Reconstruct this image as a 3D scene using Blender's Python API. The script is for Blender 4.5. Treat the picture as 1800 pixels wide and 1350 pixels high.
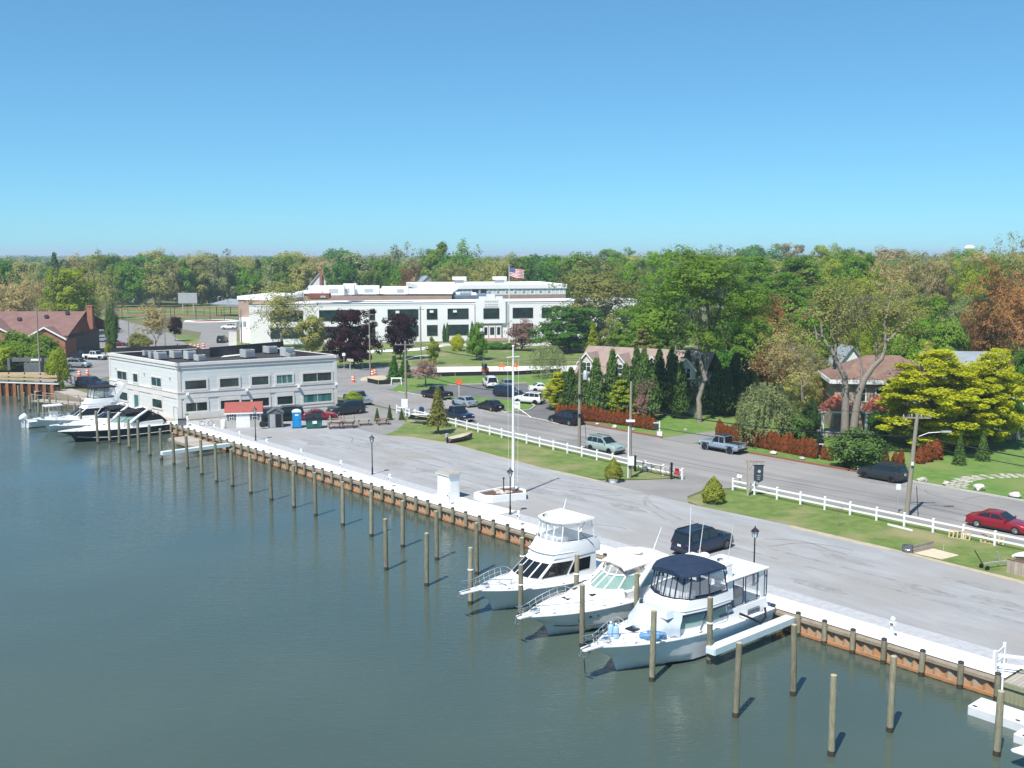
import bpy, bmesh, math, random
import numpy as np
from mathutils import Vector, Matrix
R = math.radians
rnd = random.Random(7)
for o in list(bpy.data.objects):
    bpy.data.objects.remove(o)
scene = bpy.context.scene
C = scene.collection
# ------------------------------------------------------------------ camera
FOC, CAM_H, HOR = 1800.0, 22.0, 447.0
PITCH = math.atan((675 - HOR) / FOC)
cam = bpy.data.cameras.new('camera')
cam.sensor_width = 36.0
cam.lens = 36.0 * FOC / 1800.0
cam.clip_start, cam.clip_end = 0.5, 20000
co = bpy.data.objects.new('camera', cam)
co.location = (0, 0, CAM_H)
co.rotation_euler = (math.pi / 2 - PITCH, 0, 0)
C.objects.link(co)
scene.camera = co
# ------------------------------------------------------------------ sky and sun
SUN_EL, SUN_AZ = R(57), R(210)          # azimuth clockwise from +Y
world = bpy.data.worlds.new('World')
scene.world = world
world.use_nodes = True
nt = world.node_tree
bg = nt.nodes['Background']
sky = nt.nodes.new('ShaderNodeTexSky')
sky.sky_type = 'NISHITA'
sky.sun_disc = False
sky.sun_elevation, sky.sun_rotation = SUN_EL, SUN_AZ
sky.altitude = 20
sky.air_density, sky.dust_density, sky.ozone_density = 0.72, 0.2, 6.0
wb = nt.nodes.new('ShaderNodeMix')       # the photograph's cool white balance, the same all over the sky
wb.data_type, wb.blend_type = 'RGBA', 'MULTIPLY'
wb.inputs[0].default_value = 1.0
wb.inputs[7].default_value = (0.445, 1.045, 1.285, 1)
gm = nt.nodes.new('ShaderNodeGamma')
gm.inputs[1].default_value = 0.70
nt.links.new(sky.outputs[0], wb.inputs[6])
nt.links.new(wb.outputs[2], gm.inputs[0])
nt.links.new(gm.outputs[0], bg.inputs[0])
bg.inputs[1].default_value = 0.135
sl = bpy.data.lights.new('sun', 'SUN')
sl.energy, sl.angle, sl.color = 4.6, R(0.53), (1.0, 0.955, 0.88)
so = bpy.data.objects.new('sun', sl)
sdir = Vector((math.sin(SUN_AZ) * math.cos(SUN_EL), math.cos(SUN_AZ) * math.cos(SUN_EL), math.sin(SUN_EL)))
so.rotation_euler = (-sdir).to_track_quat('-Z', 'Y').to_euler()
so.location = sdir * 300
C.objects.link(so)
vs = scene.view_settings
vs.view_transform, vs.look, vs.exposure, vs.gamma = 'Standard', 'None', 0.62, 1.0
vs.use_curve_mapping = False
scene.cycles.max_bounces = 8
scene.cycles.diffuse_bounces = 5
scene.cycles.glossy_bounces = 4
scene.cycles.transmission_bounces = 5
scene.cycles.transparent_max_bounces = 8
scene.cycles.use_denoising = True
scene.cycles.caustics_reflective = False
scene.cycles.sample_clamp_indirect = 6

# ------------------------------------------------------------------ placing helpers
def A(x, y, z=0.0):
    """the point of height z that stands under pixel x, y of the 1800 px photograph"""
    xc, yc = (x - 900) / FOC, (675 - y) / FOC
    d = Vector((xc, math.cos(PITCH) + yc * math.sin(PITCH), -math.sin(PITCH) + yc * math.cos(PITCH)))
    t = (z - CAM_H) / d.z
    return Vector((d.x * t, d.y * t, z))
D = Vector((-0.65568, 0.75504, 0))      # along the quay, away from the camera
N = Vector((0.75504, 0.65568, 0))       # from the quay inland
O0 = Vector((-4.659, 85.614, 0))
ANG = math.atan2(D.y, D.x)              # local +x = along the quay, local +y = to the water
def W(s, o, z=0.0):
    p = O0 + D * s + N * o
    return Vector((p.x, p.y, z))
def SO(p):
    q = Vector((p[0], p[1], 0)) - O0
    return q.dot(D), q.dot(N)

# ------------------------------------------------------------------ materials
MATS = {}
def rgba(c):
    return (c[0], c[1], c[2], 1.0)
def mat(name, col, rough=0.7, col2=None, scale=2.0, metal=0.0, bump=0.0, bscale=None, spec=0.35, detail=4.0, stretch=None,
        col3=None, scale3=0.2, orand=0.0, trans=0.0, coat=0.0, lo=0.35, hi=0.65):
    if name in MATS:
        return MATS[name]
    m = bpy.data.materials.new(name)
    m.use_nodes = True
    t = m.node_tree
    b = t.nodes['Principled BSDF']
    b.inputs['Roughness'].default_value = rough
    b.inputs['Metallic'].default_value = metal
    b.inputs['Specular IOR Level'].default_value = spec
    b.inputs['Coat Weight'].default_value = coat
    b.inputs['Coat Roughness'].default_value = 0.06
    b.inputs['Base Color'].default_value = rgba(col)
    m.diffuse_color = rgba(col)
    tc = t.nodes.new('ShaderNodeTexCoord')
    src = tc.outputs['Object']
    if stretch:
        mp = t.nodes.new('ShaderNodeMapping')
        mp.inputs['Scale'].default_value = stretch[:3]
        if len(stretch) > 3:
            mp.inputs['Rotation'].default_value = (0, 0, stretch[3])
            mp.vector_type = 'TEXTURE'
            mp.inputs['Scale'].default_value = tuple(1 / q for q in stretch[:3])
        t.links.new(src, mp.inputs[0])
        src = mp.outputs[0]
    out = None
    if col2 is not None:
        n = t.nodes.new('ShaderNodeTexNoise')
        n.inputs['Scale'].default_value = scale
        n.inputs['Detail'].default_value = detail
        n.inputs['Roughness'].default_value = 0.6
        t.links.new(src, n.inputs['Vector'])
        r = t.nodes.new('ShaderNodeValToRGB')
        r.color_ramp.elements[0].position, r.color_ramp.elements[1].position = lo, hi
        r.color_ramp.elements[0].color, r.color_ramp.elements[1].color = rgba(col), rgba(col2)
        t.links.new(n.outputs['Fac'], r.inputs[0])
        out = r.outputs[0]
    if col3 is not None:
        n = t.nodes.new('ShaderNodeTexNoise')
        n.inputs['Scale'].default_value = scale3
        n.inputs['Detail'].default_value = 5
        t.links.new(tc.outputs['Object'], n.inputs['Vector'])
        r = t.nodes.new('ShaderNodeValToRGB')
        r.color_ramp.elements[0].position, r.color_ramp.elements[1].position = 0.48, 0.66
        r.color_ramp.elements[0].color, r.color_ramp.elements[1].color = (0, 0, 0, 1), (1, 1, 1, 1)
        t.links.new(n.outputs['Fac'], r.inputs[0])
        mx = t.nodes.new('ShaderNodeMix')
        mx.data_type = 'RGBA'
        t.links.new(r.outputs[0], mx.inputs['Factor'])
        if out:
            t.links.new(out, mx.inputs[6])
        else:
            mx.inputs[6].default_value = rgba(col)
        mx.inputs[7].default_value = rgba(col3)
        out = mx.outputs[2]
    if orand > 0:
        oi = t.nodes.new('ShaderNodeObjectInfo')
        mr = t.nodes.new('ShaderNodeMapRange')
        mr.inputs[3].default_value, mr.inputs[4].default_value = 1 - orand, 1 + orand
        t.links.new(oi.outputs['Random'], mr.inputs[0])
        hs = t.nodes.new('ShaderNodeHueSaturation')
        if out:
            t.links.new(out, hs.inputs['Color'])
        else:
            hs.inputs['Color'].default_value = rgba(col)
        t.links.new(mr.outputs[0], hs.inputs['Value'])
        out = hs.outputs[0]
    if out:
        t.links.new(out, b.inputs['Base Color'])
    if bump > 0:
        n = t.nodes.new('ShaderNodeTexNoise')
        n.inputs['Scale'].default_value = bscale or scale * 3
        n.inputs['Detail'].default_value = 6
        t.links.new(src, n.inputs['Vector'])
        bp = t.nodes.new('ShaderNodeBump')
        bp.inputs['Strength'].default_value = min(1.0, bump)
        bp.inputs['Distance'].default_value = 0.05
        t.links.new(n.outputs['Fac'], bp.inputs['Height'])
        t.links.new(bp.outputs[0], b.inputs['Normal'])
    if trans > 0:
        b.inputs['Transmission Weight'].default_value = trans
    MATS[name] = m
    return m

def leafmat(name, c1, c2, c3=None, tr=0.5, orand=0.18):
    m = bpy.data.materials.new(name)
    m.use_nodes = True
    t = m.node_tree
    for n in list(t.nodes):
        t.nodes.remove(n)
    outn = t.nodes.new('ShaderNodeOutputMaterial')
    tc = t.nodes.new('ShaderNodeTexCoord')
    oi = t.nodes.new('ShaderNodeObjectInfo')
    ad = t.nodes.new('ShaderNodeVectorMath')
    t.links.new(tc.outputs['Object'], ad.inputs[0])
    t.links.new(oi.outputs['Location'], ad.inputs[1])
    n = t.nodes.new('ShaderNodeTexNoise')
    n.inputs['Scale'].default_value = 6.0
    n.inputs['Detail'].default_value = 5.0
    n.inputs['Roughness'].default_value = 0.75
    t.links.new(ad.outputs[0], n.inputs['Vector'])
    r = t.nodes.new('ShaderNodeValToRGB')
    r.color_ramp.elements[0].position, r.color_ramp.elements[1].position = 0.34, 0.66
    r.color_ramp.elements[0].color, r.color_ramp.elements[1].color = rgba(c1), rgba(c2)
    if c3:
        e = r.color_ramp.elements.new(0.5)
        e.color = rgba(c3)
    t.links.new(n.outputs['Fac'], r.inputs[0])
    mr = t.nodes.new('ShaderNodeMapRange')
    mr.inputs[3].default_value, mr.inputs[4].default_value = 1 - orand, 1 + orand
    t.links.new(oi.outputs['Random'], mr.inputs[0])
    hs = t.nodes.new('ShaderNodeHueSaturation')
    t.links.new(r.outputs[0], hs.inputs['Color'])
    t.links.new(mr.outputs[0], hs.inputs['Value'])
    df = t.nodes.new('ShaderNodeBsdfDiffuse')
    tl = t.nodes.new('ShaderNodeBsdfTranslucent')
    mx = t.nodes.new('ShaderNodeMixShader')
    mx.inputs[0].default_value = tr
    t.links.new(hs.outputs[0], df.inputs[0])
    t.links.new(hs.outputs[0], tl.inputs[0])
    t.links.new(df.outputs[0], mx.inputs[1])
    t.links.new(tl.outputs[0], mx.inputs[2])
    t.links.new(mx.outputs[0], outn.inputs[0])
    m.diffuse_color = rgba(c2)
    MATS[name] = m
    return m

def glassmat(name, tint, alpha=0.35, rough=0.03):
    """thin tinted pane: part see-through, part reflecting"""
    m = bpy.data.materials.new(name)
    m.use_nodes = True
    t = m.node_tree
    b = t.nodes['Principled BSDF']
    b.inputs['Base Color'].default_value = rgba(tint)
    b.inputs['Roughness'].default_value = rough
    b.inputs['Alpha'].default_value = alpha
    b.inputs['Specular IOR Level'].default_value = 0.6
    MATS[name] = m
    return m

# ------------------------------------------------------------------ mesh helpers
class MB:
    def __init__(self):
        self.v, self.f, self.m = [], [], []
    def add(self, vs_, fs_, mi=0):
        k = len(self.v)
        self.v += [tuple(p) for p in vs_]
        self.f += [tuple(i + k for i in q) for q in fs_]
        self.m += [mi] * len(fs_)
        return self
    def box(self, cx, cy, cz, sx, sy, sz, rz=0.0, mi=0, top=None):
        a, b_, h = sx / 2, sy / 2, sz / 2
        tx, ty = top if top else (1, 1)
        p = [(-a, -b_, -h), (a, -b_, -h), (a, b_, -h), (-a, b_, -h), (-a * tx, -b_ * ty, h), (a * tx, -b_ * ty, h), (a * tx, b_ * ty, h), (-a * tx, b_ * ty, h)]
        c, s = math.cos(rz), math.sin(rz)
        p = [(cx + x * c - y * s, cy + x * s + y * c, cz + z) for x, y, z in p]
        return self.add(p, [(0, 3, 2, 1), (4, 5, 6, 7), (0, 1, 5, 4), (1, 2, 6, 5), (2, 3, 7, 6), (3, 0, 4, 7)], mi)
    def hexa(self, p, mi=0):
        return self.add(p, [(0, 3, 2, 1), (4, 5, 6, 7), (0, 1, 5, 4), (1, 2, 6, 5), (2, 3, 7, 6), (3, 0, 4, 7)], mi)
    def prism(self, poly, z0, z1, mi=0, mtop=None):
        n = len(poly)
        vv = [(p[0], p[1], z0) for p in poly] + [(p[0], p[1], z1) for p in poly]
        self.add(vv, [tuple(range(n - 1, -1, -1))] + [(i, (i + 1) % n, (i + 1) % n + n, i + n) for i in range(n)], mi)
        k = len(self.v) - n
        self.f.append(tuple(range(k, k + n)))
        self.m.append(mi if mtop is None else mtop)
        return self
    def tube(self, pts, r, n=8, mi=0, cap=True):
        pts = [Vector(p) for p in pts]
        rr = r if isinstance(r, (list, tuple)) else [r] * len(pts)
        vv, ff = [], []
        up = Vector((0, 0, 1))
        prev = None
        for i, p in enumerate(pts):
            if i == 0:
                t = pts[1] - p
            elif i == len(pts) - 1:
                t = p - pts[i - 1]
            else:
                t = pts[i + 1] - pts[i - 1]
            t.normalize()
            if prev is None:
                a = t.cross(up)
                if a.length < 1e-3:
                    a = Vector((1, 0, 0))
            else:
                a = prev - t * prev.dot(t)
                if a.length < 1e-4:
                    a = t.cross(up)
            a.normalize()
            prev = a
            b_ = t.cross(a)
            for k in range(n):
                th = 2 * math.pi * k / n
                vv.append(p + (a * math.cos(th) + b_ * math.sin(th)) * rr[i])
        for i in range(len(pts) - 1):
            for k in range(n):
                ff.append((i * n + k, i * n + (k + 1) % n, (i + 1) * n + (k + 1) % n, (i + 1) * n + k))
        if cap:
            ff.append(tuple(range(n - 1, -1, -1)))
            q = (len(pts) - 1) * n
            ff.append(tuple(range(q, q + n)))
        return self.add(vv, ff, mi)
    def lathe(self, prof, n=12, c=(0, 0, 0), mi=0, axis='z'):
        vv, ff = [], []
        for r, z in prof:
            for k in range(n):
                th = 2 * math.pi * k / n
                x, y = r * math.cos(th), r * math.sin(th)
                if axis == 'z':
                    vv.append((c[0] + x, c[1] + y, c[2] + z))
                elif axis == 'y':
                    vv.append((c[0] + x, c[1] + z, c[2] - y))
                else:
                    vv.append((c[0] + z, c[1] + x, c[2] + y))
        for i in range(len(prof) - 1):
            for k in range(n):
                ff.append((i * n + k, i * n + (k + 1) % n, (i + 1) * n + (k + 1) % n, (i + 1) * n + k))
        if prof[0][0] > 1e-4:
            ff.append(tuple(range(n - 1, -1, -1)))
        if prof[-1][0] > 1e-4:
            q = (len(prof) - 1) * n
            ff.append(tuple(range(q, q + n)))
        return self.add(vv, ff, mi)
    def loft(self, secs, closed=False, cap=False, mi=0, flip=False):
        n = len(secs[0])
        vv = [p for s in secs for p in s]
        ff = []
        for i in range(len(secs) - 1):
            for k in range(n if closed else n - 1):
                q = (i * n + k, i * n + (k + 1) % n, (i + 1) * n + (k + 1) % n, (i + 1) * n + k)
                ff.append(q[::-1] if flip else q)
        if cap:
            ff.append(tuple(range(n - 1, -1, -1)))
            q = (len(secs) - 1) * n
            ff.append(tuple(range(q, q + n)))
        return self.add(vv, ff, mi)
    def face(self, pts, mi=0):
        return self.add(pts, [tuple(range(len(pts)))], mi)
    def slab(self, pts, t, mi=0):
        """a panel of thickness t behind the given corner points (planar)"""
        p = [Vector(q) for q in pts]
        nrm = (p[1] - p[0]).cross(p[2] - p[0]).normalized() * t
        n = len(p)
        vv = [q - nrm for q in p] + p
        return self.add(vv, [tuple(range(n - 1, -1, -1)), tuple(range(n, 2 * n))] + [(i, (i + 1) % n, (i + 1) % n + n, i + n) for i in range(n)], mi)
    def mesh(self, name, mats, smooth=None):
        me = bpy.data.meshes.new(name)
        me.from_pydata(self.v, [], self.f)
        for m_ in (mats if isinstance(mats, (list, tuple)) else [mats]):
            me.materials.append(MATS[m_] if isinstance(m_, str) else m_)
        if any(self.m):
            me.polygons.foreach_set('material_index', self.m)
        bm = bmesh.new()
        bm.from_mesh(me)
        bmesh.ops.recalc_face_normals(bm, faces=bm.faces)
        bm.to_mesh(me)
        bm.free()
        if smooth is not None:
            me.polygons.foreach_set('use_smooth', [True] * len(me.polygons))
            me.set_sharp_from_angle(angle=R(smooth))
        me.update()
        return me
    def build(self, name, mats, parent=None, smooth=None, loc=(0, 0, 0), rz=0.0):
        return link(name, self.mesh(name, mats, smooth), parent, loc, rz)
def link(name, me, parent=None, loc=(0, 0, 0), rz=0.0, scale=None):
    o = bpy.data.objects.new(name, me)
    C.objects.link(o)
    o.location = loc
    o.rotation_euler = (0, 0, rz)
    if scale:
        o.scale = scale
    if parent:
        o.parent = parent
    return o
def tag(o, label=None, cat=None, group=None, kind=None):
    if label:
        o['label'] = label
    if cat:
        o['category'] = cat
    if group:
        o['group'] = group
    if kind:
        o['kind'] = kind
    return o
def thing(name, label, cat, loc=(0, 0, 0), rz=0.0, group=None):
    o = bpy.data.objects.new(name, None)
    o.empty_display_size = 0.3
    C.objects.link(o)
    o.location = loc
    o.rotation_euler = (0, 0, rz)
    return tag(o, label, cat, group)
def copy_tree(o, parent=None):
    c = o.copy()
    C.objects.link(c)
    c.parent = parent
    for ch in o.children:
        copy_tree(ch, c)
    return c
def sheet(name, pts, z, m, kind='structure'):
    b = MB()
    b.face([(p[0], p[1], z) for p in pts])
    o = b.build(name, m)
    if o.data.polygons[0].normal.z < 0:
        o.data.flip_normals()
    return tag(o, kind=kind)
def bevel(o, w=0.02, seg=2):
    md = o.modifiers.new('bevel', 'BEVEL')
    md.width, md.segments, md.limit_method, md.angle_limit = w, seg, 'ANGLE', R(35)
    md.harden_normals = False
    return o
def lerp(a, b, t):
    return a + (b - a) * t
def strip(a, b):
    return a + b[::-1]

# common materials
mat('white_paint', (0.80, 0.80, 0.79), 0.45, (0.74, 0.74, 0.72), 3.0)
mat('gelcoat', (0.80, 0.80, 0.79), 0.22, (0.76, 0.765, 0.77), 1.2, spec=0.5)
mat('gelcoat_grey', (0.55, 0.57, 0.59), 0.3, (0.5, 0.52, 0.54), 1.5)
mat('black_metal', (0.015, 0.015, 0.017), 0.4)
mat('dark_rubber', (0.018, 0.018, 0.018), 0.8)
mat('chrome', (0.75, 0.75, 0.76), 0.15, metal=1.0)
mat('steel', (0.5, 0.5, 0.5), 0.35, metal=0.9)
mat('galvanised', (0.42, 0.44, 0.45), 0.45, (0.5, 0.5, 0.5), 4, metal=0.3)
mat('concrete_white', (0.72, 0.71, 0.69), 0.85, (0.62, 0.61, 0.59), 0.8, bump=0.15, bscale=20)
mat('concrete', (0.46, 0.44, 0.41), 0.9, (0.38, 0.37, 0.35), 1.0, bump=0.2, bscale=15)
mat('glass_dark', (0.01, 0.012, 0.014), 0.05, spec=0.6)
mat('pole_wood', (0.22, 0.19, 0.155), 0.9, (0.30, 0.265, 0.22), 3.0, stretch=(6, 6, 0.5), bump=0.3)
# ================================================================== the setting
mat('grass', (0.085, 0.135, 0.028), 0.95, (0.15, 0.20, 0.05), 0.9, bump=0.5, bscale=9, col3=(0.235, 0.21, 0.105), scale3=0.16, detail=7)
mat('grass_lush', (0.075, 0.15, 0.024), 0.95, (0.125, 0.215, 0.045), 0.8, bump=0.5, bscale=9, col3=(0.16, 0.20, 0.06), scale3=0.13, detail=7)
mat('ground_dirt', (0.16, 0.15, 0.08), 0.95, (0.10, 0.12, 0.045), 0.12, bump=0.3, bscale=2, detail=8)
mat('gravel_paving', (0.24, 0.242, 0.25), 0.92, (0.35, 0.352, 0.36), 0.55, bump=1.0, bscale=9, col3=(0.275, 0.265, 0.255), scale3=0.11, detail=14, stretch=(0.3, 1.3, 1, ANG), lo=.28, hi=.72)
mat('grey_strip', (0.42, 0.425, 0.445), 0.9, (0.34, 0.345, 0.36), 2.5, bump=0.4, bscale=22)
mat('walk_white', (0.74, 0.735, 0.73), 0.85, (0.66, 0.655, 0.645), 1.1, bump=0.1, bscale=20)
mat('road_asphalt', (0.275, 0.262, 0.256), 0.93, (0.225, 0.215, 0.211), 0.6, bump=0.3, bscale=18, col3=(0.185, 0.18, 0.176), scale3=0.07, detail=8, stretch=(0.12, 1.2, 1, ANG))
mat('asphalt_dark', (0.105, 0.105, 0.11), 0.93, (0.145, 0.142, 0.14), 0.4, bump=0.3, bscale=18, detail=7)
mat('asphalt_mid', (0.19, 0.186, 0.182), 0.93, (0.245, 0.235, 0.226), 0.2, bump=0.2, bscale=10, detail=7)
mat('brick_red', (0.26, 0.09, 0.06), 0.9, (0.20, 0.075, 0.055), 3)
mat('sand', (0.55, 0.47, 0.36), 0.95, (0.48, 0.41, 0.30), 2, bump=0.3)
mat('dirt_edge', (0.44, 0.37, 0.27), 0.95, (0.33, 0.29, 0.21), 1.2, bump=0.3)
mat('track_red', (0.27, 0.075, 0.06), 0.9, (0.23, 0.07, 0.055), 0.5)

def water_material():
    m = bpy.data.materials.new('water')
    m.use_nodes = True
    t = m.node_tree
    b = t.nodes['Principled BSDF']
    b.inputs['Roughness'].default_value = 0.04
    b.inputs['IOR'].default_value = 1.47
    b.inputs['Specular IOR Level'].default_value = 0.5
    tc = t.nodes.new('ShaderNodeTexCoord')
    n0 = t.nodes.new('ShaderNodeTexNoise')
    n0.inputs['Scale'].default_value = 0.05
    n0.inputs['Detail'].default_value = 3
    t.links.new(tc.outputs['Object'], n0.inputs['Vector'])
    r = t.nodes.new('ShaderNodeValToRGB')
    r.color_ramp.elements[0].position, r.color_ramp.elements[1].position = 0.3, 0.7
    r.color_ramp.elements[0].color, r.color_ramp.elements[1].color = (0.050, 0.074, 0.062, 1), (0.066, 0.092, 0.073, 1)
    t.links.new(n0.outputs['Fac'], r.inputs[0])
    t.links.new(r.outputs[0], b.inputs['Base Color'])
    hsum = None
    for sc_, st, wgt, rz in ((0.5, (0.55, 1.7, 1), 0.22, 0.25), (1.6, (0.4, 2.0, 1), 0.44, -0.12), (4.2, (0.45, 1.8, 1), 0.34, 0.1)):
        mp = t.nodes.new('ShaderNodeMapping')
        mp.inputs['Scale'].default_value = st
        mp.inputs['Rotation'].default_value = (0, 0, rz)
        t.links.new(tc.outputs['Object'], mp.inputs[0])
        n = t.nodes.new('ShaderNodeTexNoise')
        n.inputs['Scale'].default_value = sc_
        n.inputs['Detail'].default_value = 2.5
        n.inputs['Distortion'].default_value = 0.6
        t.links.new(mp.outputs[0], n.inputs['Vector'])
        k = t.nodes.new('ShaderNodeMath')
        k.operation = 'MULTIPLY_ADD'
        k.inputs[1].default_value = wgt
        t.links.new(n.outputs['Fac'], k.inputs[0])
        if hsum:
            t.links.new(hsum, k.inputs[2])
        else:
            k.inputs[2].default_value = 0
        hsum = k.outputs[0]
    bp = t.nodes.new('ShaderNodeBump')
    n1 = t.nodes.new('ShaderNodeTexNoise')       # wind patches
    n1.inputs['Scale'].default_value = 0.028
    n1.inputs['Detail'].default_value = 3
    n1.inputs['Distortion'].default_value = 0.8
    t.links.new(tc.outputs['Object'], n1.inputs['Vector'])
    mr = t.nodes.new('ShaderNodeMapRange')
    mr.inputs[1].default_value, mr.inputs[2].default_value = 0.38, 0.64
    mr.inputs[3].default_value, mr.inputs[4].default_value = 0.2, 0.75
    t.links.new(n1.outputs['Fac'], mr.inputs[0])
    t.links.new(mr.outputs[0], bp.inputs['Strength'])
    bp.inputs['Distance'].default_value = 0.09
    t.links.new(hsum, bp.inputs['Height'])
    t.links.new(bp.outputs[0], b.inputs['Normal'])
    return m
MATS['water'] = water_material()
WZ = -1.0
sheet('water', [(-700, -300), (120, -300), (120, 230), (-700, 230)], WZ, 'water')

shore = [W(-160, 0.02), W(107, 0.02), A(75, 697, WZ), A(-60, 692, WZ), Vector((-700, 165, 0))]
sheet('ground', [(p.x, p.y) for p in shore] + [(-9000, 3000), (-9000, 14000), (9000, 14000), (9000, -160)], -0.03, 'ground_dirt')
so_poly = lambda l: [W(s, o) for s, o in l]
px_poly = lambda l: [A(x, y) for x, y in l]
def near_edge(s):
    return 26.3 + max(0, s) * 0.065
sheet('quay_walk', so_poly([(-46, 0.3), (63, 0.3), (63, 2.3), (-46, 2.3)]), 0.06, 'walk_white')
sheet('quay_strip', so_poly([(-60, 2.3), (62, 2.3), (62, 3.9), (-60, 3.9)]), 0.012, 'grey_strip')
lot_edge = [(-120, 17.6), (-60, 17.6), (-40, 17.7), (-30, 18.15), (-21, 18.2), (-12, 17.6), (-1.2, 18.1), (9.3, 18.2), (20, 19.0), (26, 19.6), (33, 18.4), (36, 16.6)]
sheet('gravel_lot', so_poly([(-120, 3.9)] + [(62, 3.9), (62, 17)] + lot_edge[::-1]), 0.008, 'gravel_paving')
sheet('yard_paving', so_poly([(36, 16.5), (62, 16.9), (90, 17), (90, 29.5), (47, 29), (46, 26.5), (42, 24), (38, 20)]), 0.002, 'asphalt_mid')
# mown strip between the lot and the street, broken by the entrance
ent = [(-4.3, 26.8), (-3.2, 24.2), (-1.0, 20.5), (0.2, 18.2), (-9.8, 17.4), (-8.8, 20.0), (-8.9, 23.2), (-10.2, 26.8)]
sheet('entrance_drive', so_poly([(-3.2, 27.2), (-3.4, 24.6), (-1.6, 21.5), (1.0, 18.1), (-10.8, 17.6), (-9.0, 19.6), (-8.4, 22.5), (-10.2, 27.2)]), 0.014, 'asphalt_mid')
e1 = [(s, o) for s, o in lot_edge if s <= -12] + [(-9.9, 18.3), (-9.2, 20.4), (-9.0, 23.0), (-10.3, 26.5)]
sheet('lawn_strip', so_poly(e1 + [(-60, 26.6), (-120, 26.6)]), 0.02, 'grass')
e2 = [(-3.6, 26.3), (-2.9, 24.2), (-1.0, 21.2), (1.5, 18.6)] + [(s, o) for s, o in lot_edge if s > 2] + [(38, 20), (42, 24), (45, 26.5), (45, 29)] + [(30, 28.3), (10, 27.1)]
sheet('lawn_strip', so_poly(e2), 0.02, 'grass')
# sandy edge of the lot along the grass
b = MB()
for i in range(1, len(lot_edge) - 1):
    (s0, o0), (s1, o1) = lot_edge[i], lot_edge[i + 1]
    if -12.5 < s1 < 2:
        continue
    wd = 0.7 if s1 < -14 else 0.22
    b.add([W(s0, o0 - wd, 0.013), W(s1, o1 - wd * (0.6 + 0.5 * (i % 2)), 0.013), W(s1, o1 + 0.3, 0.013), W(s0, o0 + 0.3, 0.013)], [(0, 1, 2, 3)])
tag(b.build('verge_edge', 'dirt_edge'), kind='structure')
# worn patches, tyre marks and cracks in the lot
mat('lot_patch', (0.215, 0.213, 0.213), 0.95, (0.29, 0.287, 0.285), 1.4, bump=1.0, bscale=9, detail=12)
mat('lot_mark', (0.205, 0.203, 0.205), 0.95, (0.315, 0.315, 0.32), 0.9, detail=12, bump=.6, bscale=9)
lr = random.Random(21)
b = MB()
for k in range(16):
    s0, o0, ra, rb = lr.uniform(-44, 48), lr.uniform(5.5, 16.5), lr.uniform(.8, 3.4), lr.uniform(.4, 1.1)
    b.face([W(s0 + ra * math.cos(a) * lr.uniform(.6, 1.1), o0 + rb * math.sin(a) * lr.uniform(.6, 1.1), .0095 + k * .0001) for a in [2 * math.pi * j / 14 for j in range(14)]])
tag(b.build('lot_patch', 'lot_patch'), kind='structure')
def ribbon(b, pts, w0, z):
    pts = [Vector(p) for p in pts]
    for (p, q) in zip(pts, pts[1:]):
        n_ = Vector((-(q - p).y, (q - p).x)).normalized() * w0 / 2
        b.face([W(*(p - n_), z), W(*(q - n_), z), W(*(q + n_), z), W(*(p + n_), z)])
b = MB()
for k, (a0, dr) in enumerate(((8.6, 1), (10.4, 1), (9.4, -1), (11.2, -1), (12.8, 1), (14.5, 1))):
    pts = [(-6 + (k % 2) * .3 - dr * 0 + dr * 46 * u ** 1.5, lerp(19.5, a0, min(1, u * 2.2) ** .6)) for u in [j / 22 for j in range(23)]]
    ribbon(b, pts, .3, .0118 + k * .0002)
tag(b.build('tyre_mark', 'lot_mark'), kind='structure')
b = MB()
for k in range(13):
    s0, o0, an = lr.uniform(-44, 50), lr.uniform(5, 16.5), lr.choice((0, 0, 1.57)) + lr.uniform(-.3, .3)
    pts = [(s0, o0)]
    for j in range(9):
        s0, o0, an = s0 + .8 * math.cos(an), min(17, max(4.2, o0 + .8 * math.sin(an))), an + lr.uniform(-.35, .35)
        pts.append((s0, o0))
    ribbon(b, pts, .07, .0135)
for k in range(12):
    s0, o0, an = lr.uniform(-60, 70), lr.uniform(31, 40), lr.choice((0, 0, 1.57)) + lr.uniform(-.2, .2)
    pts = [(s0, o0)]
    for j in range(9):
        s0, o0, an = s0 + .8 * math.cos(an), min(40.6, max(30, o0 + .8 * math.sin(an))), an + lr.uniform(-.3, .3)
        pts.append((s0, o0))
    ribbon(b, pts, .08, .0135)
tag(b.build('pavement_crack', 'asphalt_dark'), kind='structure')
# the street along the marina
ne = [(s, near_edge(s)) for s in (-160, -60, 0, 20, 45, 62, 84, 100)]
sheet('road', so_poly(ne + [(100, 41), (-160, 41)]), 0.006, 'road_asphalt')
sheet('road_shoulder', so_poly([(-160, 26.0), (0, 26.0), (45, 28.9), (45, 30.2), (0, 27.4), (-160, 27.4)]), 0.010, 'asphalt_mid')
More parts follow.
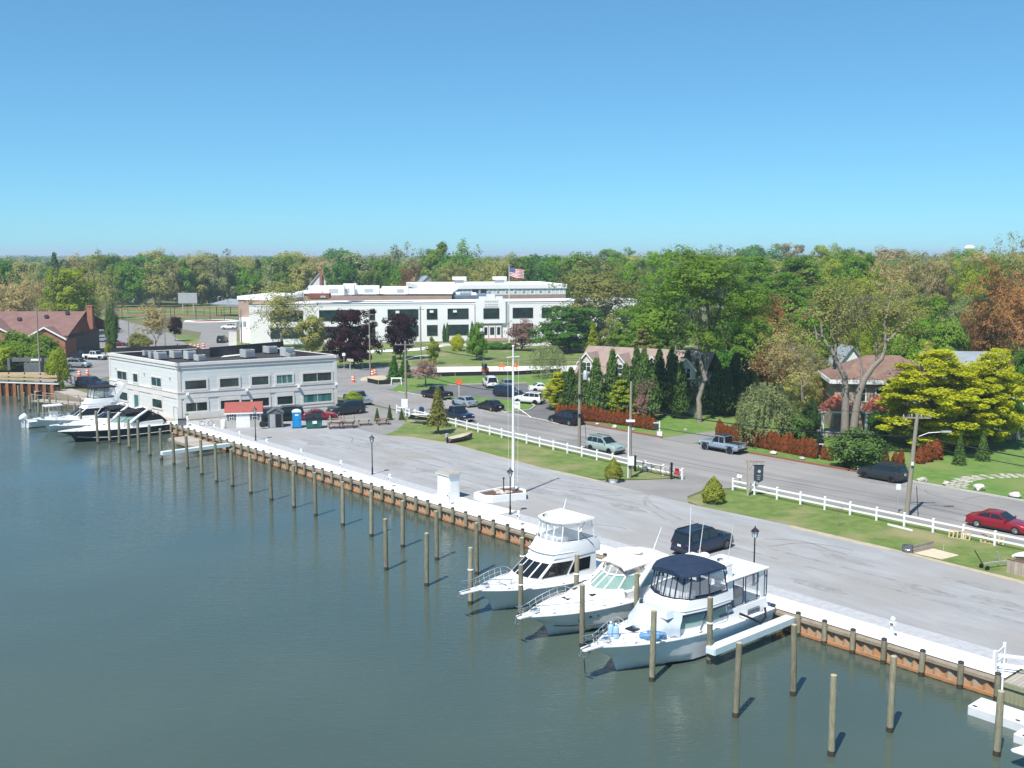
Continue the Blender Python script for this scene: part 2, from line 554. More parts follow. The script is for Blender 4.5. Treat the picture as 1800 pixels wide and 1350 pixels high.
# two thin, slightly wavy dark lines along the road
b = MB()
for s0, s1, o in ((-90, 60, 29.8), (-90, 60, 33.6)):
    k = 40
    for i in range(k):
        sa, sb = lerp(s0, s1, i / k), lerp(s0, s1, (i + 1) / k)
        oa = o + 0.08 * math.sin(i * 1.7) + max(0, sa) * 0.03
        ob = o + 0.08 * math.sin((i + 1) * 1.7) + max(0, sb) * 0.03
        b.add([W(sa, oa, 0.0115), W(sb, ob, 0.0115), W(sb, ob + 0.09, 0.0115), W(sa, oa + 0.09, 0.0115)], [(0, 1, 2, 3)])
tag(b.build('road_line', 'asphalt_dark'), kind='structure')
sheet('residential_lawn', so_poly([(-160, 41.05), (20, 41.05), (28, 46), (28, 130), (-160, 130)]), 0.02, 'grass_lush')
def kerb(name, pts, m, wd=0.2, h=0.13):
    b = MB()
    for p, q in zip(pts, pts[1:]):
        dr = (q - p)
        L = dr.length
        c = (p + q) / 2
        b.box(c.x, c.y, h / 2, L + 0.02, wd, h, math.atan2(dr.y, dr.x))
    return tag(b.build(name, m), kind='structure')
kerb('kerb', [W(s, 41.0) for s in (-150, -100, -60, -16)], 'concrete')
kerb('brick_kerb', [W(s, 41.0) for s in (-15.9, 0, 6.5)], 'brick_red', 0.3, 0.16)
kerb('brick_kerb', [W(s, 41.0) for s in (12.5, 20, 28)], 'brick_red', 0.3, 0.16)
kerb('kerb', [W(s, 41.0) for s in (44, 60, 66)], 'concrete')
kerb('kerb', [W(s, near_edge(s) - 0.2) for s in (60, 72, 90)], 'concrete')
sheet('house_drive', px_poly([(1160, 771), (1216, 781), (1268, 764), (1264, 757), (1200, 765)]), 0.03, 'asphalt_mid')
# stone garden path
b = MB()
pth = [A(1682, 858), A(1690, 846), A(1712, 840), A(1760, 837), A(1830, 836)]
prng = random.Random(3)
stones = thing('garden_path', 'curved path of flat grey stones on the lawn at right', 'path', (0, 0, 0))
mat('flagstone', (0.33, 0.31, 0.29), 0.9, (0.42, 0.38, 0.34), 2, orand=0.2)
tot = 0
for p, q in zip(pth, pth[1:]):
    dr = q - p
    nn = max(2, int(dr.length / 0.8))
    pr = Vector((-dr.y, dr.x, 0)).normalized()
    for i in range(nn):
        for k in (-1, 0, 1):
            c = p + dr * ((i + 0.5) / nn) + pr * (k * 0.55 + prng.uniform(-.08, .08))
            MB().box(0, 0, 0, prng.uniform(.5, .75), prng.uniform(.4, .5), 0.06, prng.uniform(0, 3), top=(.92, .92)).build('flagstone', 'flagstone', stones, loc=(c.x, c.y, 0.035))
# the cross street, the school drive and parking
sheet('main_street', px_poly([(150, 580), (330, 596), (420, 610), (520, 634), (600, 645), (690, 643), (780, 645), (1000, 644), (1300, 641), (1300, 652), (1000, 657), (780, 658), (720, 664), (690, 684), (590, 690), (500, 662), (350, 640), (150, 615)]), 0.011, 'asphalt_mid')
sheet('new_pavement', px_poly([(768, 645), (1000, 643), (1060, 641), (1060, 651), (1000, 653), (768, 656)]), 0.03, 'concrete_white')
sheet('school_parking', px_poly([(60, 612), (150, 563), (215, 563), (300, 586), (346, 602), (300, 640), (60, 690)]), 0.004, 'asphalt_mid')
sheet('school_drive', px_poly([(322, 566), (428, 568), (420, 580), (402, 584), (402, 616), (345, 606), (354, 585), (320, 579)]), 0.013, 'asphalt_mid')
sheet('pavement', px_poly([(402, 583), (416, 583), (416, 615), (402, 615)]), 0.016, 'concrete')
sheet('school_lawn', px_poly([(590, 646), (690, 643), (780, 644), (1000, 642), (1300, 640), (1300, 600), (1000, 601), (590, 604), (415, 600), (415, 615), (520, 632)]), 0.005, 'grass')
sheet('verge', px_poly([(300, 588), (352, 594), (346, 608), (330, 606)]), 0.02, 'grass')
sheet('footpath', px_poly([(590, 619), (650, 616), (720, 613), (775, 606), (790, 607), (735, 616), (650, 620), (590, 624)]), 0.012, 'concrete_white')
sheet('footpath', px_poly([(775, 604), (1000, 603), (1000, 608), (775, 608)]), 0.014, 'concrete')
sheet('condominium_lawn', px_poly([(640, 668), (720, 660), (780, 658.5), (1010, 657), (1040, 690), (980, 745), (960, 736), (900, 722), (700, 690)]), 0.008, 'grass_lush')
sheet('condominium_parking', px_poly([(712, 690), (790, 677), (926, 674), (930, 682), (980, 690), (984, 709), (984, 748), (898, 727), (800, 706)]), 0.016, 'asphalt_dark')
sheet('parking_island', px_poly([(790, 699), (840, 699), (875, 701), (930, 708), (940, 714), (932, 720), (892, 725), (845, 713)]), 0.024, 'grass_lush')
sheet('parking_island', px_poly([(942, 693), (984, 691), (984, 707), (962, 705)]), 0.024, 'grass_lush')
kerb('kerb', px_poly([(790, 677), (860, 675), (926, 673.6)]), 'concrete')
kerb('kerb', px_poly([(700, 689), (760, 699), (800, 706), (850, 716), (892, 725.6), (932, 720.5), (940.5, 714), (930, 707.6)]), 'concrete')
kerb('kerb', px_poly([(900, 727.5), (960, 740), (983, 747)]), 'concrete')
# sports ground: field, track and courts
sheet('playing_field', px_poly([(140, 562), (150, 545), (240, 532), (430, 530), (430, 556), (330, 556), (215, 562)]), 0.010, 'grass')
cc = A(335, 547)
def ring(r0x, r0y, r1x, r1y, n=40):
    return [[(cc.x + rx * math.cos(2 * math.pi * i / n), cc.y + ry * math.sin(2 * math.pi * i / n), 0.03) for i in range(n + 1)] for rx, ry in ((r0x, r0y), (r1x, r1y))]
b = MB()
b.loft(ring(48, 30, 42, 24))
tag(b.build('running_track', 'track_red'), kind='structure')
sheet('ball_court', px_poly([(326, 563), (395, 561), (420, 563), (420, 566), (350, 567), (322, 566)]), 0.03, 'concrete_white')
sheet('ball_court', px_poly([(333, 563.6), (392, 562), (405, 563), (380, 565), (345, 565.6)]), 0.045, 'track_red')

# ================================================================== quay
mat('sheet_steel', (0.42, 0.22, 0.10), 0.85, (0.36, 0.30, 0.23), 1.3, bump=0.3, bscale=8, stretch=(2, 2, 0.8), lo=0.4, hi=0.6)
mat('cap_wood', (0.24, 0.19, 0.14), 0.9, (0.30, 0.25, 0.19), 2.5, bump=0.3)
mat('wale_rust', (0.40, 0.20, 0.09), 0.9, (0.32, 0.15, 0.07), 2.0, bump=0.3)
mat('pile_wood', (0.17, 0.155, 0.11), 0.9, (0.27, 0.25, 0.17), 2.2, stretch=(4, 4, 0.8), bump=0.5, bscale=9, orand=0.22)
mat('pile_weed', (0.035, 0.03, 0.02), 0.7, (0.06, 0.045, 0.025), 4, bump=0.4)
mat('pile_top', (0.42, 0.37, 0.24), 0.9, (0.33, 0.29, 0.19), 5)
mat('pile_cap', (0.03, 0.03, 0.032), 0.6)
bulk = thing('bulkhead', 'long quay wall of rusty corrugated steel with a timber cap', 'quay wall', W(0, 0), ANG)
FP = [-45.9, -43.95, -41.8, -39.55, -37.6, -35.75] + [-33.95 + 1.8 * i for i in range(54)]
FP = [s for s in FP if s < 62]
for s0, s1 in zip(FP, FP[1:]):
    L = s1 - s0
    k = max(2, round(L / 0.62)) * 2
    cs = []
    for i in range(k + 1):
        x = s0 + L * i / k
        y = 0.10 if i % 2 == 0 else -0.04
        cs += [(x - 0.09 * L / k * 2, y), (x + 0.09 * L / k * 2, y)]
    cs[0] = (s0, cs[0][1]); cs[-1] = (s1, cs[-1][1])
    b = MB()
    b.loft([[(x, y, -2.2) for x, y in cs], [(x, y, -0.14) for x, y in cs]])
    b.build('sheet_panel', 'sheet_steel', bulk)
    MB().box((s0 + s1) / 2, 0.02, -0.04, L - 0.012, 0.44, 0.18).build('cap_plank', 'cap_wood', bulk)
    MB().box((s0 + s1) / 2, 0.15, -0.86, L - 0.01, 0.14, 0.16).build('wale', 'wale_rust', bulk)
def pile_mesh(r, h, capped):
    b = MB()
    n = 10
    b.lathe([(r * 1.06, -3.0), (r * 1.05, -0.3), (r * 1.07, 0.1), (r * 1.0, 0.26)], n, mi=1)
    b.lathe([(r * 1.0, 0.255), (r * 0.99, h * 0.5), (r * 0.93, h - 0.03), (r * 0.9, h)], n)
    return b.mesh('pile', ['pile_wood', 'pile_weed'], 50)
fm = pile_mesh(0.16, 1.42, True)
fcap = MB().lathe([(0.158, 0), (0.16, 0.06), (0.13, 0.09), (0.0, 0.095)], 10).mesh('pile_cap', 'pile_cap', 50)
for i, s in enumerate(FP):
    t = tag(link('fender_pile', fm, None, W(s, -0.33, WZ), i * 0.7), 'short round timber fender pile with dark cap along the quay wall', 'pile', 'fender piles along the quay wall')
    t.rotation_euler.x = prng.uniform(-.015, .015)
    link('pile_cap', fcap, t, (0, 0, 1.42))
PILES = [(1461, 1328, 1180), (1564, 1286, 1146), (1752, 1328, 1208), (1293, 1260, 1123), (1394, 1222, 1093), (1146, 1197, 1069), (1247, 1166, 1046), (1023, 1137, 1024), (915, 1083, 989),
 (827, 1062, 959), (750, 1030, 934), (679, 1002, 910), (838, 1010, 917), (768, 984.5, 896), (708, 962, 878), (653, 943, 861), (603, 924, 845), (555, 907, 829), (517, 893, 817), (477, 880, 806), (441, 868, 797),
 (409, 856, 788), (381, 848, 777), (355, 835, 772), (330, 824, 765), (306, 817, 760), (284, 809, 753), (264, 802, 746), (244, 795, 739), (227.5, 788, 736), (210, 782, 729), (193, 777.5, 723), (172.5, 780, 722),
 (919, 1028, 942), (1012, 1062, 972), (1118, 1098, 1004), (143, 757, 716), (133, 749, 708), (111, 744, 707), (89, 736, 699), (77, 742, 713), (68, 728, 702), (53, 722, 696), (43, 716, 690), (63, 711, 689), (34, 705, 678)]
PLAB = {0: 'tall mossy mooring pile nearest the bottom edge of the picture', 1: 'grey mooring pile standing out from the quay end at lower right', 2: 'greenish mooring pile beside the white floating dock',
 3: 'mooring pile in open water between the finger pier and the tall mossy pile', 4: 'brownish mooring pile off the tip side of the white finger pier', 5: 'thick mooring pile beside the bow of the boat with navy canopy',
 6: 'mooring pile at the tip of the white finger pier', 7: 'mooring pile between the bows of the two rightmost cruisers', 8: 'mooring pile between bows of the flybridge boat and hardtop cruiser',
 9: 'tan mooring pile just beside the pulpit of the flybridge boat', 12: 'greenish mooring pile behind the pulpit of the flybridge boat', 33: 'green mooring pile behind the foredeck rail of the flybridge boat',
 34: 'mooring pile against the side of the flybridge boat', 35: 'mooring pile beside the radar arch of the hardtop cruiser', 10: 'lone outer mooring pile nearest the flybridge boat in open water', 11: 'lone outer mooring pile farther left in open water'}
pcap = MB().lathe([(0.148, 0), (0.15, 0.025), (0.12, 0.04), (0.0, 0.045)], 10).mesh('pile_top', 'pile_top', 50)
for i, (x, yb, yt) in enumerate(PILES):
    p = A(x, yb, WZ)
    h = (yb - yt) / (yb - HOR) * 23.0
    me = pile_mesh(0.165, h, False)
    if i in PLAB:
        lab, g = PLAB[i], None
    elif 13 <= i <= 23:
        lab, g = 'mooring pile in the row standing off the gravel lot quay', 'row of mooring piles off the gravel lot quay'
    elif 24 <= i <= 32:
        lab, g = 'mooring pile in the row beside the navy hulled cruiser', 'mooring piles beside the navy cruiser'
    else:
        lab, g = 'distant mooring pile among the white boats by the pale building', 'mooring piles among the far left boats'
    o = tag(link('mooring_pile', me, None, p, i * 1.3), lab, 'pile', g)
    o.rotation_euler = (prng.uniform(-.018, .018), prng.uniform(-.022, .012), i)
    link('pile_top', pcap, o, (0, 0, h))
    if i in (8, 33, 34, 6, 9):
        zz = h * 0.62
        MB().lathe([(0.165, zz - 0.05), (0.195, zz - 0.03), (0.195, zz + 0.03), (0.165, zz + 0.05)], 10).build('rope_wrap', 'white_paint', o)
# finger piers
mat('pier_paint', (0.62, 0.72, 0.74), 0.5, (0.55, 0.66, 0.69), 2)
def finger(s, o0, o1, label, wd=0.75):
    t = thing('finger_pier', label, 'pier', W(s, o1), ANG)
    L = o0 - o1
    n = max(4, int(abs(L) / 0.6))
    MB().box(0, abs(L) / 2, -0.12, 0.06, abs(L), 0.34).build('side_beam', 'pier_paint', t, loc=(-wd / 2, 0, 0))
    MB().box(0, abs(L) / 2, -0.12, 0.06, abs(L), 0.34).build('side_beam', 'pier_paint', t, loc=(wd / 2, 0, 0))
    MB().box(0, 0, -0.12, wd, 0.06, 0.34).build('end_beam', 'pier_paint', t, loc=(0, abs(L) + 0.03, 0))
    pm = MB().box(0, 0, 0.07, wd + 0.06, abs(L) / n - 0.012, 0.04).mesh('plank', 'pier_paint')
    for i in range(n):
        link('plank', pm, t, (0, abs(L) * (i + 0.5) / n, 0))
    return t
finger(-33.35, -8.0, -0.25, 'pale blue white finger pier beside the boat with navy canopy', .6)
finger(43.1, -8.3, -0.25, 'pale finger pier off the quay near the red roofed hut', 0.6)
t = thing('wooden_dock', 'small weathered grey wooden landing low on the water by the quay', 'dock', W(49.5, -0.4), ANG)
mat('deck_grey', (0.33, 0.295, 0.26), 0.9, (0.40, 0.365, 0.32), 2, bump=0.3, orand=0.15, stretch=(5, .7, 1))
pm = MB().box(0, 0, 0, 0.56, 2.6, 0.06).mesh('plank', 'deck_grey')
for i in range(14):
    link('plank', pm, t, (-4 + i * 0.6, 1.45, -0.45))
MB().box(0, 2.8, -0.62, 8.4, 0.1, 0.25).build('side_beam', 'cap_wood', t)
MB().box(0, 0.2, -0.62, 8.4, 0.1, 0.25).build('side_beam', 'cap_wood', t)
# quayside deck of planks by the pale building
t = thing('quay_deck', 'brown plank deck along the waterside wall of the pale building', 'deck', W(63, 0), ANG)
pm = MB().box(0, 0, 0, 0.5, 3.2, 0.06).mesh('plank', 'deck_grey')
for i in range(84):
    link('plank', pm, t, (0.27 + i * 0.52, -0.75, 0.02))
MB().box(22, 0.9, -0.55, 44, 0.12, 1.3).build('fascia', 'cap_wood', t)
# wooden deck at lower right with white rail gate
t = thing('timber_deck', 'weathered timber deck with greenish sheathing at the lower right', 'deck', W(-46, 0), ANG)
pm = MB().box(0, 0, 0, 0.19, 5.0, 0.05).mesh('plank', 'deck_grey')
for i in range(44):
    link('plank', pm, t, (-0.25 - i * 0.205, -2.3, 0.05))
mat('wood_green', (0.27, 0.27, 0.17), 0.9, (0.20, 0.21, 0.13), 2, stretch=(5, 5, .6), bump=0.4)
MB().box(-4.5, 0.24, -0.08, 9.2, 0.06, 0.24).build('fascia_beam', 'wood_green', t)
pm = MB().box(0, 0.12, -1.2, 0.21, 0.08, 2.2).mesh('sheathing_board', 'wood_green')
for i in range(42):
    link('sheathing_board', pm, t, (-0.2 - i * 0.215, prng.uniform(-.012, .012), 0))
for x in (-2.6, -5.2):
    MB().lathe([(0.14, -1.2), (0.14, 0.85), (0.0, 0.9)], 10).build('post', 'pile_wood', t, 50, (x, 0.05, 0))
mat('vinyl', (0.80, 0.80, 0.80), 0.4, (0.75, 0.75, 0.74), 2)
t = thing('rail_gate', 'white two rail gate beside the timber deck at lower right', 'gate', W(-45.2, 1.0), ANG)
for a, b_ in (((0.1, -1.2), (-0.1, 0.3)), ((-0.2, 0.3), (-3.4, -1.7)), ((-3.4, -1.7), (-6.4, -2.2))):
    dx, dy = b_[0] - a[0], b_[1] - a[1]
    L = math.hypot(dx, dy)
    for z in (0.5, 1.02):
        MB().box((a[0] + b_[0]) / 2, (a[1] + b_[1]) / 2, z, L, 0.05, 0.15, math.atan2(dy, dx)).build('rail', 'vinyl', t)
    MB().box(b_[0], b_[1], 0.62, 0.14, 0.14, 1.25).build('post', 'vinyl', t)
MB().box(0.1, -1.2, 0.62, 0.14, 0.14, 1.25).build('post', 'vinyl', t)
MB().box(-0.1, 0.46, 0.62, 0.14, 0.14, 1.25).build('post', 'vinyl', t)
MB().box(-0.1, 0.40, 0.8, 0.05, 0.24, 0.06).build('hinge', 'black_metal', t)
# floats
mat('float_grey', (0.62, 0.64, 0.67), 0.5, (0.55, 0.57, 0.60), 1.5, bump=0.1)
fl = A(1704, 1240, -0.6)
s_, o_ = SO(fl)
t = thing('floating_dock', 'pale grey floating dock with a white post at lower right', 'floating dock', W(s_, o_, WZ), ANG)
bevel(MB().box(-2.6, -0.55, 0.16, 5.2, 1.5, 0.62).build('float_body', 'float_grey', t), 0.05)
MB().lathe([(0.055, 0.4), (0.055, 2.55), (0.075, 2.56), (0.075, 2.64), (0, 2.66)], 8).build('post', 'vinyl', t, 50, (-1.15, -0.95, 0))
for x in (-0.3, -2.4):
    MB().box(x, 0.05, 0.48, 0.2, 0.1, 0.04).build('cleat', 'black_metal', t)
fl = A(1781, 1290, -0.6)
s_, o_ = SO(fl)
t = thing('floating_dock', 'second pale float beside the white bow in the bottom right corner', 'floating dock', W(s_, o_, WZ), ANG)
bevel(MB().box(-2.0, -0.45, 0.14, 4.0, 0.9, 0.58).build('float_body', 'float_grey', t), 0.05)
MB().box(-0.5, -0.1, 0.45, 0.2, 0.1, 0.04).build('cleat', 'black_metal', t)

# ================================================================== quay furniture
ped = thing('power_pedestal', 'x', 'pedestal', W(0, 1.15, 0.06), ANG)
MB().box(0, 0, 0.06, 0.30, 0.30, 0.12).box(0, 0, 0.45, 0.16, 0.16, 0.7).build('column', 'vinyl', ped)
bevel(MB().box(0, 0, 0.86, 0.36, 0.24, 0.22, top=(.9, .9)).build('outlet_box', 'vinyl', ped), 0.02)
MB().lathe([(0.09, 0.97), (0.14, 1.05), (0.15, 1.15), (0.09, 1.24), (0, 1.27)], 10).build('lamp_head', 'vinyl', ped, 50)
MB().box(0.0, 0.13, 0.84, 0.2, 0.02, 0.12).build('socket_cover', 'steel', ped)
PED = [((337, 749), 'beside the pale building'), ((378, 764), 'level with the red roofed hut'), ((425, 777), 'just left of the farthest lamp post'), ((476, 791), 'between the farthest lamp and the second lamp'), ((537, 809), 'left of the second lamp post'), ((607, 830), 'nearest the second lamp post'),
 ((691, 856), 'between the second lamp and the white kiosk'), ((794, 887), 'in front of the white kiosk'), ((916, 924), 'just right of the third lamp post'), ((1557, 1128), 'on the walk at lower right')]
for i, ((x, y), w_) in enumerate(PED):
    o = ped if i == 0 else copy_tree(ped)
    s_, _ = SO(A(x, y))
    o.location = W(s_, 1.15, 0.06)
    tag(o, 'white power pedestal on the quay walk ' + w_, 'pedestal', 'power pedestals on the quay')
mat('lamp_glass', (0.55, 0.62, 0.68), 0.15, spec=0.6)
lamp = thing('lamp_post', 'x', 'street lamp', W(0, 3), 0)
MB().lathe([(0.14, 0), (0.14, 0.06), (0.085, 0.12), (0.08, 0.7), (0.055, 0.8), (0.045, 3.2), (0.07, 3.24), (0.05, 3.3)], 10).build('pole', 'black_metal', lamp, 40)
lh = MB().lathe([(0.13, 3.3), (0.22, 3.72)], 6).build('lantern', 'lamp_glass', lamp)
MB().lathe([(0.30, 3.72), (0.26, 3.78), (0.10, 3.93), (0.05, 3.97), (0.035, 4.08), (0, 4.1)], 6).build('lantern_roof', 'black_metal', lh)
b = MB()
for k in range(6):
    a = 2 * math.pi * k / 6
    b.tube([(0.14 * math.cos(a), 0.14 * math.sin(a), 3.3), (0.225 * math.cos(a), 0.225 * math.sin(a), 3.72)], 0.015, 5)
b.build('lantern_frame', 'black_metal', lh)
for i, (s, w_) in enumerate(((-3.3, 'beside the flower bed and tall mast'), (17.9, 'at the middle of the gravel lot'), (43.0, 'farthest away, in front of the red roofed hut'), (-28.2, 'behind the boat with navy canopy'))):
    o = lamp if i == 0 else copy_tree(lamp)
    o.location = W(s, 3.1)
    tag(o, 'black lantern lamp post ' + w_, 'street lamp', 'lantern posts along the quay')
# fence of white rails
def fence(s0, s1, label):
    t = thing('rail_fence', label, 'fence', W(0, 24.8), ANG)
    n = round(abs(s1 - s0) / 2.44)
    pm = MB().box(0, 0, 0.56, 0.15, 0.15, 1.12).box(0, 0, 1.15, 0.19, 0.19, 0.05, top=(.6, .6)).mesh('post', 'vinyl')
    off = lambda s: -max(0, s) * 0.062
    for i in range(n + 1):
        s = lerp(s0, s1, i / n)
        link('post', pm, t, (s, off(s), 0))
        if i < n:
            sb = lerp(s0, s1, (i + 1) / n)
            dx, dy = sb - s, off(sb) - off(s)
            for z in (0.45, 0.92):
                MB().box(0, 0, 0, math.hypot(dx, dy) - 0.15, 0.045, 0.15).build('rail', 'vinyl', t, loc=((s + sb) / 2, (off(s) + off(sb)) / 2, z + 0.012 * math.sin(i * 2.1)), rz=math.atan2(dy, dx))
fence(-4.1, 49.5, 'white two rail fence from the entrance to the mailbox and utility pole')
fence(-10.2, -49.2, 'white two rail fence right of the entrance running past the red car')
# ================================================================== buildings
class Fac:
    """wall plane from p to q; u runs along, v outwards, coordinates relative to base"""
    def __init__(self, p, q, base, inside):
        self.p, self.base = Vector((p.x, p.y, 0)), Vector((base[0], base[1], 0))
        d = Vector((q.x - p.x, q.y - p.y, 0))
        self.L = d.length
        self.d = d.normalized()
        n = Vector((self.d.y, -self.d.x, 0))
        if (Vector((inside.x, inside.y, 0)) - self.p).dot(n) > 0:
            n = -n
        self.n = n
    def P(self, u, v, z):
        w = self.p + self.d * u + self.n * v - self.base
        return (w.x, w.y, z)
    def box(self, b, u0, u1, v0, v1, z0, z1, mi=0):
        P = self.P
        return b.hexa([P(u0, v0, z0), P(u1, v0, z0), P(u1, v1, z0), P(u0, v1, z0), P(u0, v0, z1), P(u1, v0, z1), P(u1, v1, z1), P(u0, v1, z1)], mi)
    def part(self, name, m, parent, *r):
        b = MB()
        self.box(b, *r)
        return b.build(name, m, parent)
def window(fc, root, u0, u1, z0, z1, fm='trim', gm='pane_dark', fw=0.12, mull=0, rail=False, depth=0.05, v=0.0):
    """frame, pane, mullions: the pane sits behind a proud frame"""
    b = MB()
    fc.box(b, u0 - fw, u1 + fw, v - 0.02, v + depth, z1, z1 + fw)
    fc.box(b, u0 - fw, u1 + fw, v - 0.02, v + depth + 0.03, z0 - fw, z0)
    fc.box(b, u0 - fw, u0, v - 0.02, v + depth, z0, z1)
    fc.box(b, u1, u1 + fw, v - 0.02, v + depth, z0, z1)
    w = b.build('window', fm, root)
    fc.part('pane', gm, w, u0, u1, v - 0.02, v + 0.012, z0, z1)
    if mull or rail:
        b = MB()
        for i in range(mull):
            u = lerp(u0, u1, (i + 1) / (mull + 1))
            fc.box(b, u - 0.035, u + 0.035, v + 0.0, v + 0.03, z0, z1)
        if rail:
            fc.box(b, u0, u1, v + 0.0, v + 0.028, lerp(z0, z1, .6) - 0.03, lerp(z0, z1, .6) + 0.03)
        b.build('mullion', fm if fm != 'trim' else 'trim', w)
    return w
mat('pane_dark', (0.010, 0.018, 0.018), 0.06, (0.03, 0.06, 0.056), 0.5, spec=0.6)
mat('pane_teal', (0.02, 0.07, 0.07), 0.08, (0.10, 0.26, 0.25), 0.7, spec=0.6, stretch=(1, 1, 0.2))
mat('trim', (0.66, 0.63, 0.60), 0.6, (0.60, 0.575, 0.55), 1.0)
mat('panel_wall', (0.62, 0.635, 0.62), 0.6, (0.58, 0.60, 0.59), 0.5)
mat('panel_joint', (0.45, 0.50, 0.52), 0.7)
mat('roof_black', (0.028, 0.027, 0.032), 0.9, (0.045, 0.043, 0.047), 0.5)
mat('unit_grey', (0.36, 0.38, 0.39), 0.6, (0.42, 0.44, 0.45), 2, orand=0.15)
# ---------------------------------------------------------------- pale marina building
c0, c1, c3 = W(63.6, 2.47), W(59.6, 24.4), W(84.4, 0.95)
c2 = c1 + (c3 - c0)
BH = 7.6
bb = thing('marina_building', 'two storey pale blue grey flat roofed building at the quay end', 'building', c0)
ctr = (c0 + c2) / 2
loc2 = lambda p: (p.x - c0.x, p.y - c0.y)
cs4 = [c0, c1, c2, c3]
MB().prism([loc2(p) for p in cs4], 0, BH - 0.75).build('wall', 'panel_wall', bb)
ff, fs = Fac(c0, c1, c0, ctr), Fac(c0, c3, c0, ctr)
fbk, frt = Fac(c3, c2, c0, ctr), Fac(c1, c2, c0, ctr)
def shrink(k):
    return [loc2(ctr + (p - ctr) * k) for p in cs4]
MB().prism(shrink(0.985), BH - 0.745, BH - 0.70).build('roof', 'roof_black', bb)
b = MB()
for fc in (ff, fs, fbk, frt):
    fc.box(b, 0.002, fc.L - 0.002, -0.28, 0.0, BH - 0.75, BH)
b.build('parapet', 'roof_black', bb)
for fc in (ff, fs, fbk, frt):
    b = MB()
    fc.box(b, -0.2, fc.L + 0.2, 0.003, 0.10, BH - 0.75, BH - 0.38)
    fc.box(b, -0.3, fc.L + 0.3, -0.26, 0.20, BH - 0.34, BH + 0.05)
    b.build('cornice', 'trim', bb)
mat('shadow_joint', (0.30, 0.29, 0.29), 0.8)
for fc in (ff, fs):
    b = MB()
    fc.box(b, -0.08, fc.L + 0.08, 0.003, 0.09, 2.85, 3.60)
    fc.box(b, -0.12, fc.L + 0.12, 0.003, 0.16, 3.60, 3.74)
    b.build('string_course', 'trim', bb)
    fc.part('corner_trim', 'trim', bb, -0.05, 0.38, 0.004, 0.075, 0.0, BH - 0.8)
    fc.part('corner_trim', 'trim', bb, fc.L - 0.38, fc.L + 0.05, 0.004, 0.075, 0.0, BH - 0.8)
    for z in (4.35, 4.95, 5.55, 6.15, 0.95, 1.6, 2.25):
        fc.part('wall_joint', 'panel_joint', bb, 0.4, fc.L - 0.4, 0.001, 0.006, z, z + 0.025)
def ufrac(a, w):
    return w * a / (w * a + 1 - a)
for k, (xa, xb) in enumerate(((150, 345), (475, 660), (793, 967), (1057, 1228), (1350, 1685))):
    u0, u1 = (ufrac((x - 85) / 1665, 1.089) * ff.L for x in (xa, xb))
    window(ff, bb, u0, u1, 4.05, 5.2, gm='pane_teal' if k in (3,) else 'pane_dark', fw=0.26, mull=(0, 0, 0, 2, 1)[k], depth=0.09)
    window(ff, bb, u0, u1, 1.05, 2.2, gm='pane_teal' if k in (4,) else 'pane_dark', fw=0.26, mull=(1, 0, 0, 0, 1)[k], depth=0.09)
    ff.part('blind_panel', 'trim', bb, u0 - .2, u1 + .2, 0.004, 0.07, 2.47, 2.84)
    ff.part('apron', 'trim', bb, u0 - .26, u1 + .26, 0.004, 0.06, 0.35, 0.76)
for k, (xb, xa) in enumerate(((880, 752), (555, 487), (385, 234))):
    u0, u1 = (ufrac((1085 - x) / 985, 1.1) * fs.L for x in (xb, xa))
    window(fs, bb, u0, u1, 4.05, 5.2, fw=0.2, mull=1 if k != 1 else 0, depth=0.08)
    window(fs, bb, u0, u1, 1.05 if k != 1 else 0.3, 2.2, fw=0.2, depth=0.08, gm='pane_teal' if k == 1 else 'pane_dark')
    fs.part('blind_panel', 'trim', bb, u0 - .2, u1 + .2, 0.004, 0.06, 2.42, 2.84)
for u in (1.0, 9.0, 16.4, 22.0):
    b = MB()
    ff.box(b, u, u + 0.32, 0.10, 0.5, 3.28, 3.58)
    bevel(b.build('floodlight', 'white_paint', bb), 0.04)
for u in (2.0, 9.5, 18.5):
    b = MB()
    fs.box(b, u, u + 0.14, 0.02, 0.16, 5.3, 5.6)
    b.build('wall_light', 'galvanised', bb)
ff.part('plinth', 'trim', bb, 1.3, 7.6, 0.005, 0.16, 0.0, 0.9)
ff.part('door_opening', 'pane_dark', bb, 8.3, 10.1, 0.0, 0.05, 0.0, 2.1)
def roofpt(x, y, z=BH - 0.70):
    p = A(x, y, z)
    return p
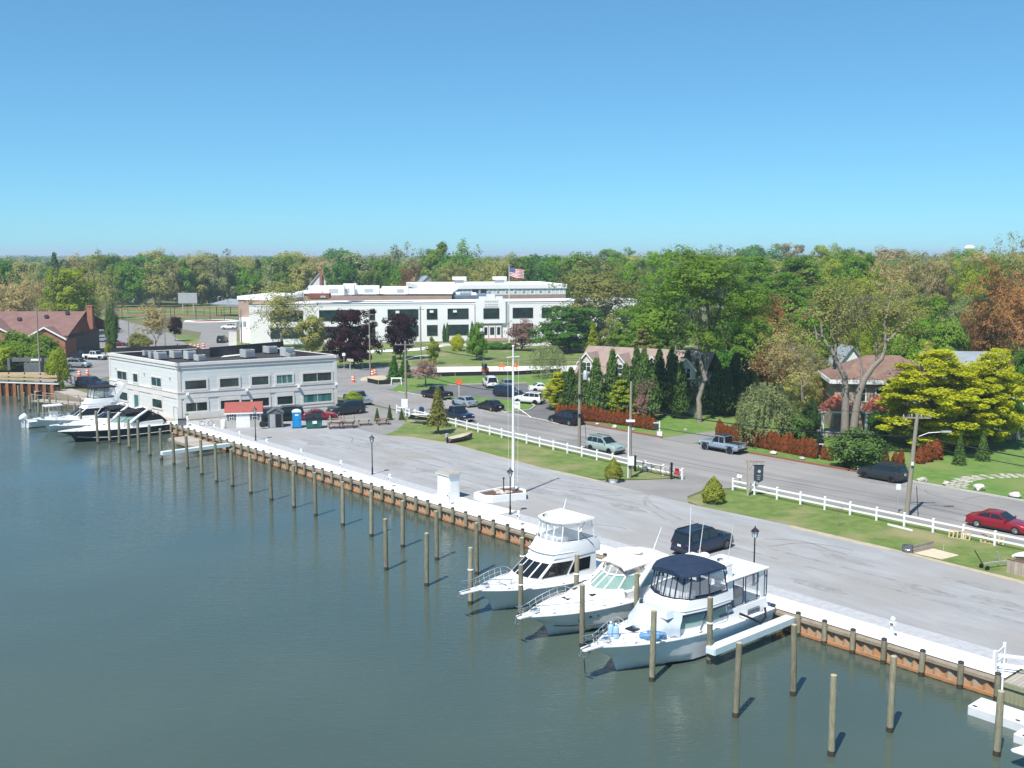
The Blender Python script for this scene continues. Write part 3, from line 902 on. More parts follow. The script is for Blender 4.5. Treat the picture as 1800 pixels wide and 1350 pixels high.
# black screen wall and white hatch on the roof
q0, q1, q2 = A(340, 618, 6.9), A(369, 628, 6.9), A(498, 616, 6.9)
for p, q, h in ((A(196, 622, 6.9), A(330, 616, 6.9), .9), (A(330, 616, 6.9), q1, 0.9), (q1, q2, 1.45)):
    f_ = Fac(p, q, c0, c0)
    f_.part('screen_wall', 'roof_black', bb, 0, f_.L, -0.1, 0.1, 6.905, 6.9 + h)
MB().hexa([tuple(A(x, y, 6.902) - Vector((c0.x, c0.y, 0))) for x, y in ((388, 628), (425, 624), (430, 621), (400, 622))] + [tuple(A(x, y, 6.96) - Vector((c0.x, c0.y, 0))) for x, y in ((388, 628), (425, 624), (430, 621), (400, 622))]).build('roof_mat', 'white_paint', bb)
def ac_unit(x, y, wd, dp, h, label, rz=ANG):
    p = A(x, y, 6.92)
    t = thing('air_conditioner', label, 'air conditioner', p, rz, 'rooftop air conditioners on the pale building')
    bevel(MB().box(0, 0, h / 2 + 0.12, wd, dp, h).build('housing', 'unit_grey', t), 0.03)
    MB().lathe([(min(wd, dp) * 0.4, h + 0.12), (min(wd, dp) * 0.4, h + 0.18), (min(wd, dp) * 0.3, h + 0.18)], 14).build('fan_guard', 'black_metal', t)
    b = MB()
    for k in range(5):
        b.box(0, -dp / 2 - 0.01, 0.3 + k * (h - 0.3) / 5, wd * 0.8, 0.02, 0.05)
        b.box(-wd / 2 - 0.01, 0, 0.3 + k * (h - 0.3) / 5, 0.02, dp * 0.8, 0.05)
    b.build('grille', 'galvanised', t)
    MB().box(-wd * .3, 0, 0.055, 0.12, dp, 0.11).box(wd * .3, 0, 0.055, 0.12, dp, 0.11).build('foot', 'roof_black', t)
for x, y, w_, d_, h, l in ((257, 626, .9, .9, .75, 'leftmost grey rooftop unit, half hidden behind another'), (268, 630, .9, .9, .9, 'grey rooftop unit second from the left end'), (282, 632, 1.7, 1.3, 1.0, 'wide grey rooftop unit near the left parapet'), (309, 630, 1.6, 1.3, 1.0, 'square grey rooftop unit beside the black screen corner'),
  (334, 632, 1.6, 1.3, 1.15, 'tall grey rooftop unit right of the square one'), (351, 635, 1.6, 1.1, .85, 'low pale rooftop unit closest to the front corner'), (435, 629, 1.9, 1.5, 1.15, 'grey rooftop unit at the middle of the roof beside a white mat'), (475, 621, 2.0, 1.5, 1.0, 'greenish rooftop unit in front of the black screen end'),
  (505, 627, 1.7, 1.5, 1.3, 'tall rooftop unit nearest the right end'), (511, 628.5, 1.2, 1.0, .6, 'small low rooftop unit beside the tall right one')):
    ac_unit(x, y, w_, d_, h, l)
# ---------------------------------------------------------------- school
mat('school_white', (0.84, 0.84, 0.84), 0.6, (0.80, 0.80, 0.80), 0.3)
mat('school_roof', (0.62, 0.63, 0.65), 0.7, (0.70, 0.70, 0.71), 0.1)
mat('school_brick', (0.36, 0.255, 0.20), 0.85, (0.31, 0.22, 0.175), 0.8)
mat('frame_dark', (0.035, 0.03, 0.04), 0.5)
mat('clerestory', (0.52, 0.60, 0.585), 0.3, (0.66, 0.70, 0.68), 1.5)
s0, s1 = A(440, 606.5), A(1196, 591.5)
sch = thing('school', 'long white two storey school with dark window bands and stepped entrance parapet', 'school', s0)
dv = (s1 - s0).normalized()
nv = Vector((-dv.y, dv.x, 0))
SH = 9.8
sl2 = lambda p: (p.x - s0.x, p.y - s0.y)
back = 26
sctr = (s0 + s1) / 2 + nv * 10
MB().prism([sl2(s0), sl2(s1), sl2(s1 + nv * back), sl2(s0 + nv * back)], 0, SH - .4).build('wall', 'school_white', sch)
MB().prism([sl2(s0 + nv * .5 + dv * .5), sl2(s1 + nv * .5 - dv * .5), sl2(s1 + nv * (back - .5) - dv * .5), sl2(s0 + nv * (back - .5) + dv * .5)], SH - .4, SH - .3).build('roof', 'school_roof', sch)
sf = Fac(s0, s1, s0, sctr)
def su(x):
    """facade coordinate under photo column x"""
    k = (x - 900) / FOC
    lo, hi = 0.0, sf.L
    for _ in range(40):
        m_ = (lo + hi) / 2
        p = sf.p + sf.d * m_
        depth = p.y * math.cos(PITCH) + CAM_H * math.sin(PITCH)
        if p.x / depth < k:
            lo = m_
        else:
            hi = m_
    return lo
for p_, q_, in ((s0, s1), (s0, s0 + nv * back), (s1, s1 + nv * back)):
    f_ = Fac(p_, q_, s0, sctr)
    f_.part('parapet', 'school_white', sch, 0, f_.L, -0.35, 0.06, SH - .4, SH)
    f_.part('coping', 'frame_dark', sch, -.05, f_.L + .05, -0.4, 0.12, SH + .002, SH + .1)
for xa, xb, m_ in ((477, 533, 3), (563, 632, 4), (650, 659, 0), (683, 735, 3), (751.5, 768.5, 1), (788, 823, 2), (850, 876, 2), (902, 936, 2), (953, 969, 1), (1000, 1030, 2), (1050, 1070, 1), (1095, 1122, 2), (1145, 1175, 2)):
    u0, u1 = su(xa), su(xb)
    z0, z1 = (5.75, 8.15)
    window(sf, sch, u0, u1, z0, z1, fm='frame_dark', fw=0.14, mull=m_, rail=True)
    if 840 < xa < 880:
        continue
    window(sf, sch, u0, u1, 1.6, 4.05, fm='frame_dark', fw=0.14, mull=m_, rail=True)
    if xa in (683, 751.5, 788):
        sf.part('window_unit', 'white_paint', sch, u0 + (u1 - u0) * .25, u0 + (u1 - u0) * .25 + 0.9, 0.04, 0.45, 7.3, 7.9)
# entrance bay
u0, u1 = su(837), su(888)
sf.part('entrance_bay', 'school_white', sch, u0, u1, 0.065, 0.55, 4.4, SH + 0.9)
for a_, b_, z in ((.10, .34, 1.5), (.36, .64, 2.1), (.66, .90, 1.5)):
    sf.part('parapet_step', 'school_white', sch, lerp(u0, u1, a_), lerp(u0, u1, b_), 0.0, 0.5, SH + .905, SH + z)
window(sf, sch, su(850), su(876), 5.75, 8.15, fm='frame_dark', fw=0.14, mull=2, rail=True, v=0.56)
for row, (z, n_, hgt) in enumerate(((9.75, 8, .5), (9.05, 9, .34), (8.5, 11, .30))):
    for k in range(n_):
        uu = lerp(su(851), su(875), (k + .5) / n_)
        sf.part('letter', 'concrete', sch, uu - .13, uu + .11, 0.551, 0.60, z, z + hgt)
ue0, ue1 = su(848), su(882)
sf.part('porch_recess', 'unit_grey', sch, ue0, ue1, 0.0, 0.30, 0.6, 4.4)
for a_, b_ in ((0.06, .26), (.36, .62), (.72, .92)):
    d_ = sf.part('door', 'white_paint', sch, lerp(ue0, ue1, a_) - .1, lerp(ue0, ue1, b_) + .1, 0.301, 0.36, 0.6, 3.7)
    sf.part('door_pane', 'pane_dark', d_, lerp(ue0, ue1, a_) + .1, lerp(ue0, ue1, b_) - .1, 0.361, 0.375, 1.4, 3.4)
b = MB()
for k in range(4):
    sf.box(b, ue0 - 1, ue1 + 1, 0.3, 3.2 - k * .5, 0.02 + k * .15, 0.17 + k * .15)
b.build('steps', 'school_brick', sch)
for u in (su(834), su(892)):
    b = MB()
    sf.box(b, u, u + .18, 0.06, 0.2, 0.1, SH - .5)
    b.build('downpipe', 'galvanised', sch)
# low annexe at the left end of the school
an0, an1 = A(421, 600), A(480, 603)
anx = thing('school_annexe', 'tan brick annexe with white roof edge at the left end of the school', 'school', an0)
afc = Fac(an0, an1, an0, an0 + Vector((0, 20, 0)))
MB().prism([(0, 0), (an1.x - an0.x, an1.y - an0.y), (an1.x - an0.x + 3, an1.y - an0.y + 24), (3, 24)], 0, 10.6).build('wall', 'school_brick', anx)
MB().prism([(-.2, -.2), (an1.x - an0.x + .2, an1.y - an0.y - .2), (an1.x - an0.x + 3.2, an1.y - an0.y + 24), (2.8, 24)], 10.6, 11.5).build('roof', 'school_white', anx)
MB().prism([(1, -3), (an1.x - an0.x - .5, an1.y - an0.y - 3), (an1.x - an0.x, an1.y - an0.y - .3), (1, -.3)], 0, 6.2).build('lower_wall', 'school_white', anx)
# gymnasium behind
g0, g1 = A(742, 573), A(994, 569)
gdv = (g1 - g0).normalized()
gnv = Vector((-gdv.y, gdv.x, 0))
gym = thing('gymnasium', 'tall brick gymnasium with pale clerestory band rising behind the school', 'school', g0)
gl = lambda p: (p.x - g0.x, p.y - g0.y)
gc = [g0, g1, g1 + gnv * 34, g0 + gnv * 34]
GH = 12.6
MB().prism([gl(p) for p in gc], 0, 9.4).build('wall', 'school_brick', gym)
MB().prism([gl(p) for p in gc], 9.4, 11.3).build('clerestory', 'clerestory', gym)
gx = (gc[0] + gc[2]) / 2
MB().prism([gl(gx + (p - gx) * 1.02) for p in gc], 11.3, GH).build('roof', 'school_white', gym)
gf = Fac(g0, g1, g0, gx)
for k in range(34):
    u = gf.L * (k + .5) / 34
    gf.part('glazing_bar', 'school_white', gym, u - .1, u + .1, 0.004, 0.08, 9.4, 11.3)
for k in range(9):
    u = gf.L * (.40 + .06 * k)
    gf.part('vent', 'unit_grey', gym, u - .3, u + .3, 0.09, 0.16, 10.2, 10.8)
for u in (gf.L * .365, gf.L * .42):
    gf.part('door', 'frame_dark', gym, u - .9, u + .9, 0.01, 0.2, 7.2, 11.2)
for x in (820, 893):
    p = A(x, 500, GH)
    p = g0 + gdv * ((x - 742) / 252 * gf.L) + gnv * 14
    t = thing('roof_ventilator', 'big white ventilation unit on the gymnasium roof ' + ('left' if x < 850 else 'behind the flagpole'), 'ventilator', (p.x, p.y, GH), math.atan2(gdv.y, gdv.x))
    MB().box(0, 0, 0.6, 2.6, 2.2, 1.2).build('base', 'unit_grey', t)
    MB().box(0, 0, 1.7, 4.0, 3.0, 1.0, top=(1.05, 1.05)).build('hood', 'white_paint', t)
    MB().box(1.6, 0, 1.0, 1.4, 2.0, .5).build('duct', 'white_paint', t)
# lower roofs and roof units of the school
lw0 = A(560, 584)
lowb = thing('school_wing', 'low white roofed school wing between the front block and the gymnasium', 'school', lw0)
MB().prism([(-6, 0), (38, -1), (38, 30), (-6, 30)], 0, 10.9).build('wall', 'school_brick', lowb)
MB().prism([(-6.3, -.3), (38.3, -1.3), (38.3, 30), (-6.3, 30)], 10.9, 11.4).build('roof', 'school_white', lowb)
mat('solar', (0.10, 0.13, 0.18), 0.3, (0.14, 0.17, 0.22), 1)
sol = thing('dark_roof', 'dark grey membrane roof section with skylights behind the school front', 'roof', A(772, 582))
MB().prism([(-18, -3), (18, -4), (14, 14), (-12, 14)], 9.5, 10.4).build('roof_deck', 'solar', sol)
for k in range(5):
    MB().box(-10 + k * 5, 3 + (k % 2) * 4, 10.7, 1.6, 1.4, .6, top=(.7, .7)).build('skylight', 'white_paint', sol)
for x, y, w_, h, l in ((575, 514, 9, 2.4, 'long pale roof unit at the left of the school wing roof'), (600, 513, 7, 2.4, 'second long pale roof unit on the school wing'), (616, 511, 3.5, 2.6, 'small square white unit on the school wing roof'), (637, 512, 9, 2.2, 'white roof unit in the middle of the wing roof'), (695, 512, 7, 2.0, 'white roof unit at the right of the wing roof'), (562, 520, 5, 1.2, 'dark red low roof hatch')):
    p = A(x, y + 6, 11.4)
    t = thing('roof_unit', l, 'roof unit', p, 0.05, 'school roof units')
    bevel(MB().box(0, 0, h / 2 + .2, w_, 3, h).build('housing', 'white_paint' if h > 1.5 else 'brick_red', t), .08)
    MB().box(0, 0, .1, w_ * .8, 2.4, .2).build('kerb_frame', 'unit_grey', t)
    MB().box(w_ * .2, -1.55, h * .55, w_ * .25, .1, h * .4).build('louvre', 'unit_grey', t)

# ---------------------------------------------------------------- houses
mat('shingle_brown', (0.165, 0.10, 0.075), 0.9, (0.215, 0.14, 0.11), 1.2, bump=0.2, bscale=6)
mat('shingle_tan', (0.25, 0.185, 0.16), 0.9, (0.30, 0.225, 0.195), 1.0, bump=0.2, bscale=6)
mat('shingle_red', (0.42, 0.12, 0.07), 0.9, (0.34, 0.10, 0.06), 1.5, bump=0.2, bscale=6)
mat('shingle_grey', (0.20, 0.23, 0.27), 0.9, (0.25, 0.28, 0.32), 1.0, bump=0.2, bscale=6)
mat('shingle_rose', (0.165, 0.09, 0.08), 0.9, (0.20, 0.115, 0.10), 0.6, bump=0.2, bscale=6)
mat('siding_white', (0.74, 0.74, 0.73), 0.6, (0.68, 0.68, 0.67), 1.0)
mat('siding_cream', (0.62, 0.58, 0.50), 0.7, (0.56, 0.52, 0.45), 1.0)
mat('siding_blue', (0.36, 0.44, 0.52), 0.7, (0.32, 0.40, 0.48), 1.0)
mat('fieldstone', (0.44, 0.36, 0.29), 0.9, (0.26, 0.21, 0.17), 2.2, bump=0.8, bscale=5, lo=.42, hi=.6)
mat('house_brick', (0.36, 0.15, 0.10), 0.9, (0.30, 0.125, 0.085), 1.2)
def gable(b, x0, x1, y0, y1, z0, z1, axis='x', ov=0.35, th=0.16, mi=0):
    """two roof slopes over a rectangle, ridge along axis"""
    if axis == 'x':
        ym = (y0 + y1) / 2
        sl = (z1 - z0) / (ym - y0)
        for ya in (y0 - ov, y1 + ov):
            za = z0 - ov * sl
            b.hexa([(x0 - ov, ya, za), (x1 + ov, ya, za), (x1 + ov, ym, z1), (x0 - ov, ym, z1), (x0 - ov, ya, za + th), (x1 + ov, ya, za + th), (x1 + ov, ym, z1 + th), (x0 - ov, ym, z1 + th)], mi)
    else:
        xm = (x0 + x1) / 2
        sl = (z1 - z0) / (xm - x0)
        for xa in (x0 - ov, x1 + ov):
            za = z0 - ov * sl
            b.hexa([(xa, y0 - ov, za), (xa, y1 + ov, za), (xm, y1 + ov, z1), (xm, y0 - ov, z1), (xa, y0 - ov, za + th), (xa, y1 + ov, za + th), (xm, y1 + ov, z1 + th), (xm, y0 - ov, z1 + th)], mi)
    return b
def hipped(b, x0, x1, y0, y1, z0, z1, ov=0.4, mi=0):
    x0, x1, y0, y1 = x0 - ov, x1 + ov, y0 - ov, y1 + ov
    h = min(x1 - x0, y1 - y0) / 2
    if x1 - x0 > y1 - y0:
        r0, r1 = (x0 + h, (y0 + y1) / 2, z1), (x1 - h, (y0 + y1) / 2, z1)
        vv = [(x0, y0, z0), (x1, y0, z0), (x1, y1, z0), (x0, y1, z0), r0, r1]
        return b.add(vv, [(0, 1, 5, 4), (1, 2, 5), (2, 3, 4, 5), (3, 0, 4), (3, 2, 1, 0)], mi)
    r0, r1 = ((x0 + x1) / 2, y0 + h, z1), ((x0 + x1) / 2, y1 - h, z1)
    vv = [(x0, y0, z0), (x1, y0, z0), (x1, y1, z0), (x0, y1, z0), r0, r1]
    return b.add(vv, [(0, 1, 4), (1, 2, 5, 4), (2, 3, 5), (3, 0, 4, 5), (3, 2, 1, 0)], mi)
def house(name, label, p, rz, w, d, he, hr, wm, rm, axis='x', wins=(), chim=None, fm='siding_white', cat='house', roofkind='gable'):
    t = thing(name, label, cat, p, rz)
    b = MB()
    b.box(0, 0, he / 2, w, d, he)
    if roofkind == 'gable':
        if axis == 'x':
            for x in (-w / 2, w / 2):
                b.face([(x, -d / 2, he), (x, d / 2, he), (x, 0, hr)])
        else:
            for y in (-d / 2, d / 2):
                b.face([(-w / 2, y, he), (w / 2, y, he), (0, y, hr)])
    b.build('wall', wm, t)
    rb = MB()
    if roofkind == 'gable':
        gable(rb, -w / 2, w / 2, -d / 2, d / 2, he, hr, axis)
    else:
        hipped(rb, -w / 2, w / 2, -d / 2, d / 2, he, hr)
    r_ = rb.build('roof', rm, t)
    if chim:
        MB().box(chim[0], chim[1], (he + chim[2]) / 2, .9, .9, chim[2] - he).box(chim[0], chim[1], chim[2] + .05, 1.1, 1.1, .12).build('chimney', 'house_brick', r_)
    for side, u, z, ww, hh in wins:
        if side == 'f':
            fc = Fac(Vector((-w / 2, -d / 2, 0)), Vector((w / 2, -d / 2, 0)), (0, 0), Vector((0, 0, 0)))
        elif side == 'r':
            fc = Fac(Vector((w / 2, -d / 2, 0)), Vector((w / 2, d / 2, 0)), (0, 0), Vector((0, 0, 0)))
        else:
            fc = Fac(Vector((-w / 2, d / 2, 0)), Vector((-w / 2, -d / 2, 0)), (0, 0), Vector((0, 0, 0)))
        window(fc, t, u - ww / 2, u + ww / 2, z, z + hh, fm=fm, fw=0.1, mull=1 if ww > 1.2 else 0, rail=True)
    return t
# condominium with three dormer gables behind the evergreen screen
cd = thing('condominium_house', 'cream house with tan roof and white gabled dormers behind the evergreens', 'house', A(1140, 714), R(-30))
MB().box(0, 0, 2.6, 19, 9, 5.2).build('wall', 'siding_cream', cd)
rf = gable(MB(), -9.5, 9.5, -4.5, 4.5, 5.0, 8.3, 'x').build('roof', 'shingle_tan', cd)
for x in (-7.8, -2.8, 2.4, 7.4):
    g = MB()
    g.prism([(x - 1.3, -4.72), (x + 1.3, -4.72), (x + 1.3, -2.0), (x - 1.3, -2.0)], 4.8, 6.3)
    g.face([(x - 1.3, -4.72, 6.3), (x + 1.3, -4.72, 6.3), (x, -4.72, 7.7)])
    dm = g.build('dormer', 'siding_cream', cd)
    gable(MB(), x - 1.3, x + 1.3, -4.72, -1.2, 6.3, 7.7, 'y', .22, .14).build('dormer_roof', 'shingle_tan', dm)
    bb_ = MB()
    for sx in (-1, 1):
        bb_.hexa([(x + sx * 1.55, -4.98, 6.02), (x, -4.98, 7.7), (x, -4.94, 7.7), (x + sx * 1.55, -4.94, 6.02), (x + sx * 1.55, -4.98, 6.25), (x, -4.98, 7.93), (x, -4.94, 7.93), (x + sx * 1.55, -4.94, 6.25)])
    bb_.build('bargeboard', 'white_paint', dm)
    fc = Fac(Vector((x - 1.3, -4.72, 0)), Vector((x + 1.3, -4.72, 0)), (0, 0), Vector((x, 0, 0)))
    window(fc, cd, .7, 1.9, 5.1, 6.4, fm='siding_white', fw=.12, mull=1, rail=True)
fc = Fac(Vector((-9.5, -4.5, 0)), Vector((9.5, -4.5, 0)), (0, 0), Vector((0, 0, 0)))
for u in (2, 5.5, 9, 12.5, 16):
    window(fc, cd, u - .6, u + .6, 1.0, 2.6, fm='siding_white', fw=.12, mull=1, rail=True)
fl_ = Fac(Vector((-9.5, 4.5, 0)), Vector((-9.5, -4.5, 0)), (0, 0), Vector((0, 0, 0)))
for u in (2.5, 6.5):
    for z in (1.0, 3.4):
        window(fl_, cd, u - .6, u + .6, z, z + 1.4, fm='siding_white', fw=.12, mull=1, rail=True)
MB().face([(-9.5, -4.5, 5.2), (-9.5, 4.5, 5.2), (-9.5, 0, 8.2)]).build('gable_wall', 'siding_cream', cd)
# stone house at right
st = thing('stone_house', 'fieldstone house with brown roof and red hipped porch roofs at right', 'house', A(1560, 762), R(-8))
MB().box(0, 4.5, 3.25, 13, 9, 6.5).build('wall', 'fieldstone', st)
hipped(MB(), -6.5, 6.5, 0, 9, 6.6, 9.3, .6).build('roof', 'shingle_brown', st)
MB().box(0, -.62, 6.42, 14.4, .12, .5).box(-7.2, 4.5, 6.42, .12, 10.2, .5).build('fascia', 'siding_white', st)
fc = Fac(Vector((-6.5, 0, 0)), Vector((6.5, 0, 0)), (0, 0), Vector((0, 4, 0)))
for u, z in ((3.2, 4.0), (5.4, 4.0), (9.5, 4.0), (9.5, 1.0)):
    window(fc, st, u - .45, u + .45, z, z + 1.5, fm='siding_white', fw=.14, rail=True)
for xx, yy, w_ in ((-6.3, -1.2, 4.6), (-1.3, -.9, 4.2)):
    pr = MB().add([(xx - w_ / 2, yy - 1.6, 3.0), (xx + w_ / 2, yy - 1.6, 3.0), (xx + w_ / 2, yy + 1.6, 3.0), (xx - w_ / 2, yy + 1.6, 3.0), (xx, yy + 1.1, 4.9)], [(0, 1, 4), (1, 2, 4), (2, 3, 4), (3, 0, 4), (3, 2, 1, 0)]).build('porch_roof', 'shingle_red', st)
    MB().box(xx, yy - 1.6, 2.93, w_ + .1, .14, .2).box(xx - w_ / 2, yy, 2.93, .14, 3.2, .2).box(xx + w_ / 2, yy, 2.93, .14, 3.2, .2).build('porch_fascia', 'siding_white', pr)
    for sx in (-1, 1):
        MB().box(xx + sx * (w_ / 2 - .35), yy - 1.35, 1.42, .35, .35, 2.84).build('porch_post', 'fieldstone' if sx > 0 else 'siding_white', st)
MB().box(-4, -1.1, .2, 10, 3.2, .4).build('porch_floor', 'concrete', st)
house('grey_roof_house', 'low house with blue grey roof and white walls behind the golden tree', A(1690, 705), R(-6), 17, 9, 4.8, 7.4, 'siding_white', 'shingle_grey', wins=(('f', 3, 2.0, 1.4, 1.4), ('f', 8, 2.0, 1.4, 1.4), ('f', 13, 2.0, 1.4, 1.4)), chim=(-5, 1, 8.6))
house('white_gable_house', 'narrow white house gable showing through the big forked tree', A(1484, 716), R(4), 3.8, 4, 6.4, 8.9, 'siding_white', 'shingle_grey', 'y', wins=(('f', 1.9, 4.8, .9, 1.3), ('f', 1.9, 1.6, .9, 1.5)))
house('blue_house', 'pale blue house glimpsed low between the trees right of the evergreens', A(1372, 690), R(-15), 9, 7, 4.2, 6.2, 'siding_blue', 'shingle_grey', wins=(('f', 3, 1.6, 1.2, 1.4), ('f', 7, 1.6, 1.2, 1.4)))
# far houses in the wood
house('far_house', 'white gambrel house with brick chimney in the wood behind the school', A(563, 545), R(12), 11, 9, 8, 14.5, 'siding_white', 'shingle_grey', 'y', chim=(0.3, -4.95, 16))
house('far_house', 'house with brown roof half hidden by the russet tree beyond the school', A(700, 545), R(-10), 14, 10, 8, 13, 'siding_cream', 'shingle_brown')
house('far_house', 'grey roofed house at the edge of the gymnasium roof', A(748, 552), R(20), 12, 9, 9, 14, 'siding_white', 'shingle_grey', 'y')
# brick building at far left
hb = thing('brick_building', 'low brick building with rose brown roof and white trimmed gables at far left', 'building', A(84, 628), R(0))
# local: ridge along y direction away
W1 = A(113, 622) - A(84, 628)
hl = lambda x, y, z=0: (A(x, y) - A(84, 628))
L_ = 34
MB().box(-L_ / 2 + 4.0, 9, 2.4, L_, 18, 4.8).build('wall', 'house_brick', hb)
rb = MB()
rb.hexa([(-L_ + 3, -0.8, 4.6), (5, -.8, 4.6), (5, 9, 9.2), (-L_ + 3, 9, 9.2), (-L_ + 3, -.8, 4.8), (5, -.8, 4.8), (5, 9, 9.4), (-L_ + 3, 9, 9.4)])
rb.hexa([(-L_ + 3, 18.8, 4.6), (-L_ + 3, 9, 9.2), (5, 9, 9.2), (9.0, 18.8, 4.6), (-L_ + 3, 18.8, 4.8), (-L_ + 3, 9, 9.4), (5, 9, 9.4), (9, 18.8, 4.8)])
rf = rb.build('roof', 'shingle_rose', hb)
MB().hexa([(4.0, 0, 0), (4.05, 0, 0), (4.05, 18, 0), (4.0, 18, 0), (4.0, 0, 4.8), (4.05, 0, 4.8), (4.05, 18, 4.8), (4.0, 18, 4.8)]).build('end_wall_shade', 'frame_dark', hb)  # dark sheet over the brick, the end wall's shade put in as colour
MB().face([(4.02, 0, 4.7), (4.02, 18, 4.7), (4.02, 9, 9.1)]).build('end_gable', 'house_brick', hb)
for gx_, gw, gh in ((-12.5, 15.5, 7.9), (0.4, 8.4, 6.4)):
    g = MB()
    g.prism([(gx_ - gw / 2, -1.6), (gx_ + gw / 2, -1.6), (gx_ + gw / 2, 4), (gx_ - gw / 2, 4)], 0, 4.2)
    g.face([(gx_ - gw / 2, -1.6, 4.2), (gx_ + gw / 2, -1.6, 4.2), (gx_, -1.6, gh)])
    gw_ = g.build('gable_wall', 'house_brick', hb)
    gable(MB(), gx_ - gw / 2, gx_ + gw / 2, -1.6, 8, 4.2, gh, 'y', .4, .15).build('gable_roof', 'shingle_rose', gw_)
    bb_ = MB()
    for sx in (-1, 1):
        bb_.hexa([(gx_ + sx * (gw / 2 + .5), -2.06, 3.8), (gx_, -2.06, gh - .02), (gx_, -2.01, gh - .02), (gx_ + sx * (gw / 2 + .5), -2.01, 3.8), (gx_ + sx * (gw / 2 + .5), -2.06, 4.15), (gx_, -2.06, gh + .3), (gx_, -2.01, gh + .3), (gx_ + sx * (gw / 2 + .5), -2.01, 4.15)])
    bb_.build('bargeboard', 'white_paint', gw_)
MB().box(6.0, 9, 8.0, 1.2, 1.2, 5.0).box(6, 9, 10.6, 1.4, 1.4, .25).build('chimney', 'house_brick', rf)
for x, y, z in ((-24, 6, 8.2), (-8, 5, 7.7), (-2.5, 6, 8.2), (1.5, 7.5, 8.9)):
    MB().box(x, y, z + .3, .9, .7, .6, top=(.7, .7)).build('roof_vent', 'frame_dark', rf)
# ================================================================== poles, mast, quay kiosk, yard things
def upole(x, yb, yt, label, r=0.16, lean=(0, 0), arm=None, m='pole_wood', name='utility_pole'):
    p = A(x, yb)
    h = (yb - yt) / (yb - HOR) * CAM_H
    t = thing(name, label, 'utility pole', p)
    MB().tube([(0, 0, -.3), (lean[0] * .5, lean[1] * .5, h * .5), (lean[0], lean[1], h)], [r * 1.15, r, r * .75], 10).build('pole', m, t, 50)
    return t, h
t, h1 = upole(714, 729, 598, 'tall utility pole with crossarm and street light behind the picnic tables')
P1 = A(714, 729)
arm = MB().box(0, 0, h1 - .5, 2.9, .1, .13).build('crossarm', 'pole_wood', t)
for x in (-1.3, -.6, .6, 1.3):
    MB().lathe([(.04, h1 - .43), (.06, h1 - .3), (.03, h1 - .2), (0, h1 - .19)], 8).build('insulator', 'galvanised', arm, 50, (x, 0, 0))
MB().tube([(0, -.1, h1 - 2.6), (1.2, -.5, h1 - 2.1), (2.6, -.8, h1 - 1.9)], .04, 6).build('light_arm', 'galvanised', t)
bevel(MB().box(3.0, -.9, h1 - 1.9, .8, .3, .16).build('light_head', 'galvanised', t), .04)
MB().box(-.15, -.35, 1.6, .9, .4, 1.2).build('meter_box', 'white_paint', t)
t, h2 = upole(1018, 791, 625, 'tall grey utility pole with transformer beside the green crossover', .17)
P2 = A(1018, 791)
MB().lathe([(.1, 0), (.26, .05), (.26, .95), (.2, 1.02), (.06, 1.1), (0, 1.1)], 12).build('transformer', 'galvanised', t, 50, (.62, -.1, h2 - 2.6))
MB().box(.3, -.05, h2 - 1.9, .4, .1, .12).build('bracket', 'steel', t)
MB().box(0, -.2, h2 - 4.4, .3, .2, .4).box(0, -.18, h2 - 6.6, .3, .2, .3).build('cable_clamp', 'black_metal', t)
MB().tube([(.9, 0, 0), (.6, 0, h2 * .32)], .03, 6).build('guy_guard', 'black_metal', t)
t, h3 = upole(1107, 840, 668, 'greenish service pole with white conduit and meter box on the grass strip', .15)
P3 = A(1107, 840)
MB().tube([(-.19, -.12, 0), (-.19, -.12, h3 * .55)], .07, 8).build('conduit', 'white_paint', t)
MB().box(.05, -.22, 1.75, .62, .3, .85).build('meter_box', 'white_paint', t)
MB().box(-.05, -.3, h3 * .6, .85, .3, .18).build('flood_light', 'white_paint', t)
t, h4 = upole(1593, 908, 724, 'weathered leaning utility pole with crossarm and street light by the fence', .19, (.55, .1))
P4 = A(1593, 908)
arm = MB().box(.5, .1, h4 - .35, 2.4, .11, .13).build('crossarm', 'pole_wood', t)
for x in (-.6, .1, .9, 1.6):
    MB().lathe([(.04, h4 - .28), (.06, h4 - .15), (.03, h4 - .05), (0, h4 - .04)], 8).build('insulator', 'galvanised', arm, 50, (x, .1, 0))
MB().tube([(.5, 0, h4 - 2.0), (1.4, -.3, h4 - 1.55), (2.3, -.5, h4 - 1.45)], .04, 6).build('light_arm', 'galvanised', t)
bevel(MB().box(2.75, -.55, h4 - 1.42, .85, .3, .16).build('light_head', 'galvanised', t), .04)
MB().tube([(1.0, 0, 0), (.75, 0, 2.6)], .03, 6).build('guy_guard', 'black_metal', t)
MB().box(.2, -.25, 4.6, .2, .08, .3).build('pole_tag', 'white_paint', t)
for x, yb, yt, l, r in ((651, 668, 546, 'thin tall pole standing at the street corner construction', .13), (740, 640, 538, 'brown wooden pole in front of the white school front', .15), (71, 662, 545, 'wooden pole with lamp bracket before the brick building at far left', .15), (1037, 622, 562, 'slim grey pole above the tan condominium roof', .1), (1108, 622, 537, 'pale pole right of the condominium roof', .12),
   (425, 612, 543, 'wooden pole with grey transformers left of the school tree', .16), (291, 620, 543, 'pole at the school parking edge', .11), (228, 622, 549, 'pole beside the ivy covered trunk', .1), (155, 610, 536, 'slim pole right of the brick chimney', .1), (1253, 700, 612, 'slim pole in the trees above the driveway', .1)):
    t, h = upole(x, yb, yt, l, r)
    if x == 425:
        for k in range(3):
            MB().lathe([(.1, 0), (.35, .08), (.35, 1.3), (.1, 1.45)], 10).build('transformer', 'galvanised', t, 50, (-.9 + k * .9, -.3, h - 4.2))
    else:
        MB().box(0, 0, h - .6, 1.6 if r > .12 else .6, .1, .12).build('crossarm', 'pole_wood', t)
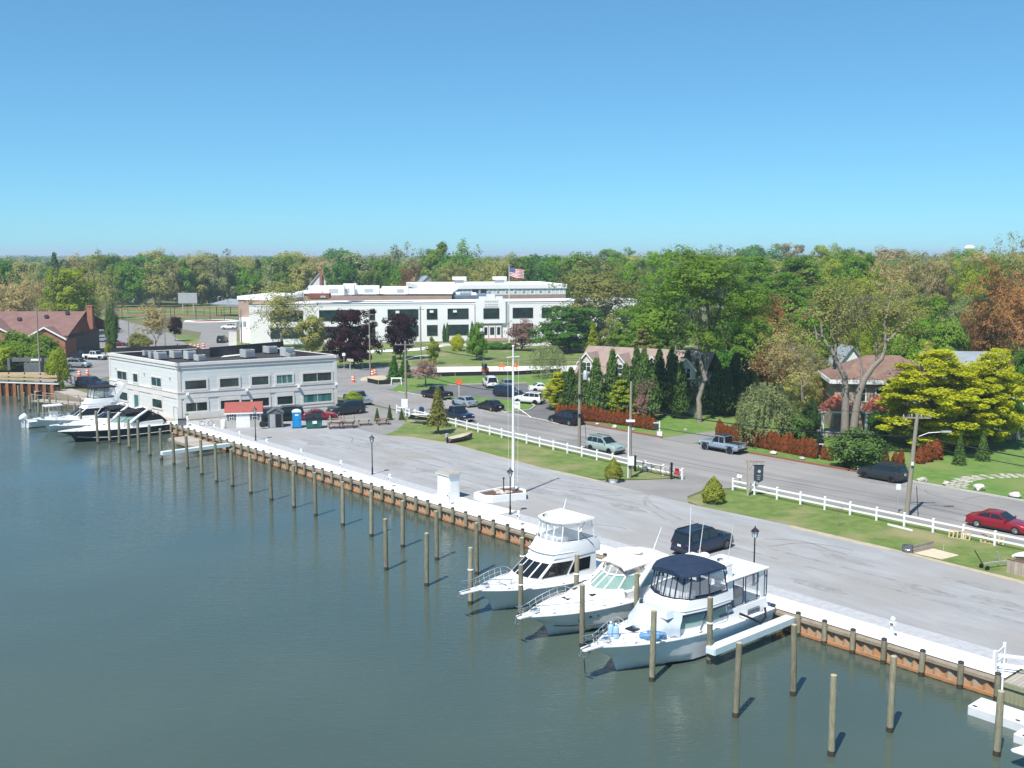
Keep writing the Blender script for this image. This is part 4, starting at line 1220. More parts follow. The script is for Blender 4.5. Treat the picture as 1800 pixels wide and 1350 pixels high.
# overhead lines
def cable(p, q, sag, label, r=.018):
    n = 14
    pts = [p.lerp(q, i / n) - Vector((0, 0, 4 * sag * (i / n) * (1 - i / n))) for i in range(n + 1)]
    b = MB()
    b.tube([v - p for v in pts], r, 5)
    return tag(b.build('overhead_cable', 'black_metal', loc=p), label, 'cable')
up = lambda p, z, dx=0, dy=0: Vector((p.x + dx, p.y + dy, z))
cable(up(P2, h2 - 4.3), up(P4, h4 - 1.9, .5), 1.0, 'thick black cable from the transformer pole to the leaning pole', .05)
cable(up(P2, h2 - 6.2), up(P4, h4 - 3.2, .4), .9, 'lower black cable between transformer pole and leaning pole', .03)
cable(up(P1, h1 - 4), up(P2, h2 - 4.3), 1.0, 'black cable from the street light pole to the transformer pole', .04)
for k, x in enumerate((-1.3, -.6, .6, 1.3)):
    cable(up(P1, h1 - .25, x), up(P2, h2 - .2 - .25 * k), .8, 'thin power line %s between the street light pole and transformer pole' % ('left outer', 'left inner', 'right inner', 'right outer')[k])
cable(up(P2, h2 - .3), up(P4, h4 - .15, -.1, .1), 1.1, 'thin power line from the transformer pole to the leaning pole crossarm')
PX = W(-70, 27)
cable(up(P4, h4 - 1.9, .5), up(PX, 7.5), .8, 'thick black cable leaving the leaning pole to the right', .05)
cable(up(P4, h4 - 2.6, .5), up(PX, 6.8), .8, 'second black cable leaving the leaning pole to the right', .035)
cable(up(P4, h4 - .15, .9, .1), up(PX, 8.8), .8, 'thin power line leaving the leaning pole crossarm to the right')
cable(up(P3, h3 - .4), up(P2, h2 - 5), .4, 'service wire from the service pole to the transformer pole')
# ---------------------------------------------------------------- mast, flower bed, kiosk
bx = A(838, 897)
bed = thing('flower_bed', 'white walled hexagonal planter of brown mulch and stones on the quay', 'planter', W(-1.6, 5.0), ANG)
hexp = [A(833, 877), A(848, 883), A(866, 884), A(925, 878), A(924, 872), A(905, 866), A(886, 866.5)]
hx = []
for p in hexp:
    s_, o_ = SO(p)
    hx.append((s_ + 1.6, -(o_ - 5.0)))
cxh, cyh = sum(p[0] for p in hx) / len(hx), sum(p[1] for p in hx) / len(hx)
hi = [(cxh + (x - cxh) * .87, cyh + (y - cyh) * .87) for x, y in hx]
mat('mulch', (0.09, 0.045, 0.035), 0.95, (0.14, 0.075, 0.055), 3, bump=0.6)
b = MB()
n = len(hx)
for k in range(n):
    a, c = k, (k + 1) % n
    b.hexa([(*hx[a], 0), (*hx[c], 0), (*hi[c], 0), (*hi[a], 0), (*hx[a], .62), (*hx[c], .62), (*hi[c], .62), (*hi[a], .62)])
b.build('wall', 'white_paint', bed)
MB().prism(hi, .3, .5).build('soil', 'mulch', bed)
mat('stone_pale', (0.52, 0.49, 0.44), 0.9, (0.40, 0.37, 0.33), 3, bump=.4, orand=.2)
def rock_mesh(seed, r):
    bm = bmesh.new()
    bmesh.ops.create_icosphere(bm, subdivisions=2, radius=r)
    rr = random.Random(seed)
    for v in bm.verts:
        v.co *= 1 + rr.uniform(-.22, .22)
        v.co.z *= .65
    me = bpy.data.meshes.new('rock')
    bm.to_mesh(me)
    bm.free()
    me.materials.append(MATS['stone_pale'])
    return me
RM = [rock_mesh(k, .28) for k in range(4)]
for k in range(9):
    o = link('stone', RM[k % 4], bed, (cxh + prng.uniform(-.9, .9), cyh + prng.uniform(-.5, .7), .55), k)
    o.scale = [prng.uniform(.6, 1.1)] * 3
leafmat('leaf_mid', (0.115, 0.19, 0.028), (0.25, 0.38, 0.062), (0.175, 0.28, 0.042))
MB().lathe([(.05, .5), (.05, 1.75), (.09, 1.78), (.09, 1.9), (0, 1.92)], 8).build('bollard_light', 'black_metal', bed, 50, (cxh - .1, cyh, 0))
mst = A(902, 873)
ms = thing('signal_mast', 'tall white yacht club mast with yardarm standing in the flower bed', 'mast', mst)
hm = (873 - 607) / (873 - HOR) * CAM_H
MB().tube([(0, 0, .3), (0, 0, 2.6), (0, 0, hm * .6), (0, 0, hm)], [.16, .14, .10, .07], 10).build('pole', 'white_paint', ms, 50)
MB().lathe([(.05, 0), (.12, .06), (.09, .16), (0, .2)], 8).build('truck_ball', 'white_paint', ms, 50, (0, 0, hm))
MB().tube([(-.55, -.45, hm - .9), (.55, .45, hm - .9)], .05, 8).build('yardarm', 'white_paint', ms)
MB().tube([(-1.6, 1.2, hm * .55), (0, 0, hm * .62), (1.6, -1.2, hm * .55)], .012, 5).build('stay', 'steel', ms)
for sx in (-1, 1):
    MB().tube([(sx * .5, sx * .4, hm - .9), (sx * .4, sx * .3, 1.2)], .012, 4).build('halyard', 'white_paint', ms)
MB().lathe([(.2, .5), (.2, .8), (.14, .95)], 10).build('collar', 'steel', ms)
kp = W(8.3 - 3.2, 3.2)
kp = (A(769.5, 873) + A(808, 877)) / 2
s_, o_ = SO(kp)
kk = thing('white_kiosk', 'white panelled kiosk with flat grey roof on the quay walk', 'kiosk', W(s_, o_), ANG)
b = MB().box(0, 0, 1.12, 1.75, 1.2, 2.24)
bevel(b.build('body', 'white_paint', kk), .03)
MB().box(0, 0, 2.3, 2.0, 1.45, .14).build('eave', 'white_paint', kk)
mat('slate', (0.30, 0.27, 0.25), 0.9, (0.37, 0.34, 0.31), 2, bump=.3)
MB().box(0, 0, 2.42, 2.08, 1.52, .1, top=(.92, .92)).build('roof', 'slate', kk)
for x in (-.42, .42):
    MB().box(x, .605, 1.08, .78, .02, 1.9).build('door', 'vinyl', kk)
MB().box(-.885, 0, 1.1, .02, .9, 1.9).build('side_panel', 'vinyl', kk)
MB().box(0, .63, 1.1, .06, .04, .18).build('latch', 'steel', kk)
MB().box(0, .1, .03, 3.4, 2.1, .07).build('plinth', 'walk_white', kk)
sheet('kiosk_pad', so_poly([(s_ - 7.8, 2.3), (s_ + .2, 2.3), (s_ + .2, 3.2), (s_ - 5.2, 4.1), (s_ - 7.8, 4.2)]), .05, 'walk_white')
# ---------------------------------------------------------------- huts and bins before the pale building
mat('roof_red', (0.33, 0.085, 0.07), 0.7, (0.29, 0.075, 0.062), 2)
mat('shed_grey', (0.10, 0.11, 0.12), 0.7, (0.13, 0.14, 0.15), 2)
mat('plastic_blue', (0.01, 0.24, 0.55), 0.4)
mat('dumpster_green', (0.03, 0.16, 0.13), 0.5, (0.04, 0.19, 0.15), 2)
pH = (A(396, 753) + A(455, 751)) / 2
hrz = math.atan2((A(455, 751) - A(396, 753)).y, (A(455, 751) - A(396, 753)).x)
hut = thing('red_roofed_hut', 'small white hut with red ribbed roof, white roller door and shutters', 'hut', pH + Vector((0, 1.2, 0)), hrz)
MB().box(0, 0, 1.05, 4.3, 2.4, 2.1).build('wall', 'trim', hut)
MB().box(0, -1.22, .55, 4.34, .06, 1.1).build('lower_panel', 'concrete', hut)
rf = gable(MB(), -2.15, 2.15, -1.2, 1.2, 2.1, 3.1, 'x', .22, .08).build('roof', 'roof_red', hut)
b = MB()
for k in range(19):
    x = -2.3 + k * 4.6 / 18
    b.hexa([(x - .02, -1.42, 1.99), (x + .02, -1.42, 1.99), (x + .02, 0, 3.19), (x - .02, 0, 3.19), (x - .02, -1.42, 2.04), (x + .02, -1.42, 2.04), (x + .02, 0, 3.24), (x - .02, 0, 3.24)])
b.build('roof_rib', 'roof_red', rf)
MB().box(0, -1.42, 1.9, 4.8, .06, .16).build('gutter', 'white_paint', hut)
d_ = MB().box(-.1, -1.25, .95, 1.7, .06, 1.85).build('roller_door', 'vinyl', hut)
for k in range(6):
    MB().box(-.1, -1.285, .2 + k * .3, 1.66, .02, .03).build('slat', 'white_paint', d_)
for x in (-1.5, 1.35):
    w_ = MB().box(x, -1.25, 1.45, .62, .05, .85).build('window', 'white_paint', hut)
    for dx in (-.14, .14):
        for dz in (-.2, .2):
            MB().box(x + dx, -1.282, 1.45 + dz, .22, .02, .32).build('pane', 'pane_dark', w_)
    for sx in (-1, 1):
        MB().box(x + sx * .44, -1.255, 1.45, .2, .05, .9).build('shutter', 'shed_grey', hut)
t = thing('white_drum', 'white plastic drum standing at the left of the red roofed hut', 'drum', A(393, 753), 0)
MB().lathe([(.3, 0), (.33, .1), (.33, 1.0), (.28, 1.1), (0, 1.12)], 14).build('drum_body', 'vinyl', t, 50)
MB().lathe([(.335, .35), (.35, .38), (.335, .41)], 14).lathe([(.335, .7), (.35, .73), (.335, .76)], 14).build('rib', 'vinyl', t)
def shed(x0, x1, yb, label, m, rm):
    p, q = A(x0, yb), A(x1, yb)
    w = (q - p).length
    t = thing('garden_shed', label, 'shed', (p + q) / 2 + Vector((0, .9, 0)), hrz)
    b = MB().box(0, 0, .95, w, 1.7, 1.9)
    b.face([(-w / 2, -.85, 1.9), (w / 2, -.85, 1.9), (0, -.85, 2.45)])
    b.build('wall', m, t)
    gable(MB(), -w / 2, w / 2, -.85, .85, 1.9, 2.45, 'y', .12, .06).build('roof', rm, t)
    for sx in (-1, 1):
        MB().box(sx * w * .2, -.87, .9, w * .36, .04, 1.7).build('door', 'unit_grey' if sx < 0 else 'black_metal', t)
    for sx in (-1, 1):
        MB().box(sx * (w / 2 - .06), -.88, .95, .1, .05, 1.9).build('corner_post', rm, t)
    return t
shed(469, 495, 752, 'small grey plastic shed with gabled roof and half open doors', 'shed_grey', 'shed_grey')
t = thing('wheelie_bin', 'dark wheeled bins beside the red roofed hut', 'bin', A(461, 750), hrz)
bevel(MB().box(0, 0, .55, .62, .7, 1.0, top=(1.12, 1.12)).build('bin_body', 'black_metal', t), .04)
bevel(MB().box(0, 0, 1.09, .74, .84, .1).build('lid', 'black_metal', t), .03)
for sx in (-1, 1):
    MB().lathe([(.14, -.04), (.14, .04)], 10, (sx * .3, .3, .14), axis='x').build('wheel', 'dark_rubber', t)
t = thing('hose_reel', 'round dark hose reel on a stand by the wheeled bins', 'hose reel', A(462, 754), hrz)
MB().lathe([(.3, -.12), (.42, -.1), (.42, .1), (.3, .12)], 18, (0, 0, .62), axis='y').build('reel', 'dark_rubber', t)
MB().tube([(-.4, 0, 0), (0, 0, .62), (.4, 0, 0)], .03, 6).build('stand', 'steel', t)
# portable toilet
tp = (A(512, 753) + A(529, 753)) / 2
t = thing('portable_toilet', 'bright blue portable toilet with white domed roof', 'portable toilet', tp + Vector((0, .55, 0)), hrz)
bevel(MB().box(0, 0, 1.05, 1.12, 1.1, 2.0).build('cabin', 'plastic_blue', t), .05)
MB().box(0, 0, .05, 1.2, 1.2, .1).build('base', 'black_metal', t)
b = MB()
b.loft([[(x, -.58, z), (x, .58, z)] for x, z in ((-.6, 2.05), (-.5, 2.2), (-.25, 2.31), (0, 2.34), (.25, 2.31), (.5, 2.2), (.6, 2.05))], cap=False)
b.face([(x, -.58, z) for x, z in ((-.6, 2.05), (-.5, 2.2), (-.25, 2.31), (0, 2.34), (.25, 2.31), (.5, 2.2), (.6, 2.05))])
b.face([(x, .58, z) for x, z in ((-.6, 2.05), (-.5, 2.2), (-.25, 2.31), (0, 2.34), (.25, 2.31), (.5, 2.2), (.6, 2.05))])
b.build('roof', 'white_paint', t)
d_ = MB().box(0, -.56, 1.05, .84, .04, 1.86).build('door', 'plastic_blue', t)
MB().box(0, -.585, 1.72, .42, .012, .18).build('sign', 'white_paint', d_)
MB().box(.34, -.59, 1.05, .06, .04, .16).build('handle', 'black_metal', d_)
for sx in (-1, 1):
    MB().box(sx * .53, -.56, 1.05, .07, .07, 2.0).build('corner_post', 'plastic_blue', t)
# skip bin
dp_ = (A(537, 754) + A(563, 754)) / 2
t = thing('dumpster', 'green steel dumpster with sloping black lids and white sign', 'dumpster', dp_ + Vector((0, .7, 0)), hrz)
b = MB()
b.hexa([(-.95, -.6, .15), (.95, -.6, .15), (.95, .7, .15), (-.95, .7, .15), (-1.05, -.75, 1.15), (1.05, -.75, 1.15), (1.05, .75, 1.45), (-1.05, .75, 1.45)])
b.build('container', 'dumpster_green', t)
for k in range(7):
    x = -.9 + k * .3
    MB().hexa([(x - .03, -.64, .2), (x + .03, -.64, .2), (x + .03, -.60, .2), (x - .03, -.60, .2), (x - .03, -.80, 1.12), (x + .03, -.80, 1.12), (x + .03, -.72, 1.12), (x - .03, -.72, 1.12)]).build('rib', 'dumpster_green', t)
for sx in (-1, 1):
    MB().hexa([(sx * .55 - .54, -.85, 1.17), (sx * .55 + .54, -.85, 1.17), (sx * .55 + .54, .8, 1.5), (sx * .55 - .54, .8, 1.5), (sx * .55 - .5, -.82, 1.45), (sx * .55 + .5, -.82, 1.45), (sx * .55 + .5, .75, 1.78), (sx * .55 - .5, .75, 1.78)]).build('lid', 'black_metal', t)
MB().box(.1, -.80, .85, .55, .03, .36).build('sign', 'white_paint', t)
for sx in (-1, 1):
    MB().lathe([(.09, -.05), (.09, .05)], 10, (sx * .8, -.5, .09), axis='x').build('wheel', 'dark_rubber', t)
# picnic tables
mat('picnic_wood', (0.17, 0.085, 0.06), 0.85, (0.24, 0.14, 0.10), 3, orand=.2)
mat('picnic_grey', (0.36, 0.31, 0.26), 0.9, (0.28, 0.24, 0.20), 3, orand=.2)
def picnic(p, rz, label, m, flip=False, zoff=0.0):
    t = thing('picnic_table', label, 'picnic table', p, rz, 'picnic tables by the lot')
    if flip:
        t.rotation_euler.x = R(180)
        t.location.z = .76
    for k in range(5):
        MB().box(0, -.3 + k * .15, .74, 1.8, .135, .04).build('top_plank', m, t)
    for sy in (-1, 1):
        for k in range(2):
            MB().box(0, sy * (.66 + k * .14), .44, 1.8, .13, .04).build('seat_plank', m, t)
    for sx in (-1, 1):
        for sy in (-1, 1):
            MB().tube([(sx * .65, sy * .55, .0), (sx * .65, sy * .2, .72)], .05, 4).build('leg', m, t)
        MB().box(sx * .65, 0, .39, .06, 1.6, .08).build('seat_support', m, t)
        MB().box(sx * .6, 0, .68, .06, .7, .07).build('top_support', m, t)
    return t
picnic(A(672, 746), hrz + .2, 'reddish brown picnic table standing alone right of the table stack', 'picnic_wood')
picnic(A(588, 753), hrz + .05, 'brown picnic table at the bottom left of the stack', 'picnic_wood')
q = picnic(A(590, 752.3), hrz + .05, 'weathered picnic table turned upside down on the left stack', 'picnic_grey', True)
q.location.z = 1.55
picnic(A(612, 752), hrz + .05, 'brown picnic table at the bottom right of the stack', 'picnic_wood')
q = picnic(A(613, 751.3), hrz + .1, 'weathered picnic table turned upside down on the right stack', 'picnic_grey', True)
q.location.z = 1.55
picnic(A(640, 747), hrz + .1, 'pale weathered picnic table between the stack and the red brown one', 'picnic_grey')
t = thing('bicycle', 'white bicycle leaning at the pale building front', 'bicycle', A(363, 749), hrz)
for x in (-.52, .52):
    b = MB()
    b.tube([(x + .33 * math.cos(a), 0, .34 + .33 * math.sin(a)) for a in [2 * math.pi * k / 16 for k in range(17)]], .022, 5, cap=False)
    b.build('wheel', 'dark_rubber', t)
b = MB()
for a, c in (((-.52, .34), (-.12, .3)), ((-.12, .3), (.38, .78)), ((-.2, .8), (.38, .78)), ((-.12, .3), (-.22, .9)), ((-.52, .34), (-.2, .8)), ((.38, .92), (.52, .34))):
    b.tube([(a[0], 0, a[1]), (c[0], 0, c[1])], .025, 6)
b.build('frame', 'white_paint', t)
MB().tube([(.36, -.26, .95), (.38, 0, .93), (.36, .26, .95)], .018, 5).build('handlebar', 'steel', t)
MB().box(-.23, 0, .93, .26, .13, .06, top=(.8, .7)).build('saddle', 'black_metal', t)
t = thing('storage_box', 'dark green storage box at the pale building corner', 'storage box', A(322, 748.5), hrz)
bevel(MB().box(0, 0, .42, 1.2, .7, .84).build('box_body', 'shed_grey', t), .04)
bevel(MB().box(0, 0, .88, 1.26, .76, .1).build('lid', 'black_metal', t), .03)
for x, y, l in ((242, 720, 'grey rock heap by the pale building wall'),):
    pass
# grills and chairs on the deck by the side wall
t = thing('covered_grill', 'grill under a black cover on the deck by the pale building', 'grill', A(250, 729), ANG)
bevel(MB().box(0, 0, .55, 1.4, .7, 1.05, top=(.85, .8)).build('cover', 'black_metal', t), .08)
MB().box(0, 0, 1.11, .7, .5, .1).build('hood', 'black_metal', t)
for k, (x, y, l) in enumerate(((226, 727, 'grey deck chair left of the covered grill'), (236, 730, 'grey deck chair nearest the covered grill on its left'), (262, 733, 'grey deck chair right of the covered grill'), (275, 737, 'grey deck chair farthest right along the side wall'))):
    t = thing('deck_chair', l, 'chair', A(x, y), ANG + k, 'deck chairs by the pale building')
    MB().box(0, 0, .42, .55, .5, .05).build('seat', 'picnic_grey', t)
    MB().box(0, .26, .72, .55, .06, .6).build('backrest', 'picnic_grey', t)
    for sx in (-1, 1):
        for sy in (-1, 1):
            MB().box(sx * .24, sy * .22, .2, .06, .06, .4).build('leg', 'picnic_grey', t)
# glass door frame thing at the quay corner
t = thing('glass_screen', 'clear glass screen in white frame at the pale building corner', 'screen', A(310, 745), ANG)
glassmat('glass_clear', (0.6, 0.72, 0.75), .25)
MB().box(0, 0, 1.1, 1.3, .02, 2.1).build('pane', 'glass_clear', t)
MB().box(-.68, 0, 1.1, .07, .07, 2.2).box(.68, 0, 1.1, .07, .07, 2.2).box(0, 0, 2.2, 1.4, .07, .07).build('frame', 'galvanised', t)
# ---------------------------------------------------------------- grass strip things
t = thing('hanging_sign', 'grey post with crossarm and hanging dark navy shield sign', 'sign', A(1314, 872), ANG + math.pi)
gs = A(1314, 872)
mat('sign_navy', (0.03, 0.045, 0.06), .5, (0.045, 0.06, 0.075), 4)
t.rotation_euler.z = 0
hp = (872 - 805) / (872 - HOR) * CAM_H
MB().box(0, 0, hp / 2, .18, .18, hp).build('post', 'picnic_grey', t)
MB().box(.62, 0, hp - .25, 1.7, .14, .16).build('arm', 'picnic_grey', t)
MB().tube([(.08, 0, hp - 1.0), (-.0 + .5, 0, hp - .35)], .05, 5).build('brace', 'picnic_grey', t)
sg = MB().prism([(-.52, 0), (.52, 0), (.52, 0)], 0, 0) if False else MB()
pl = [(-.5, 0.0), (.5, 0.0), (.42, -.14), (.42, -1.45), (.2, -1.55), (0, -1.68), (-.2, -1.55), (-.42, -1.45), (-.42, -.14)]
b = MB()
b.add([(.95 + x, -.04, hp - .55 + z) for x, z in pl] + [(.95 + x, .04, hp - .55 + z) for x, z in pl], [tuple(range(9)), tuple(range(17, 8, -1))] + [(i, (i + 1) % 9, (i + 1) % 9 + 9, i + 9) for i in range(9)])
board = b.build('sign_board', 'sign_navy', t)
MB().lathe([(.15, 0), (.15, .012)], 14, (1.0, -.042, hp - 1.15), axis='y').build('emblem', 'unit_grey', board)
for k, z in enumerate((1.55, 1.75, 1.9)):
    MB().box(.95, -.045, hp - z, .34 - .05 * k, .012, .05).build('letter_row', 'unit_grey', board)
MB().box(.95, -.05, hp - .6, 1.0, .02, .05).build('top_rail', 'black_metal', board)
for x in (.72, 1.18):
    MB().tube([(x, 0, hp - .33), (x, 0, hp - .55)], .012, 4).build('chain', 'black_metal', t)
t = thing('mailbox', 'white mailbox on a short post at the entrance fence end', 'mailbox', A(1300, 858), ANG)
MB().box(0, 0, .5, .1, .1, 1.0).build('post', 'picnic_grey', t)
b = MB()
prof = [(-.12, 0), (.12, 0), (.12, .16), (.08, .25), (0, .28), (-.08, .25), (-.12, .16)]
b.loft([[(x, y, 1.0 + z) for y, z in prof] for x in (-.28, .28)], closed=True, cap=True)
b.build('box', 'vinyl', t)
MB().box(.2, .13, 1.2, .05, .01, .12).build('flag', 'brick_red', t)
t = thing('entrance_gate', 'black iron swing gate folded open along the white fence', 'gate', W(-3.4, 24.1), ANG)
b = MB()
for z in (.25, 1.05):
    b.tube([(-.6, -.3, z), (5.0, .1, z)], .03, 6)
for k in range(6):
    b.tube([(-.6 + k * 1.12, -.3 + k * .08, .25), (-.6 + k * 1.12, -.3 + k * .08, 1.05 + .12 * (k % 2))], .025, 6)
for k in range(5):
    b.tube([(-.6 + k * 1.12, -.3 + k * .08, .25), (.52 + k * 1.12, -.22 + k * .08, 1.05)], .018, 5)
b.build('gate_leaf', 'black_metal', t)
for x in (.1, 4.9):
    MB().box(x, 0, .75, .16, .16, 1.5).box(x, 0, 1.6, .22, .22, .2, top=(.5, .5)).build('gate_post', 'black_metal', t)
mat('flag_red', (0.55, 0.03, 0.045), .7)
MB().box(-.3, -.36, .8, .5, .03, .62).build('warning_board', 'flag_red', t)
t = thing('street_sign', 'small white parking sign on a thin post by the leaning pole', 'sign', A(1577, 903), 0)
MB().box(0, 0, 1.3, .06, .06, 2.6).build('post', 'galvanised', t)
MB().box(0, -.04, 2.35, .4, .02, .5).build('sign_board', 'white_paint', t)
t = thing('street_sign', 'thin signpost on the near road edge left of the black sedan', 'sign', A(846, 754), 0)
MB().box(0, 0, 1.2, .06, .06, 2.4).build('post', 'galvanised', t)
MB().box(0, -.04, 2.2, .3, .02, .42).build('sign_board', 'galvanised', t)
t = thing('blue_mailbox', 'round topped dark blue street collection mailbox by the fence', 'mailbox', A(741, 731), R(20))
b = MB()
prof = [(-.3, .25), (.3, .25), (.3, 1.0), (.22, 1.2), (0, 1.28), (-.22, 1.2), (-.3, 1.0)]
b.loft([[(x, y, z) for x, z in prof] for y in (-.3, .3)], closed=True, cap=True)
mat('mail_blue', (0.02, 0.055, 0.16), .4)
b.build('box', 'mail_blue', t)
for sx in (-1, 1):
    for sy in (-1, 1):
        MB().box(sx * .25, sy * .25, .13, .06, .06, .26).build('leg', 'mail_blue', t)
# ---------------------------------------------------------------- clutter at the right
t = thing('fire_ring', 'dark grey steel fire ring on the grass edge at right', 'fire ring', A(1596, 970))
MB().lathe([(.42, 0), (.42, .5), (.38, .5), (.38, .1)], 18).build('ring', 'shed_grey', t, 50)
MB().lathe([(.43, .22), (.45, .25), (.43, .28)], 18).build('band', 'steel', t)
s_, o_ = SO(A(1640, 972))
t = thing('horseshoe_pit', 'pale sand pit with a grey timber backboard and stake', 'sand pit', W(s_, o_), ANG)
b = MB()
pts = [A(x, y) for x, y in ((1606, 973), (1640, 965), (1686, 977), (1656, 984))]
bp_ = W(s_, o_)
loc = []
for p in pts:
    a, c = SO(p)
    loc.append((a - s_, -(c - o_)))
MB().prism(loc, .0, .05).build('sand', 'sand', t)
a, c = Vector(loc[0]), Vector(loc[1])
c0_, d_ = (a + c) / 2, (c - a)
for k in range(3):
    MB().box(c0_.x, c0_.y, .14 + k * .2, d_.length, .07, .18, math.atan2(d_.y, d_.x)).build('plank', 'picnic_grey', t)
cm = (Vector(loc[1]) * .6 + Vector(loc[2]) * .4)
MB().lathe([(.025, 0), (.025, .55), (0, .56)], 6, (cm.x, cm.y, .0)).build('stake', 'dirt_edge', t)
def rack(x0, x1, label, m):
    p, q = A(x0, lerp(945, 962, (x0 - 1665) / 110)), A(x1, lerp(945, 962, (x1 - 1665) / 110))
    d_ = q - p
    t = thing('timber_rack', label, 'rack', p, math.atan2(d_.y, d_.x))
    n = 6
    MB().box(d_.length / 2, 0, .06, d_.length, .07, .07).box(d_.length / 2, .25, .62, d_.length, .07, .07).build('rail', m, t)
    for k in range(n):
        MB().hexa([(d_.length * k / (n - 1) - .05, -.05, .06), (d_.length * k / (n - 1) + .05, -.05, .06), (d_.length * k / (n - 1) + .05, .02, .06), (d_.length * k / (n - 1) - .05, .02, .06),
                   (d_.length * k / (n - 1) - .05, .2, .64), (d_.length * k / (n - 1) + .05, .2, .64), (d_.length * k / (n - 1) + .05, .27, .64), (d_.length * k / (n - 1) - .05, .27, .64)]).build('slat', m, t)
mat('raw_timber', (0.52, 0.38, 0.22), .85, (0.40, 0.30, 0.18), 3)
rack(1668, 1704, 'left slatted timber rack leaning by the white fence', 'raw_timber')
rack(1724, 1763, 'right slatted timber rack leaning by the white fence', 'raw_timber')
t = thing('loose_rail', 'fallen white fence rail lying at the foot of the fence', 'fence rail', A(1582, 929), math.atan2((A(1605, 934) - A(1557, 922)).y, (A(1605, 934) - A(1557, 922)).x))
MB().box(0, 0, .1, 2.3, .06, .14).build('rail', 'vinyl', t)
pT = A(1735, 1000)
t = thing('boat_trailer', 'small galvanised trailer with jockey wheel and winch post on the grass', 'trailer', pT, R(18))
MB().box(2.2, 0, .42, 5.0, .09, .1).box(4.2, .45, .42, 2.4, .07, .08).box(4.2, -.45, .42, 2.4, .07, .08).box(3.2, 0, .42, .08, 1.3, .08).build('frame', 'galvanised', t)
MB().tube([(1.1, 0, .42), (.8, 0, 1.2)], .05, 6).build('winch_post', 'galvanised', t)
MB().tube([(-.35, 0, .3), (-.9, .3, 1.35)], .035, 6).build('tow_handle', 'black_metal', t)
for y in (-.28, .28):
    MB().lathe([(.1, -.06), (.17, -.05), (.17, .05), (.1, .06)], 12, (-.25, y, .17), axis='y').build('wheel', 'dark_rubber', t)
b = MB()
b.loft([[(2.2 + k * .5, -w_, .75), (2.2 + k * .5, 0, .62), (2.2 + k * .5, w_, .75)] for k, w_ in enumerate((.1, .35, .5, .55, .5))])
b.build('kayak_hull', 'vinyl', t)
t = thing('wooden_planter', 'grey timber planter box cut by the right edge of the picture', 'planter', A(1802, 1010), ANG)
for k in range(8):
    MB().box(-.88 + k * .25, .62, .5, .24, .05, 1.0).build('board', 'picnic_grey', t)
    MB().box(-.9, .5 - k * .14, .5, .05, .135, 1.0).build('board', 'picnic_grey', t)
MB().box(0, 0, .45, 1.7, 1.1, .85).build('soil', 'mulch', t)
MB().box(0, .62, 1.02, 2.0, .1, .05).box(-.92, 0, 1.02, .1, 1.2, .05).build('cap_board', 'picnic_wood', t)
# small boats on the grass
def dinghy(p, rz, L, label, hm, im, motor=True):
    t = thing('rowing_boat', label, 'boat', p, rz)
    secs, ins = [], []
    for i in range(9):
        u = i / 8
        x = -L / 2 + L * u
        w = .62 * (1 - max(0, (u - .35) / .65) ** 2.2) * (0.86 + .14 * min(1, u * 3)) + .01
        zs = .58 + .28 * u ** 2
        zk = .08 + .22 * max(0, u - .6) ** 1.5
        secs.append([(x, -w, zs), (x, -w * .82, zk + .16), (x, 0, zk), (x, w * .82, zk + .16), (x, w, zs)])
        ins.append([(x, -w * .93, zs - .01), (x, -w * .72, zk + .24), (x, 0, zk + .18), (x, w * .72, zk + .24), (x, w * .93, zs - .01)])
    MB().loft(secs).face(secs[0]).build('hull', hm, t, 40)
    MB().loft(ins, flip=True).face(ins[0]).build('lining', im, t, 40)
    b = MB()
    for s in (0, 4):
        b.tube([q[s] for q in secs], .035, 5)
    b.build('gunwale', im, t)
    for x in (-L * .3, 0, L * .2):
        MB().box(x, 0, .46, .25, .95, .04).build('thwart', im, t)
    if motor:
        m_ = bevel(MB().box(-L / 2 - .18, 0, .98, .42, .3, .42, top=(.8, .8)).build('outboard_cowl', 'unit_grey', t), .05)
        MB().box(-L / 2 - .15, 0, .42, .16, .1, .75).build('outboard_leg', 'black_metal', t)
    return t
mat('hull_maroon', (0.16, 0.06, 0.055), .5)
mat('boat_buff', (0.62, 0.57, 0.46), .6, (0.55, 0.50, 0.40), 2)
dinghy(A(809, 776) + Vector((0, .3, 0)), R(46), 3.9, 'maroon rowing boat with buff interior and outboard on the grass strip', 'hull_maroon', 'boat_buff')
tb = A(741, 747)
d2 = dinghy(tb + Vector((.3, .6, .45)), R(160), 4.6, 'dark hulled skiff with pale deck on a trailer beside the young pine', 'black_metal', 'boat_buff', False)
MB().box(0, 0, .82, 4.2, .9, .06).build('deck_cover', 'trim', d2)
MB().box(1.9, .0, 1.1, .08, .9, .9).build('white_board', 'white_paint', d2)
MB().box(0, 0, -.12, 4.8, .1, .1).build('trailer_beam', 'galvanised', d2)
for y in (-.6, .6):
    MB().lathe([(.12, -.08), (.24, -.06), (.24, .06), (.12, .08)], 12, (-.3, y, -.2), axis='y').build('wheel', 'dark_rubber', d2)
